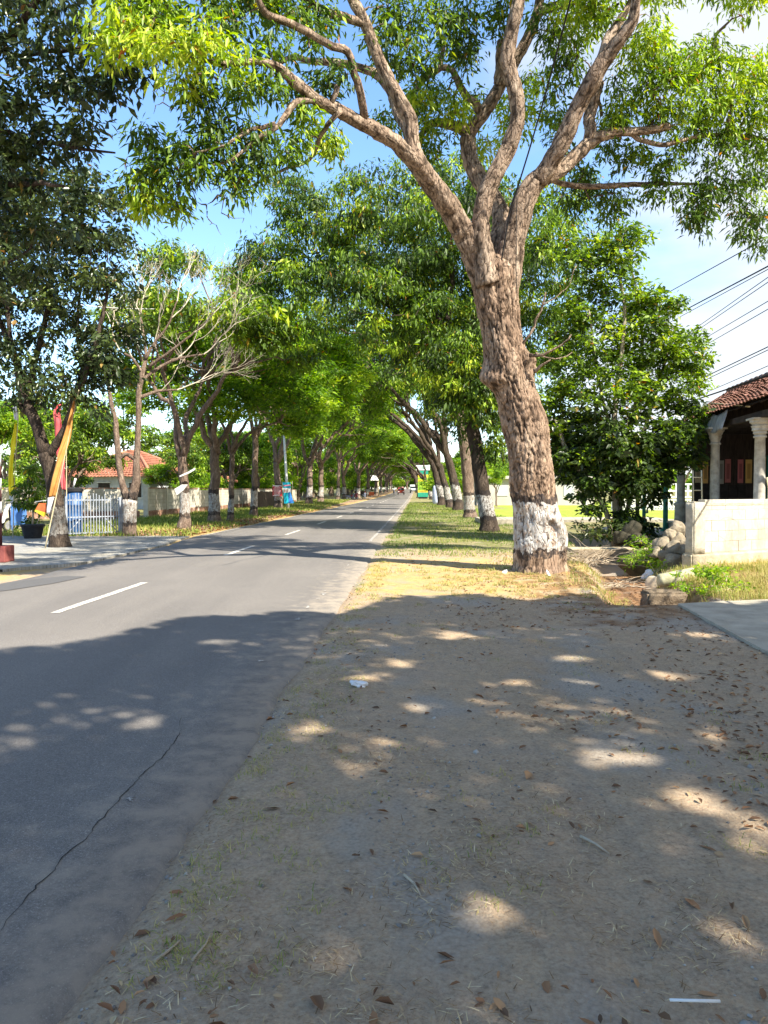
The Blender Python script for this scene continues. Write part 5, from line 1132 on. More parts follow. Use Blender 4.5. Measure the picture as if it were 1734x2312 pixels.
bp = empty('bamboo_screen', (9.02, 17.45, .49)); tag(bp, 'sunlit pale board screen at the right edge beside the nearest porch column', 'screen')
for k in range(2): MB().box((.35, .05, .72 + k * .50), (.95, .04, .36), tilt=((.98, 0, -.17), (0, 1, 0), (.17, 0, .98))).build('board', m_bamboo, bp)
for a in (-.05, .75): MB().box((a, .10, .60), (.05, .05, 1.2)).build('leg', m_bamboo, bp)

# ---- stones, slab bridge, brush
def stone(c, d, seed, name='stone', amp=.16, matl=None):
    bm = bmesh.new(); bmesh.ops.create_icosphere(bm, subdivisions=4, radius=.5)
    for v in bm.verts:
        q = v.co * 1.8 + Vector((seed * 3.1, seed, 0)); f = 1 + amp * 2.2 * mnoise.noise(q) + amp * .8 * mnoise.noise(q * 2.6) + amp * .35 * mnoise.noise(q * 7); v.co = Vector([math.copysign(abs(c_) ** .82 * .5 ** .18, c_) for c_ in v.co])
        v.co = Vector((v.co.x * d[0], v.co.y * d[1], v.co.z * d[2])) * f
    me = bpy.data.meshes.new(name); bm.to_mesh(me); bm.free(); me.shade_smooth()
    at = None; me.materials.append(matl or m_stone); o = bpy.data.objects.new(name, me); C.objects.link(o); o.location = c; o.rotation_euler = (seed * .7, seed * 1.3, seed * 2.1); return o
ST = [(1527, 1200, 15.9, .50, .36, 'flat-topped stone highest on the rubble pile by the wall end'), (1512, 1212, 15.7, .40, .32, 'pale rounded stone just below the pile top'), (1533, 1222, 15.6, .42, .34, 'stone in the pile touching the wall end, upper'), (1497, 1232, 15.5, .46, .40, 'large pale stone at the left of the rubble pile'),
      (1521, 1241, 15.2, .44, .40, 'large brown stone in front of the rubble pile centre'), (1546, 1230, 15.5, .34, .34, 'narrow stone wedged against the wall end'), (1547, 1252, 15.1, .38, .30, 'low stone squeezed at the foot of the wall end'), (1521, 1270, 14.8, .36, .46, 'upright two-toned stone at the foot of the rubble pile'), (1480, 1248, 15.4, .34, .26, 'small reddish stone left of the rubble pile'), (1502, 1258, 15.0, .28, .24, 'smallest stone low between bigger ones')]
for k, (x, y, Z, w_, h_, lb) in enumerate(ST):
    p = P(x, y, Z); tag(stone(p, (w_ * .80, .34, h_ * .80), k + 1), lb, 'stone', 'rubble stones beside the wall end')
m_darkst = simple('mossy_shade_stone', (.020, .020, .012), (.055, .047, .03), 7, bump=.8, dist=.02)  # stone colour darkened to carry the shade of the bushy tree
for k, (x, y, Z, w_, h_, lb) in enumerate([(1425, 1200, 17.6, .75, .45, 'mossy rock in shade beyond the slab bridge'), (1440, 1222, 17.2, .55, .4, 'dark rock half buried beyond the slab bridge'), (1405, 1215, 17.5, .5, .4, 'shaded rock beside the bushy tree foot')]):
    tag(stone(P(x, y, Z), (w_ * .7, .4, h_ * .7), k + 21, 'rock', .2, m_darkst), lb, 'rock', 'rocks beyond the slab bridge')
# bank of rubble earth carrying the stones
tag(stone((6.05, 16.3, -.30), (1.1, 1.8, .75), 41, 'earth_bank', .12, simple('bank_earth', (.07, .06, .035), (.17, .14, .08), 6, bump=.9, dist=.03)), kind='structure')
bg = empty('slab_bridge', tuple(P(1372, 1252, 17.9))); bg.location.z = 0.0; tag(bg, 'weathered concrete plank bridging the ditch behind the big trunk', 'slab')
roughbox((0, 0, .02), (1.95, .75, .20), .012, 9, 9).build('plank', simple('plank_concrete', (.15, .115, .075), (.33, .26, .18), 6, bump=.6), bg)
MB().box((0, -.02, .128), (1.88, .66, .02)).build('top_edge', simple('plank_top', (.34, .28, .18), (.52, .44, .30), 5), bg)
lg = P(1531, 1311, 12.6); mb = MB(); q = np.array([(-.34, 0, 0), (-.30, 0, 0), (.30, .12, .09), (.34, .13, .10)]); mb.tube(q, [.07, .115, .12, .08], 14); o = mb.build('stone_log', simple('mossy_pale_stone', (.26, .25, .14), (.48, .45, .30), 7, bump=.6)); o.location = lg; tag(o, 'pale mossy cylinder of concrete lying at the ditch end', 'concrete')
tag(roughbox((0, 0, 0), (.58, .34, .26), .05, 15, 7).build('stone_block', simple('brown_stone', (.10, .075, .05), (.26, .20, .135), 7, bump=.9, dist=.03), None), 'squarish brown stone block at the culvert mouth beside the drive', 'stone')
bpy.data.objects['stone_block'].location = G(1500, 1356, -.12); 
tag(stone(G(1478, 1327, -.27), (.42, .3, .10), 52, 'flat_stone', .08, simple('pale_flat_stone', (.45, .37, .26), (.6, .5, .36), 7)), 'flat pale stone lying in dead leaves in the ditch', 'stone')
def crumple(name, c, d, seed, m, label, cat):
    o = stone(c, d, seed, name, .45, m); tag(o, label, cat); return o
m_plast = simple('plastic_film', (.6, .62, .64), (.82, .83, .85), 9, .35, .3, .01, .5)
crumple('plastic_bag', G(1463, 1305, -.25), (.26, .18, .10), 61, m_plast, 'white plastic litter lying in the ditch', 'litter')
g_ = G(815, 1557); crumple('plastic_wrapper', (g_[0], g_[1], .025), (.12, .07, .045), 63, m_plast, 'crumpled white wrapper on the bare verge in the shade', 'litter')
g_ = G(1140, 1297); crumple('plastic_scrap', (g_[0], g_[1], .03), (.09, .07, .03), 64, m_plast, 'small white scrap on straw left of the big trunk foot', 'litter')
g_ = G(1240, 1303); crumple('paper_scrap', (g_[0], g_[1], .03), (.2, .09, .02), 66, m_plast, 'flat pale scrap at the foot of the big trunk', 'litter')
mb = MB(); a, b = G(1512, 2307), G(1625, 2310); mb.tube([(a[0], a[1], .035), (b[0], b[1], .035)], [.004, .0045], 8); tag(mb.build('white_stick', m_white), 'thin white stick lying at the bottom right corner', 'stick')
def brush(name, c, n, size, seed, label, m, up=1.0):
    r = rng_(seed); mb = MB()
    for k in range(n):
        a = r.uniform(0, 2 * math.pi); L = size * r.uniform(.4, 1.1); e = r.uniform(.0, .75) * up
        d = np.array((math.cos(a) * math.cos(e), math.sin(a) * math.cos(e), math.sin(e))); s0 = r.normal(0, size * .22, 3) * (1, .7, 0)
        p = s0 + d * L * np.linspace(0, 1, 6)[:, None] - np.array((0, 0, 1)) * (np.linspace(0, 1, 6)[:, None] ** 2) * L * .35 * r.random()
        p = wiggle(p, .10 * L, int(r.integers(1e8))); p[:, 2] = np.maximum(p[:, 2], .0) + .02
        mb.tube(p, np.linspace(.009, .003, 6) * r.uniform(.5, 1.2), 4, cap=False)
    o = mb.build(name, m); o.location = c; return tag(o, label, 'brush')
m_twig = simple('dry_twig', (.25, .19, .13), (.50, .42, .31), 6, bump=0)
g_ = P(1312, 1250, 15.6); brush('brush_pile', (g_[0], g_[1], -.02), 95, 1.15, 81, 'heap of dry grey twigs beside the big trunk and ditch', m_twig)
g_ = P(1385, 1285, 13.6); brush('fallen_twigs', (g_[0], g_[1], -.25), 36, .85, 83, 'tangle of dead twigs overhanging the ditch', m_twig, .6)

# ---- leafy weeds and pot plants: stems with leaf clumps
def weed(name, c, blobs, seed, L, Wd, lm, label, dens=30, per=26, tint=.6, cat='plant', droop=.1, sr=.004):
    r = rng_(seed); root = empty(name, tuple(c)); tag(root, label, cat)
    cen = blob_centers([np.array(b, float) for b in blobs], dens, seed, .3)
    cen[:, 2] = np.maximum(cen[:, 2], .04)
    mb = MB(); twigs(np.array([(0, 0, 0), (.03, 0, .01), (-.03, .02, .0), (0, 0, .08)]), cen, seed, mb, sr, sr * .7, 4, up=.2, rmax=.03)
    mb.build('stem', m_twig, root); leaves(cen, .09, per, L, Wd, seed, tint + .1 * r.normal(0, 1, len(cen)), droop=droop, mb=None).build('foliage', lm, root); return root
g_ = P(1470, 1255, 15.6); weed('bank_weeds', (g_[0], g_[1], -.1), [(-.3, 0, .25, .3), (.1, -.2, .2, .3), (.4, .3, .35, .3), (0, .5, .4, .3)], 97, .09, .03, m_leaff, 'rough green weeds on the bank between slab bridge and rubble pile', tint=.6, dens=26)
g_ = G(1605, 1338)
weed('weed_clump', (g_[0], g_[1], .0), [(-.30, .1, .12, .22), (0, 0, .15, .28), (.25, .05, .15, .24), (.1, .35, .2, .28), (-.15, -.25, .02, .2), (.4, -.1, .1, .2)], 91, .06, .032, m_leaff, 'lush green weeds spilling over the ditch edge by the drive', tint=.66)
g_ = P(1478, 1270, 14.6); weed('weed_clump', (g_[0], g_[1], -.15), [(0, 0, .2, .22), (-.15, .1, .3, .2), (.2, .1, .15, .2)], 93, .06, .03, m_leaff, 'yellow-green weeds in front of the slab bridge end', tint=.7)
g_ = P(1395, 1222, 21.0); weed('undergrowth', (g_[0], g_[1], .05), [(-.4, 0, .35, .4), (.2, .1, .3, .4), (0, -.3, .2, .35), (.7, 0, .3, .35), (-.9, .1, .3, .35)], 95, .12, .045, m_leafd, 'dark undergrowth round the feet of the bushy tree', tint=.5, dens=18)

# ================================================================== THINGS ON THE LEFT
# striped pole with its red base at the left edge
g_ = G(2, 1270); sp_ = empty('striped_pole', (g_[0] - .02, g_[1], .012)); tag(sp_, 'red and white banded pole on a dull red block at the left edge', 'pole')
bevel(MB().box((0, 0, .17), (.42, .42, .34)).build('base', simple('dull_red_paint', (.19, .05, .045), (.32, .10, .085), 5), sp_), .02, 2)
m_pr = simple('pole_dark_red', (.05, .02, .022), (.11, .035, .035), 5); m_pw = simple('pole_white', (.5, .5, .5), (.7, .69, .68), 5)
zz_ = [.34, .80, 1.02, 1.26, 1.50, 1.75, 2.0, 2.25]
for k in range(7): MB().tube([(-.06, 0, zz_[k]), (-.06, 0, zz_[k + 1])], [.105, .105], 20).build('band', m_pw if k in (2, 4, 6) else m_pr, sp_)
MB().lathe([(.105, 0), (.12, .02), (.12, .06), (.02, .12)], (-.06, 0, 2.25), 20, smooth=False).build('cap', m_pw, sp_)

def banner(name, base, top, cloth, col, col2, label, Z, w_px, seed, curl=1.0, pole_r=.018, head=None, tail=None):
    """a pole with a long narrow cloth hanging along it; cloth = [(x, y, width)] in photo pixels, at distance Z"""
    b, tp_ = P(*base, Z), P(*top, Z); b[2] = .012
    root = empty(name, tuple(b)); tag(root, label, 'banner')
    n = 14; s_ = np.linspace(0, 1, n); p = b + (tp_ - b) * s_[:, None]; p[:, 0] += (curl * .10 * s_ ** 3)
    MB().tube(p, np.linspace(pole_r, pole_r * .5, n), 8).build('pole', m_bamboo, root, b)
    r = rng_(seed)
    def sheet(pts, m, nm, par=root):
        q = [(np.append(P(x, y, Z)[:3], w_ / FPX * Z)) for x, y, w_ in pts]; q = np.array(q)
        c, w_ = smooth_line(q[:, :3], q[:, 3], .05); nn2 = 9; g = []
        for i, (cc_, ww) in enumerate(zip(c, w_)):
            for j in range(nn2):
                t_ = j / (nn2 - 1) - .5; g.append(cc_ + np.array((t_ * ww, .035 * math.sin(t_ * 9 + i * .22 + seed) + .05 * math.sin(i * .16 + seed) - .03, .012 * math.sin(i * .4 + t_ * 5))))
        i = np.arange(len(c) - 1)[:, None] * nn2 + np.arange(nn2 - 1)[None]
        o = MB().add(g, np.stack([i, i + 1, i + nn2 + 1, i + nn2], -1).reshape(-1, 4), 0, .5, True).build(nm, m, par, b)
        s2 = o.modifiers.new('t', 'SOLIDIFY'); s2.thickness = .004; return o
    mc = simple(name + '_cloth', col, col2, 3, .75, .15, .01)
    sheet(cloth, mc, 'cloth')
    for pts, m, nm in (head or []) + (tail or []): sheet(pts, m, nm)
    return root
m_cw = simple('white_cloth', (.62, .62, .64), (.80, .80, .82), 4, .8, .1)
banner('banner_flag', (29, 1216), (37, 915), [(35, 955, 4), (31, 1000, 9), (28, 1050, 11), (26, 1090, 12), (25, 1118, 10)], (.68, .58, .02), (.82, .74, .05), 'tall narrow yellow banner hanging from a bamboo pole at the far left', 23.8, 12, 1,
       head=[([(33, 918, 10), (35, 930, 9), (36, 948, 6)], m_cw, 'finial')], tail=[([(25, 1119, 9), (26, 1130, 7), (28, 1142, 3)], m_cw, 'tail')])
banner('banner_flag', (152, 1215), (146, 905), [(137, 912, 8), (130, 930, 15), (133, 960, 18), (134, 1000, 17), (139, 1050, 15), (144, 1085, 13), (147, 1106, 8)], (.42, .05, .06), (.62, .14, .15), 'red banner hanging behind the forked dark tree', 25.2, 14, 3)
banner('banner_flag', (102, 1237), (178, 880), [(172, 900, 3), (164, 930, 9), (152, 980, 14), (139, 1030, 17), (129, 1080, 16), (119, 1122, 14)], (.45, .20, .05), (.62, .32, .10), 'faded orange banner leaning against the forked dark tree trunk', 19.5, 16, 5, curl=0.0,
       tail=[([(118, 1123, 15), (114, 1140, 13), (110, 1160, 8)], m_cw, 'tail')])
pn = empty('pennant', tuple(P(92, 1135, 19.55))); tag(pn, 'small red and yellow triangular pennant beside the forked trunk', 'pennant')
def flat(name, pts, m, par, o_):
    v = np.array(pts) - o_; n = len(v); d = np.array((0, .012, 0)); MB().add(np.concatenate([v - d / 2, v + d / 2]), [np.array([list(range(n))[::-1]]), np.array([list(range(n, 2 * n))]), np.array([[k, (k + 1) % n, (k + 1) % n + n, k + n] for k in range(n)])]).build(name, m, par)
o_ = P(92, 1135, 19.55)
flat('red_cloth', [P(x, y, 19.55) for x, y in [(88, 1136), (104, 1136), (106, 1158), (80, 1151)]], simple('pennant_red', (.45, .07, .03), (.6, .16, .05), 4), pn, o_)
flat('yellow_cloth', [P(x, y, 19.55) for x, y in [(80, 1151), (106, 1158), (100, 1167), (78, 1154)]], simple('pennant_yellow', (.6, .42, .02), (.75, .55, .05), 4), pn, o_)
MB().tube([P(80, 1133, 19.56) - o_, P(118, 1128, 19.6) - o_], [.008, .008], 6).build('cord', m_cw, pn)

# gate, drum, potted tree
GA, GB = G(147, 1212), G(276, 1207); gd = GB - GA; gl = float(np.linalg.norm(gd[:2])); gt = empty('picket_gate', (GA[0], GA[1], .012), math.atan2(gd[1], gd[0]))
tag(gt, 'white metal picket gate with uneven bars standing on the paving', 'gate')
m_gate = simple('gate_paint', (.20, .23, .28), (.40, .43, .48), 6, .5, .1, metal=0)
for x, w_, h_ in ((.04, .07, 1.30), (gl - .05, .13, 1.26)): bevel(MB().box((x, 0, h_ / 2), (w_, w_, h_)).build('post', m_gate, gt), .008)
for z in (.09, .62, 1.18): MB().box((gl / 2, .0, z), (gl - .2, .035, .035)).build('rail', m_gate, gt)
r = rng_(17)
for k in range(17):
    x = .15 + (gl - .36) * k / 16; h_ = 1.28 + .13 * math.sin(k * .9) * r.random() + (.06 if k % 3 == 0 else 0)
    MB().box((x, -.030, h_ / 2 + .05), (.022, .018, h_)).build('bar', m_gate, gt)
for a, b in (((.1, .09), (.5, .55)), ((gl - .15, .09), (gl - .55, .55)), ((gl - .15, 1.15), (gl - .40, .80))): MB().tube([(a[0], .03, a[1]), (b[0], .03, b[1])], [.016, .016], 6).build('brace', m_gate, gt)
g_ = P(168, 1206, 25.6); dr = empty('water_drum', (g_[0], g_[1], .0)); tag(dr, 'tall blue drum with black lid standing behind the white gate', 'drum')
m_blue = simple('blue_plastic', (.015, .05, .15), (.035, .11, .27), 5, .45, .1, spec=.4)
MB().lathe([(.26, 0), (.275, .03), (.275, .46), (.29, .48), (.275, .50), (.275, 1.0), (.29, 1.02), (.275, 1.04), (.27, 1.47)], (0, 0, 0), 28).build('body', m_blue, dr)
MB().lathe([(.27, 1.47), (.31, 1.475), (.31, 1.56), (.24, 1.60), (.02, 1.61)], (0, 0, 0), 28, smooth=False).build('lid', m_black, dr)
MB().tube([(-.02, 0, 1.6), (.06, 0, 1.92)], [.03, .035], 8).build('pipe', m_white, dr)
g_ = G(74, 1216); weed('potted_tree', (g_[0], g_[1], .012), [(0, 0, 1.15, .40), (-.25, 0, 1.45, .36), (.25, 0, 1.55, .36), (0, .1, 1.9, .36), (-.35, 0, 1.0, .25), (.38, 0, 1.05, .25), (.1, 0, 2.2, .25)], 111, .19, .05, m_leaf, 'small mango tree in a black pot behind the forked dark trunk', dens=26, per=18, tint=.45, cat='potted tree', droop=.7, sr=.008)
pt = [o for o in bpy.data.objects if o.name.startswith('potted_tree')][0]
MB().lathe([(.25, 0), (.33, .36), (.36, .37), (.36, .43), (.33, .44), (.31, .40), (.02, .39)], (0, 0, 0), 28, smooth=False).build('pot', m_black, pt)
MB().tube([(0, 0, .38), (.02, 0, .8), (-.02, 0, 1.2), (.02, .02, 1.8)], [.035, .03, .024, .012], 8).build('trunk', m_twig, pt)
g_ = G(50, 1216); weed('potted_plant', (g_[0], g_[1] + .4, .012), [(0, 0, .35, .25), (.15, 0, .5, .2), (-.1, 0, .55, .2)], 113, .13, .04, m_leaf, 'low green pot plant between yellow banner and black pot', dens=40, per=16, tint=.5)
# white scooter half hidden at the left edge, blue panel behind
sc_ = empty('scooter', (-14.2, 27.2, .0), .5); tag(sc_, 'white scooter parked at the left edge behind the yellow banner', 'scooter')
def wheel(par, x, rad, w_=.09, nm='wheel'):
    a = np.linspace(0, 2 * math.pi, 25)[:-1]
    w2 = MB(); ring = np.array([(x + rad * math.cos(q), 0, rad + rad * math.sin(q)) for q in np.linspace(0, 2 * math.pi, 25)]); w2.tube(ring, [w_ / 2] * 25, 8, cap=False); o = w2.build(nm, m_black, par)
    MB().tube([(x, -.03, rad), (x, .03, rad)], [rad * .7, rad * .7], 16).build('rim', simple('rim', (.3, .3, .31), (.5, .5, .5), 5, .4, metal=.6), o); return o
def scooter(par, body, m_seat, sx=1.0):
    wheel(par, -.62, .24); wheel(par, .62, .24)
    def prism(pr, w_, nm, m):
        pr = np.array(pr, float); n = len(pr); v = np.concatenate([np.c_[pr[:, 0], np.full(n, -w_ / 2), pr[:, 1]], np.c_[pr[:, 0], np.full(n, w_ / 2), pr[:, 1]]])
        o = MB().add(v, [np.array([list(range(n))]), np.array([list(range(2 * n - 1, n - 1, -1))]), np.array([[k + n, (k + 1) % n + n, (k + 1) % n, k] for k in range(n)])]).build(nm, m, par); return bevel(o, .03, 2)
    prism([(-.85, .48), (-.30, .34), (-.15, .30), (.25, .28), (.30, .36), (-.10, .40), (-.15, .66), (-.80, .72), (-.95, .62)], .26, 'body', body)
    prism([(.30, .30), (.42, .34), (.55, .78), (.62, .98), (.52, 1.02), (.42, .80)], .34, 'front_shield', body)
    prism([(-.80, .73), (-.15, .67), (-.05, .74), (-.15, .78), (-.78, .82)], .24, 'seat', m_seat)
    MB().tube([(.50, -.32, 1.04), (.56, 0, 1.0), (.50, .32, 1.04)], [.018] * 3, 7).build('handlebar', m_black, par)
    MB().tube([(.60, 0, .96), (.70, 0, .92)], [.09, .07], 14).build('headlight', m_white, par)
    MB().tube([(.58, 0, .9), (.62, 0, .24)], [.03, .03], 8).build('fork', m_black, par)
    MB().tube([(.45, .28, 1.05), (.44, .34, 1.2)], [.01, .01], 6).build('mirror_stem', m_black, par)
scooter(sc_, m_white, m_black)
o = MB().box((0, 0, .62), (.55, .05, .75)).box((-.22, 0, .3), (.05, .06, .6)).box((.22, 0, .3), (.05, .06, .6)).build('advert_board', simple('blue_panel', (.05, .14, .38), (.12, .26, .55), 2)); o.location = (-13.3, 27.4, 0); o.rotation_euler.z = .05
tag(o, 'blue panel board low behind the potted mango tree', 'board')

# walls, houses behind the left row
m_cream = mat('cream_blocks', rough=.92, spec=.1); t = NT(m_cream)
bk = t.n('TexBrick'); bk.inputs['Scale'].default_value = 1.0; bk.inputs['Brick Width'].default_value = .45; bk.inputs['Row Height'].default_value = .2; bk.inputs['Mortar Size'].default_value = .012
bk.inputs['Color1'].default_value = (.50, .46, .38, 1); bk.inputs['Color2'].default_value = (.57, .53, .45, 1); bk.inputs['Mortar'].default_value = (.36, .33, .27, 1)
mpn = t.n('Mapping'); mpn.inputs['Rotation'].default_value = (R(90), 0, 0); cc_ = t.n('TexCoord'); t.l(cc_.outputs['Object'], mpn.inputs[0]); t.l(mpn.outputs[0], bk.inputs['Vector'])
t.col(t.mix(t.rng(t.noise(t.obj((1, 1, .4)), 1.2, 6, .7), .42, .68, 0, .7), bk.outputs['Color'], (.30, .25, .18)))
m_brick = mat('old_brick', rough=.95, spec=.1); t = NT(m_brick)
t.col(t.ramp(t.noise(t.obj(), 5, 6, .75), [(.35, (.17, .08, .05)), (.55, (.34, .20, .14)), (.7, (.46, .40, .32))])); t.bump(t.noise(t.obj(), 14, 5), .8, .04)
def yard_wall(a, b, h, label, m=m_cream, pil=3.2, base=.38, seed=1):
    a, b = np.array(a, float), np.array(b, float); L = float(np.linalg.norm(b - a)); rz = math.atan2(b[1] - a[1], b[0] - a[0])
    root = empty('yard_wall', (a[0], a[1], float(rise(a[1]))), rz); tag(root, label, 'wall'); r = rng_(seed)
    mb = MB(); n = int(L / pil)
    for k in range(n): 
        hh = h + r.normal(0, .03); mb.box((pil * (k + .5), 0, base + (hh - base) / 2), (pil - .24, .14, hh - base))
    mb.build('panel', m, root)
    mb = MB()
    for k in range(n + 1): mb.box((pil * k, 0, (h + .08) / 2), (.25, .25, h + .08))
    mb.build('pillars', simple('pillar_cream', (.46, .42, .33), (.60, .55, .45), 3), root)
    mb = MB()
    x = 0
    while x < n * pil: 
        w_ = r.uniform(.4, .9); mb.box((x + w_ / 2, .0 + r.normal(0, .01), base * .5), (w_ - .01, .24, base + r.uniform(-.02, .06))); x += w_
    mb.build('footing', m_brick, root); 
    mb = MB()
    for k in range(n): mb.box((pil * (k + .5), 0, h + .035), (pil - .24, .2, .06))
    mb.build('coping', m_brick, root); return root
yard_wall((-13.1, 41.5), (-10.9, 93), 1.62, 'long cream block wall with brick footing running behind the left trees', seed=2)
yard_wall((-26, 38), (-13.4, 41.3), 1.60, 'cream yard wall behind the white gate and potted tree', seed=5)
def hip_house(name, c, w, d, h, rh, rz, label, wallc, seed, tile=m_tile2):
    root = empty(name, (c[0], c[1], float(rise(c[1]))), rz); tag(root, label, 'house')
    MB().box((0, 0, h / 2), (w, d, h)).build('wall', wallc, root)
    ov = .6; a, b = w / 2 + ov, d / 2 + ov; e = max(a - b, .5); hz = h - .15
    def sl(p0, p1, q0, q1, s_): 
        L = np.linalg.norm(np.array(p1) - np.array(p0)); return pantiles(p0, p1, q0, q1, 14, int(L / .32), .05, .05, s_)
    f = sl((-a, -b, hz), (a, -b, hz), (-e, 0, hz + rh), (e, 0, hz + rh), seed).build('roof', tile, root)
    sl((a, b, hz), (-a, b, hz), (e, 0, hz + rh), (-e, 0, hz + rh), seed + 1).build('roof_back', tile, root)
    sl((a, -b, hz), (a, b, hz), (e, -.05, hz + rh), (e, .05, hz + rh), seed + 2).build('roof_side', tile, root)
    sl((-a, b, hz), (-a, -b, hz), (-e, .05, hz + rh), (-e, -.05, hz + rh), seed + 3).build('roof_side', tile, root)
    mb = MB(); mb.tube([(-e, 0, hz + rh + .06), (e, 0, hz + rh + .06)], [.14, .14], 8)
    for sx in (-1, 1):
        for sy in (-1, 1): mb.tube([(sx * e, 0, hz + rh + .06), (sx * a, sy * b, hz + .1)], [.13, .13], 8)
    mb.build('ridge', simple('ridge_orange', (.30, .12, .07), (.48, .22, .14), 4), f)
    for k in range(int(w / 3)):
        x = -w / 2 + 1.6 + k * 3; o = MB().box((x, -d / 2 - .02, 1.55), (1.1, .06, 1.2)).build('window', m_dark, root); MB().box((x, -d / 2 - .045, .92), (1.3, .12, .06)).box((x, -d / 2 - .045, 2.18), (1.3, .10, .06)).build('frame', m_white, o)
    return root
m_hw = simple('house_wall_grey', (.34, .36, .38), (.50, .51, .52), 2); 
hip_house('tiled_house', (-22.0, 66), 9.0, 8.0, 2.75, 2.3, -.30, 'house with bright orange tiled roof behind the yard wall on the left', m_hw, 21)
hip_house('tiled_house', (-20.2, 80), 6.0, 6.0, 2.5, 1.9, .5, 'lower house with smaller orange roof right of the bigger roofed one', m_hw, 25)
hip_house('tiled_house', (-22.0, 98), 9.0, 6.0, 3.1, 2.2, .1, 'farther house with dull brown roof showing above the lower orange roof', m_hw, 29, m_tile)

# boards and notices on the left trunks
def board(name, px_pts, Z, m, label, cat='board', th=.02, nail=True):
    q = np.array([P(x, y, Z) for x, y in px_pts]); c = q.mean(0); v = q - c; n = len(v); d = np.array((0, th, 0))
    o = MB().add(np.concatenate([v, v + d]), [np.array([list(range(n))]), np.array([list(range(2 * n - 1, n - 1, -1))]), np.array([[k + n, (k + 1) % n + n, (k + 1) % n, k] for k in range(n)])][::1]).build(name, m); o.location = c; return tag(o, label, cat)
board('wooden_board', [(399, 1118), (394, 1104), (411, 1094), (424, 1094), (414, 1107), (404, 1115)], 29.1, m_white, 'white angular board nailed low on the forked trunk')
board('wooden_board', [(406, 1077), (405, 1074), (425, 1065), (440, 1056), (441, 1060), (428, 1068)], 29.1, m_white, 'thin white slat nailed slantwise higher on the forked trunk')
m_red = simple('red_sign', (.45, .035, .045), (.58, .07, .07), 6, .5)
nb = empty('notice_board', tuple(P(626, 1108, 60.3))); tag(nb, 'red notice with rows of white lettering on the thick trunk', 'sign')
MB().box((0, 0, 0), (.76, .03, .86)).build('panel', m_red, nb)
mb = MB(); r = rng_(3)
for k, w_ in enumerate((.36, .44, .56, .60, .56, .58, .50)):
    x = -w_ / 2
    while x < w_ / 2 - .02:
        a = r.uniform(.03, .075); mb.box((x + a / 2, -.019, .34 - k * .105), (a, .006, .05)); x += a + .022
mb.build('lettering', m_white, nb); MB().box((0, -.018, .395), (.74, .006, .06)).build('white_border', m_white, nb); MB().box((-.08, -.018, -.38), (.52, .006, .06)).build('white_border', m_white, nb)
Zb = 59.0; c0 = P(649, 1113, Zb); bb_ = empty('street_banner', tuple(c0)); tag(bb_, 'bright blue hanging banner with white patch beside the red notice', 'banner')
def cloth_patch(par, pts, m, nm, dy):
    q = np.array([P(x, y, Zb) - c0 for x, y in pts]); q[:, 1] = dy; n = len(q); d = np.array((0, .006, 0))
    MB().add(np.concatenate([q, q + d]), [np.array([list(range(n))]), np.array([list(range(2 * n - 1, n - 1, -1))]), np.array([[k + n, (k + 1) % n + n, (k + 1) % n, k] for k in range(n)])]).build(nm, m, par)
m_cy = simple('cyan_print', (.01, .28, .42), (.02, .48, .58), 3, .5); m_bl = simple('blue_print', (.03, .12, .42), (.06, .24, .60), 3, .5); m_pk = simple('pink_print', (.6, .12, .2), (.75, .3, .38), 4, .5)
cloth_patch(bb_, [(638, 1089), (656, 1089), (656, 1112), (664, 1136), (642, 1137), (640, 1112)], m_cy, 'cloth', 0)
cloth_patch(bb_, [(651, 1112), (656, 1112), (663, 1135), (652, 1136)], m_bl, 'blue_field', -.012)
cloth_patch(bb_, [(639, 1102), (656, 1102), (656, 1111), (640, 1113)], m_white, 'white_field', -.013)
cloth_patch(bb_, [(640, 1095), (656, 1094), (656, 1097), (640, 1098)], m_pk, 'pink_stripe', -.014)
for x in (641.5, 645.5, 649): cloth_patch(bb_, [(x, 1105), (x + 1.3, 1105), (x + 1.3, 1111), (x, 1111)], simple('print_orange', (.5, .14, .03), (.6, .22, .06), 4), 'lettering', -.022)
for x in (638, 660): MB().tube([P(x, 1141, Zb) - c0 + (0, .03, 0), P(x, 1087, Zb) - c0 + (0, .03, 0)], [.025, .025], 6).build('stake', m_bamboo, bb_)
a, b = P(651, 1142, 60), P(640, 960, 60); a[2] = 0; mb = MB(); mb.tube(np.array([a, a * .5 + b * .5, b]) - a, [.11, .10, .08], 10); o = mb.build('lamp_pole', m_white); o.location = a; tag(o, 'pale slender pole rising behind the blue banner', 'pole')
mb = MB(); x = 0                                       # dark plank fence beyond the wall
fr = empty('plank_fence', (-10.4, 62, 0), R(87)); tag(fr, 'dark plank fence behind the red notice and blue banner', 'fence'); r = rng_(9)
for k in range(90): mb.box((k * .16, r.normal(0, .01), .72), (.14, .025, 1.42 + r.normal(0, .06)))
mb.build('planks', m_wood, fr); MB().box((7.1, .04, .45), (14.3, .05, .08)).box((7.1, .04, 1.15), (14.3, .05, .08)).build('rail', m_wood, fr)

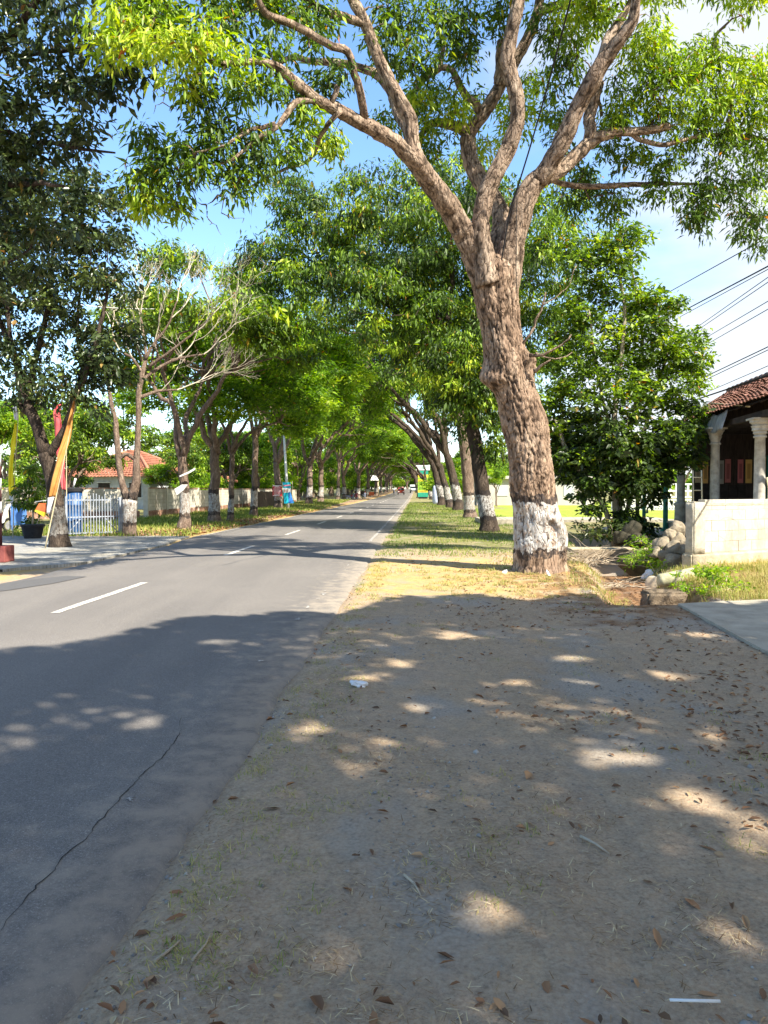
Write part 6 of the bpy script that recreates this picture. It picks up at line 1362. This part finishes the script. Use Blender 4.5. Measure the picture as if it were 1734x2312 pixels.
# ================================================================== FAR DOWN THE ROAD
sg = empty('sign_column', on(P(955, 1116, 128)[0], 128)); tag(sg, 'tall green and yellow striped sign column with white head board', 'sign')
sgr = [simple('sg' + k, c1, c2, 3, .5, .1) for k, c1, c2 in (('green', (.02, .22, .14), (.04, .32, .22)), ('yellow', (.55, .42, .03), (.66, .52, .06)), ('lime', (.20, .38, .03), (.28, .46, .06)))]
mz = [(.3, 1.05, 0), (1.05, 1.45, 1), (1.45, 2.9, 2), (2.9, 3.25, 1), (3.25, 3.6, 2), (3.6, 4.1, 1), (4.1, 4.75, 0)]
for a, b, m_ in mz: MB().box((0, 0, (a + b) / 2), (1.75, .5, b - a)).build('panel', sgr[m_], sg)
MB().box((-.03, 0, 5.25), (2.35, .55, .85)).build('head_board', m_white, sg)
MB().box((0, 0, 4.79), (2.0, .42, .08)).box((0, 0, .15), (1.5, .4, .32)).build('frame', m_black, sg)
mb = MB()
for z in (1.7, 1.95, 2.25, 2.6): 
    for k in range(6): mb.box((-.6 + k * .24, -.262, z), (.14, .02, .10))
for k in range(5): mb.box((-.5 + k * .22, -.262, 1.24), (.06, .02, .26))
mb.build('lettering', m_black, sg); mb = MB()
for k in range(4): mb.box((-.36 + k * .26, -.288, 5.38), (.2, .02, .16))
mb.box((0, -.288, 5.10), (1.0, .02, .08)); mb.build('lettering', sgr[0], sg)
a = P(985, 1128, 82); bl_ = empty('wrapped_post', on(a[0], 82)); tag(bl_, 'post wrapped in pale blue and lilac cloth beside the bowing black trunk', 'post')
MB().lathe([(.30, .0), (.42, .3), (.44, 1.0), (.40, 1.7), (.30, 2.0), (.05, 2.1)], (0, 0, 0), 18).build('cloth', simple('pale_blue_cloth', (.42, .50, .68), (.62, .64, .80), 1.5, bump=.3), bl_)
MB().tube([(0, 0, 0), (0, 0, 2.3)], [.08, .08], 8).build('pole', m_white, bl_)

def prism_y(par, prof, w_, nm, m, bev=.04, top=1.0):
    """side outline (y, z) swept across the width"""
    pr = np.array(prof, float); n = len(pr); zt = pr[:, 1].max(); zb_ = pr[:, 1].min(); k = 1 - (1 - top) * np.clip((pr[:, 1] - zb_) / (zt - zb_), 0, 1) ** 1.5
    v = np.concatenate([np.c_[-w_ / 2 * k, pr[:, 0], pr[:, 1]], np.c_[w_ / 2 * k, pr[:, 0], pr[:, 1]]])
    o = MB().add(v, [np.array([list(range(n))[::-1]]), np.array([list(range(n, 2 * n))]), np.array([[k_, (k_ + 1) % n, (k_ + 1) % n + n, k_ + n] for k_ in range(n)])]).build(nm, m, par); return bevel(o, bev, 2)
def wheel_x(par, x, y, rad, w_=.2):
    o = MB().tube([(x - w_ / 2, y, rad), (x - w_ * .3, y, rad), (x + w_ * .3, y, rad), (x + w_ / 2, y, rad)], [rad * .9, rad, rad, rad * .9], 18).build('wheel', m_black, par)
    MB().tube([(x - w_ / 2 - .01, y, rad), (x + w_ / 2 + .01, y, rad)], [rad * .55] * 2, 12).build('rim', m_white, o)
m_glass = mat('dark_glass', (.03, .04, .05), .1, spec=.6); m_cred = mat('car_red', (.42, .05, .03), .3, spec=.5); m_cwh = mat('truck_white', (.62, .66, .66), .4, spec=.4)
cr_ = empty('red_van', on(4.15, 184, .028)); tag(cr_, 'small red van with white roof load coming down the road', 'van')
prism_y(cr_, [(-1.9, .35), (-1.95, .75), (-1.75, .95), (-1.1, 1.05), (-.75, 1.68), (1.7, 1.74), (1.85, 1.0), (1.85, .35)], 1.62, 'body', m_cred, .05, .86)
MB().box((0, -.97, 1.34), (1.25, .06, .46), tilt=((1, 0, 0), (0, .86, .5), (0, -.5, .86))).build('windscreen', m_glass, cr_)
for s_ in (-1, 1): MB().box((s_ * .74, .45, 1.36), (.03, 1.7, .42)).build('side_window', m_glass, cr_)
for s_ in (-.55, .55): MB().box((s_, -1.93, .78), (.34, .06, .18)).build('headlight', m_white, cr_)
MB().box((0, -1.96, .48), (1.5, .08, .2)).build('bumper', m_black, cr_); MB().box((0, .5, 1.86), (1.2, 1.8, .22)).build('roof_load', simple('load', (.45, .12, .1), (.6, .5, .48), 6), cr_)
for x in (-.72, .72):
    for y in (-1.25, 1.2): wheel_x(cr_, x, y, .31)
tk = empty('white_truck', on(8.6, 222, .028)); tag(tk, 'white truck following behind the red van', 'truck')
prism_y(tk, [(-2.6, .5), (-2.65, 1.1), (-2.4, 2.05), (-1.1, 2.1), (-1.1, .5)], 1.8, 'cab', m_cwh, .06, .92)
MB().box((0, .9, 1.55), (1.9, 3.8, 1.7)).build('cargo_box', m_cwh, tk); MB().box((0, -2.56, 1.58), (1.5, .08, .62)).build('windscreen', m_glass, tk); MB().box((0, -2.68, .58), (1.8, .1, .3)).build('bumper', m_black, tk)
for s_ in (-.65, .65): MB().box((s_, -2.68, .92), (.3, .06, .18)).build('headlight', m_glass, tk)
for x in (-.8, .8):
    for y in (-1.8, 1.9): wheel_x(tk, x, y, .38)
def person(loc_, rz, top, trousers, label):
    """seated rider: one continuous skinned body"""
    me = bpy.data.meshes.new('body'); V = [(0, 0, .86), (0, .02, 1.10), (.02, .04, 1.32), (.02, .05, 1.42), (.03, .07, 1.58), (0, .0, .86)]
    V = [(0, 0, .80), (.03, 0, 1.02), (.06, 0, 1.24), (.07, 0, 1.36), (.09, 0, 1.46), (.10, 0, 1.58), (.04, .20, 1.28), (.20, .26, 1.08), (.44, .26, 1.05), (.04, -.20, 1.28), (.20, -.26, 1.08), (.44, -.26, 1.05), (.02, .12, .78), (.40, .17, .74), (.30, .17, .36), (.42, .17, .32), (.02, -.12, .78), (.40, -.17, .74), (.30, -.17, .36), (.42, -.17, .32)]
    E = [(0, 1), (1, 2), (2, 3), (3, 4), (4, 5), (2, 6), (6, 7), (7, 8), (2, 9), (9, 10), (10, 11), (0, 12), (12, 13), (13, 14), (14, 15), (0, 16), (16, 17), (17, 18), (18, 19)]
    rad_ = [.15, .14, .16, .07, .09, .10, .06, .05, .04, .06, .05, .04, .10, .075, .05, .04, .10, .075, .05, .04]
    me.from_pydata(V, E, []); o = bpy.data.objects.new('person', me); C.objects.link(o); o.location = loc_; o.rotation_euler.z = rz
    sk = o.modifiers.new('skin', 'SKIN')
    for k, v in enumerate(me.skin_vertices[0].data if me.skin_vertices else []): v.radius = (rad_[k],) * 2
    if not me.skin_vertices:
        pass
    else: me.skin_vertices[0].data[0].use_root = True
    sb = o.modifiers.new('sub', 'SUBSURF'); sb.levels = 1; sb.render_levels = 1; me.materials.append(top); tag(o, label, 'person')
    h = MB(); h.lathe([(.02, -.02), (.12, 0), (.125, .08), (.10, .15), (.02, .18)], (.10, 0, 1.56), 14); h.build('helmet', trousers, o); return o
def moto(name, loc_, rz, m, label, cat='motorcycle', grp=None):
    e = empty(name, loc_, rz); tag(e, label, cat, grp); scooter(e, m, m_black); return e
m_mb = simple('moto_grey', (.10, .11, .15), (.22, .23, .30), 4, .4); m_mr = simple('moto_red', (.35, .04, .05), (.5, .08, .1), 4, .4)
moto('motorcycle', on(2.5, 188, .028), R(-90), m_mb, 'motorcycle with rider approaching left of the red van')
person(on(2.5, 188, .028), R(-90), simple('grey_shirt', (.28, .28, .36), (.4, .4, .48), 4), m_black, 'rider in grey lilac shirt on the approaching motorcycle')
for k, (x, y, Z, m, lb) in enumerate([(792, 1130, 116, m_mb, 'dark motorcycle parked by the painted trunks, leftmost of three'), (801, 1128, 121, m_mr, 'red and white motorcycle parked between two dark ones'), (822, 1127, 126, m_mb, 'black motorcycle parked nearest the road edge')]):
    moto('parked_motorcycle', pxbase(x, y, Z), .5 + k * .4, m, lb)
fu = empty('food_cart', pxbase(812, 1122, 140)); tag(fu, 'dark roofed food cart behind the parked motorcycles', 'cart')
MB().box((0, 0, .8), (1.9, 1.0, .9)).build('counter', m_dark, fu); MB().box((0, 0, 2.05), (2.2, 1.4, .08)).build('canopy', m_dark, fu)
for a in (-.85, .85):
    for b in (-.4, .4): MB().tube([(a, b, .2), (a, b, 2.05)], [.03, .03], 6).build('leg', m_white, fu)
mb = MB().box((0, 0, .55), (2.2, .12, .8)); o = mb.build('advert_board', simple('orange_print', (.5, .10, .04), (.65, .2, .1), 3)); o.location = pxbase(833, 1117, 160); tag(o, 'orange red banner board low by the far roadside', 'banner')
ub = empty('white_canopy', pxbase(842, 1118, 165)); tag(ub, 'small white peaked canopy on posts far along the left verge', 'canopy')
mb = MB(); v = [(-1.3, -1, 3.4), (1.3, -1, 3.4), (1.3, 1, 3.4), (-1.3, 1, 3.4), (-.7, 0, 4.5), (.7, 0, 4.5)]; mb.add(v, [np.array([[0, 1, 5, 4], [2, 3, 4, 5], [3, 2, 1, 0]]), np.array([[1, 2, 5], [3, 0, 4]])]); mb.build('roof', m_white, ub)
for a in (-1.2, 1.2): MB().tube([(a, 0, 0), (a * .9, 0, 3.4)], [.12, .1], 8).build('post', m_bamboo, ub)
# pale building and pierced wall beyond the field
pb = empty('pale_building', (15.5, 80, float(rise(80)))); tag(pb, 'long pale pinkish building beyond the field behind the big trunk', 'building')
MB().box((0, 0, 1.35), (12, 6, 2.7)).build('wall', simple('pale_pink_plaster', (.36, .325, .295), (.48, .44, .40), 1), pb); MB().box((0, 0, 2.85), (12.8, 6.8, .3)).build('roof', simple('pale_roof', (.42, .38, .36), (.55, .5, .47), 1), pb)
for k in range(3): MB().box((-3.4 + k * 3.4, -3.02, 1.5), (1.1, .06, 1.1)).build('window', m_hw, pb)
for k in range(4): MB().box((-5.1 + k * 3.4, -3.05, 1.35), (.22, .14, 2.7)).build('pilaster', m_white, pb)
pw = empty('pierced_wall', (17.5, 58, 0)); tag(pw, 'low white wall with round piercings and railing beyond the field', 'wall')
mb = MB()
for k in range(14):
    for q in range(4):
        for a in range(4): pass
    mb.box((k * .9 + .45, 0, .32), (.88, .16, .64)); mb.box((k * .9 + .05, 0, 1.5), (.1, .16, 1.1)); mb.box((k * .9 + .45, 0, 2.0), (.9, .16, .12)); mb.box((k * .9 + .45, 0, 1.0), (.9, .16, .12)); mb.box((k * .9 + .45, 0, 1.5), (.9, .14, .12)); mb.box((k * .9 + .5, 0, 1.5), (.12, .15, 1.0))
mb.build('blocks', m_white, pw); mb = MB()
for k in range(60): mb.box((k * .21, -.5, .45), (.05, .05, .8))
mb.box((6.3, -.5, .8), (12.6, .06, .06)); mb.build('railing', m_white, pw)

# ================================================================== WIRES
def wire(pts, r_, label, sag=0.0, group=None, name='power_line', m=None):
    pts = np.array(pts, float); out = []
    for a, b in zip(pts[:-1], pts[1:]):
        s_ = np.linspace(0, 1, 20)[:, None]; q = a + (b - a) * s_; q[:, 2] -= sag * (4 * s_[:, 0] * (1 - s_[:, 0])); out.append(q)
    q = np.concatenate(out); q = q[np.r_[True, np.linalg.norm(np.diff(q, axis=0), axis=1) > 1e-6]]
    o = MB().tube(q - q[0], r_, 5).build(name, m or m_black); o.location = q[0]; return tag(o, label, 'wire', group)
WG = 'power lines along the right side'
for k, (yl, xl_, yr, rr_, lb) in enumerate([(648, 1531, 535, .013, 'highest thin power line at upper right'), (697, 1552, 601, .018, 'thick power line, upper of the close pair'), (702, 1560, 608, .010, 'thin power line hugging just under the thick upper one'), (721, 1599, 626, .010, 'power line upper of the middle thin pair'), (727, 1602, 637, .010, 'power line lower of the middle thin pair'), (753, 1610, 680, .010, 'single power line at the height of the bushy tree crown'), (768, 1612, 698, .010, 'faint power line just below the crown-high single one'), (872, 1547, 783, .013, 'power line upper of the low pair'), (878, 1550, 790, .010, 'power line lower of the low pair'), (888, 1590, 826, .009, 'faint power line between low pair and thick black cable'), (907, 1557, 848, .022, 'thick black cable passing just above the brown roof')]):
    a = P(1734, yr, 17.0); b = P(xl_, yl, 24.5); d = b - a
    wire([a - d * 2.0, a + d * 5.0], rr_, lb, 0, WG)
wire([P(1330, -160, 9.5), P(1288, 0, 10.6), P(1215, 270, 12.6), P(1150, 480, 13.3), P(1128, 610, 13.6)], .014, 'black cable slanting down in front of the big forked tree', .03, None, 'cable')
wire([P(1168, 415, 13.25), P(1166, 500, 13.2), P(1165, 600, 13.25), P(1167, 672, 13.28)], .006, 'thin dark cord hanging down the right limb of the big tree', 0, None, 'cord')
wire([P(-60, 645, 20), P(70, 672, 22), P(290, 697, 26), P(560, 690, 30), P(760, 650, 36)], .010, 'pale thin wire sagging across the left trees', .05, None, 'wire', m_cw)

# ================================================================== STUFF ON THE GROUND
def gz(x, z):
    x = np.asarray(x); z = np.asarray(z)
    i = np.clip(np.searchsorted(zs, z) - 1, 0, len(zs) - 2); j = np.clip(np.searchsorted(xs, x) - 1, 0, len(xs) - 2)
    a = (z - zs[i]) / (zs[i + 1] - zs[i]); b = (x - xs[j]) / (xs[j + 1] - xs[j])
    return (GH[i, j] * (1 - a) * (1 - b) + GH[i + 1, j] * a * (1 - b) + GH[i, j + 1] * (1 - a) * b + GH[i + 1, j + 1] * a * b)
def noise2(x, z, sc, seed): return np.array([mnoise.noise(Vector((a * sc, b * sc, seed))) for a, b in zip(x, z)])
def blades(name, x, z, h, w, seed, tint, m, bend=.5, lie=0.0):
    r = rng_(seed); n = len(x); a = r.uniform(0, 2 * math.pi, n); y = gz(x, z) - .004 + (.010 if lie > 1 else 0)
    d = np.stack([np.cos(a), np.sin(a), np.zeros(n)], 1); s_ = np.stack([-np.sin(a), np.cos(a), np.zeros(n)], 1)
    hh = h * r.uniform(.5, 1.3, n); ww = np.broadcast_to(w, (n,)) * r.uniform(.7, 1.3, n); b = np.stack([x, z, y], 1); bd = bend * r.uniform(.2, 1.5, n)
    e = np.clip(r.normal(1.25 - lie, .2, n), .05, 1.5)
    d1 = d * np.cos(e)[:, None] + np.array((0, 0, 1)) * np.sin(e)[:, None]
    m1 = b + d1 * (hh * .55)[:, None]; e2 = np.clip(e - bd, -.05, 1.5); tip = m1 + (d * np.cos(e2)[:, None] + np.array((0, 0, 1)) * np.sin(e2)[:, None]) * (hh * .5)[:, None]
    v = np.stack([b - s_ * ww[:, None] / 2, b + s_ * ww[:, None] / 2, m1 + s_ * ww[:, None] * .4, m1 - s_ * ww[:, None] * .4, tip], 1).reshape(-1, 3)
    i = np.arange(n)[:, None] * 5
    o = MB().add(v, [i + np.array([[0, 1, 2, 3]]), i + np.array([[3, 2, 4]])], 0, np.repeat(np.clip(tint, 0, 1), 5)).build(name, m); tag(o, kind='stuff'); return o
m_grass = leaf_mat('grass_blade', [(0, (.045, .085, .012)), (.35, (.085, .155, .02)), (.6, (.17, .23, .03)), (.8, (.36, .33, .09)), (1, (.50, .40, .17))], .25, .7)
r = rng_(901)
def sample(n, x0, x1, z0, z1, power=1.0):
    u = r.random(n); z = (z0 ** (1 - power) + u * (z1 ** (1 - power) - z0 ** (1 - power))) ** (1 / (1 - power)) if power != 1 else z0 * (z1 / z0) ** u
    return r.uniform(x0, x1, n), z
# right verge lawn
x, z = sample(90000, -4, 9.5, 13.5, 90, 1.0); rel_ = x - xc(z); k = (rel_ > 3.45 + .12 * np.sin(z * 2)) & (x < 4.5 + .05 * z) & (np.abs(x - ditch_x(z)) > .5); x, z = x[k], z[k]
dn = noise2(x, z, .55, 2.0) + .5 * noise2(x, z, 1.7, 5.0); k = 1.4 * dn + sstep(14.5, 19.5, z) * .74 - .30 + .2 * (np.abs(x - xc(z) - 3.6) < .25) > r.normal(.12, .12, len(x)); x, z, dn = x[k], z[k], dn[k]
tn = .50 + .32 * noise2(x, z, .35, 11.0) + .36 * sstep(19, 14, z) + r.normal(0, .12, len(x))
blades('verge_grass', x, z, .065 * (1 + .012 * z), .006 * (1 + .05 * z), 902, tn, m_grass, .6)
# left verge
x, z = sample(60000, -18, -5.0, 24.5, 110, 1.0); rel_ = x - xc(z); k = (rel_ < -3.2) & (x > -13.6 + .043 * (z - 24)); x, z = x[k], z[k]
dn = noise2(x, z, .4, 21.0); k = (dn + .10 + sstep(-4.2, -6.0, x - xc(z)) * .5) > r.normal(.2, .15, len(x)); x, z = x[k], z[k]
blades('far_verge_grass', x, z, .16 * (1 + .006 * z), .02 * (1 + .02 * z), 904, .62 + .2 * noise2(x, z, .3, 31.0) + r.normal(0, .12, len(x)), m_grass, .6)
# dry tall grass on the plot in front of the block wall
x, z = sample(26000, 4.6, 9.5, 10.0, 14.4, 0.0); k = ((x - ditch_x(z)) > .55) & ((z - 14.0) < (x - 5.8) * .35) & (x > 3.9); x, z = x[k], z[k]
k = noise2(x, z, 1.1, 41) > r.normal(-.1, .2, len(x)); x, z = x[k], z[k]
blades('dry_grass', x, z, .17, .007, 906, .80 + .14 * noise2(x, z, .8, 43.0) + r.normal(0, .1, len(x)), m_grass, .9)
# ditch banks and around the big trunk
x, z = sample(9000, 3.0, 6.5, 10.2, 19, 0.0); k = (np.abs(np.abs(x - ditch_x(z)) - .80) < .40); x, z = x[k], z[k]; k = noise2(x, z, 1.6, 45) > r.normal(.05, .12, len(x)); x, z = x[k], z[k]
blades('bank_grass', x, z, .13, .007, 908, .72 + r.normal(0, .18, len(x)), m_grass, .9)
# tufts along the asphalt edge and on the bare verge
tz = 2.2 * (16 / 2.2) ** r.random(170); tx = xc(tz) + 3.45 + np.abs(r.normal(0, .22, 170)); tz2 = 2.0 * (11 / 2.0) ** r.random(240); tx2 = r.uniform(-.6, 4.2, 240)
k2 = (noise2(tx2, tz2, .7, 51) > -.02) & ((tx2 - xc(tz2)) > 3.6) & (tx2 < 3.2 + .0 * tz2); tx3 = r.uniform(.6, 4.0, 170); tz3 = r.uniform(10.4, 14.5, 170); CXs = np.concatenate([tx, tx2[k2], tx3]); CZs = np.concatenate([tz, tz2[k2], tz3])
n_ = 26; x = np.repeat(CXs, n_) + r.normal(0, .045, len(CXs) * n_); z = np.repeat(CZs, n_) + r.normal(0, .045, len(CXs) * n_); k = (x - xc(z)) > 3.36; x, z = x[k], z[k]
blades('grass_tufts', x, z, .040 + .05 * sstep(8, 12, z), .0032 + .003 * sstep(8, 12, z), 910, .80 + r.normal(0, .16, len(x)), m_grass, .8, .5)
# chaff: short dry grass bits lying on the soil
x, z = sample(110000, -1.6, 6.0, 1.7, 14, .9); k = ((x - xc(z)) > 3.3) & (np.abs(x - ditch_x(z)) > .8) & (x < 3.5 + .02 * z + 3 * (z > 10)); x, z = x[k], z[k]
k = noise2(x, z, 1.3, 61) + .5 * noise2(x, z, 4, 62) + .4 * sstep(5, 9, z) > r.normal(.20, .18, len(x)); x, z = x[k], z[k]
m_chaff = leaf_mat('dry_chaff', [(0, (.08, .045, .022)), (.45, (.28, .18, .09)), (.8, (.58, .46, .26)), (1, (.70, .60, .40))], .05, .9)
blades('straw_litter', x, z, .036, .0032, 912, r.beta(2, 2, len(x)), m_chaff, .1, 1.15)
# fallen leaves: curled dry leaves
def fallen(x, z, L, seed, tint, mb=None, lift=.004):
    r = rng_(seed); n = len(x); a = r.uniform(0, 2 * math.pi, n); y = gz(x, z) + lift
    rd = (x - xc(z)) < 3.3; y = np.where(rd, road_z(x, z) + .004, y)
    d = np.stack([np.cos(a), np.sin(a), r.normal(.05, .12, n)], 1); s_ = np.stack([-np.sin(a), np.cos(a), r.normal(0, .25, n)], 1)
    Ls = (L * np.clip(r.lognormal(-.15, .45, n), .25, 1.35))[:, None]; w = Ls * r.uniform(.20, .46, n)[:, None]; cu = Ls * r.uniform(.02, .30, n)[:, None]; up = np.array((0, 0, 1.0)); b = np.stack([x, z, y], 1)
    V = [b, b + d * Ls * .3 + s_ * w * .5 + up * cu, b + d * Ls * .7 + s_ * w * .42 + up * cu * .9, b + d * Ls + up * cu * .5, b + d * Ls * .7 - s_ * w * .42 + up * cu * .9, b + d * Ls * .3 - s_ * w * .5 + up * cu, b + d * Ls * .5 + up * .003]
    v = np.stack(V, 1).reshape(-1, 3); i = np.arange(n)[:, None] * 7
    f = np.concatenate([i + np.array([[0, 6, 1]]), i + np.array([[1, 6, 2]]), i + np.array([[2, 6, 3]]), i + np.array([[3, 6, 4]]), i + np.array([[4, 6, 5]]), i + np.array([[5, 6, 0]])])
    return (mb or MB()).add(v, f, 0, np.repeat(np.clip(tint, 0, 1), 7), True)
m_fall = leaf_mat('fallen_leaf', [(0, (.07, .04, .022)), (.35, (.17, .085, .04)), (.6, (.33, .16, .07)), (.8, (.45, .28, .14)), (.92, (.50, .42, .26)), (1, (.24, .26, .06))], .08, .7)
x, z = sample(17000, -1.4, 6.5, 2.0, 18, .8); k = ((x - xc(z)) > 3.38) & (x < 3.55 + .04 * z + 5 * (z > 10)); x, z = x[k], z[k]
k = noise2(x, z, .9, 71) + .75 * sstep(6.5, 9.5, z) * sstep(0, 2, x) + .8 * (np.abs(x - ditch_x(z)) < .6) > r.normal(.28, .2, len(x)); x, z = x[k], z[k]
o = fallen(x, z, .043, 914, r.beta(2, 2.4, len(x))).build('leaf_litter', m_fall); tag(o, kind='stuff')
x, z = sample(5000, -9.5, -5.0, 25, 60, 1.0); k = (x - xc(z) < -3.0) & (x - xc(z) > -6.5); x, z = x[k], z[k]
o = fallen(x, z, .13, 915, r.beta(2, 2, len(x))).build('far_leaf_litter', m_fall); tag(o, kind='stuff')
FL = [(634, 1838), (423, 2088), (797, 2038), (478, 1817), (513, 1815), (645, 1787), (575, 1655), (600, 1625), (1188, 1776), (1171, 1702), (1500, 1824), (1298, 1889), (1464, 1858), (1545, 2050), (1475, 2012), (1620, 1940), (1490, 2170), (985, 2178), (1700, 1880), (1690, 2130), (1040, 2250), (1250, 2005), (1380, 1790), (1600, 1700), (1205, 1652), (932, 2015), (1120, 1618), (1340, 1560), (706, 2280), (560, 2210), (1440, 2260), (1650, 2060)]
for k, (x, y) in enumerate(FL):
    g_ = G(x, y); mb = fallen(np.array([0.0]) + g_[0], np.array([0.0]) + g_[1], .064, 1000 + k, np.array([.25 + .5 * ((k * 37) % 11) / 11]))
    o = mb.build('fallen_leaf', m_fall, None, (g_[0], g_[1], float(gz(g_[0], g_[1])))); tag(o, 'single curled dry brown leaf lying on the bare verge', 'leaf', 'larger fallen leaves on the verge')
# loose gravel
x, z = sample(11000, -1.6, 4.2, 1.9, 10, 1.1); k = ((x - xc(z)) > 3.15) & (x < 3.5 + .02 * z); x, z = x[k], z[k]
k = noise2(x, z, .8, 81) + .6 * np.exp(-((x - .15) / .35) ** 2 - ((z - 3.9) / .5) ** 2) + .5 * np.exp(-((x - xc(z) - 3.45) / .15) ** 2) > r.normal(.30, .22, len(x)); x, z = x[k], z[k]
s8 = np.array([(1, 0, 0), (-1, 0, 0), (0, 1, 0), (0, -1, 0), (0, 0, 1), (0, 0, -1)], float); f8 = np.array([(0, 2, 4), (2, 1, 4), (1, 3, 4), (3, 0, 4), (2, 0, 5), (1, 2, 5), (3, 1, 5), (0, 3, 5)])
n = len(x); sz = r.lognormal(-5.0, .45, n)[:, None, None] * r.uniform(.6, 1.3, (n, 6, 1)); v = s8[None] * sz * np.array((1, 1, .6)); aa = r.uniform(0, 6.28, n); ca, sa = np.cos(aa)[:, None], np.sin(aa)[:, None]
v = np.stack([v[..., 0] * ca - v[..., 1] * sa, v[..., 0] * sa + v[..., 1] * ca, v[..., 2]], -1) + np.stack([x, z, gz(x, z) + .002], 1)[:, None]
m_grv = leaf_mat('gravel_stone', [(0, (.12, .11, .10)), (.5, (.24, .22, .195)), (1, (.42, .39, .34))], .0, .9)
o = MB().add(v.reshape(-1, 3), (np.arange(n)[:, None, None] * 6 + f8[None]).reshape(-1, 3), 0, np.repeat(r.beta(2, 2, n), 6), True).build('gravel', m_grv); tag(o, kind='stuff')
# twigs lying on the verge
for k, (x0, y0, x1, y1, w_) in enumerate([(1310, 1905, 1376, 1945, .007), (912, 2000, 950, 2048, .006), (350, 2200, 408, 2150, .006), (435, 2200, 475, 2140, .005), (1045, 1452, 1090, 1440, .006)]):
    a, b = G(x0, y0), G(x1, y1); m_ = (a + b) / 2 + (0.01, .012, 0)
    q = np.array([a, m_, b]); q[:, 2] = gz(q[:, 0], q[:, 1]) + .009; o = MB().tube(q - q[0], [w_, w_ * .8, w_ * .4], 6).build('fallen_twig', m_twig); o.location = q[0]
    tag(o, ['dark straight twig right of centre on the shaded verge', 'dark bent twig low in the middle of the verge', 'thin twig near the asphalt edge, left of a pair', 'pale straw stalk near the asphalt edge, right of a pair', 'short pale twig lying in the sunlit patch'][k], 'twig')
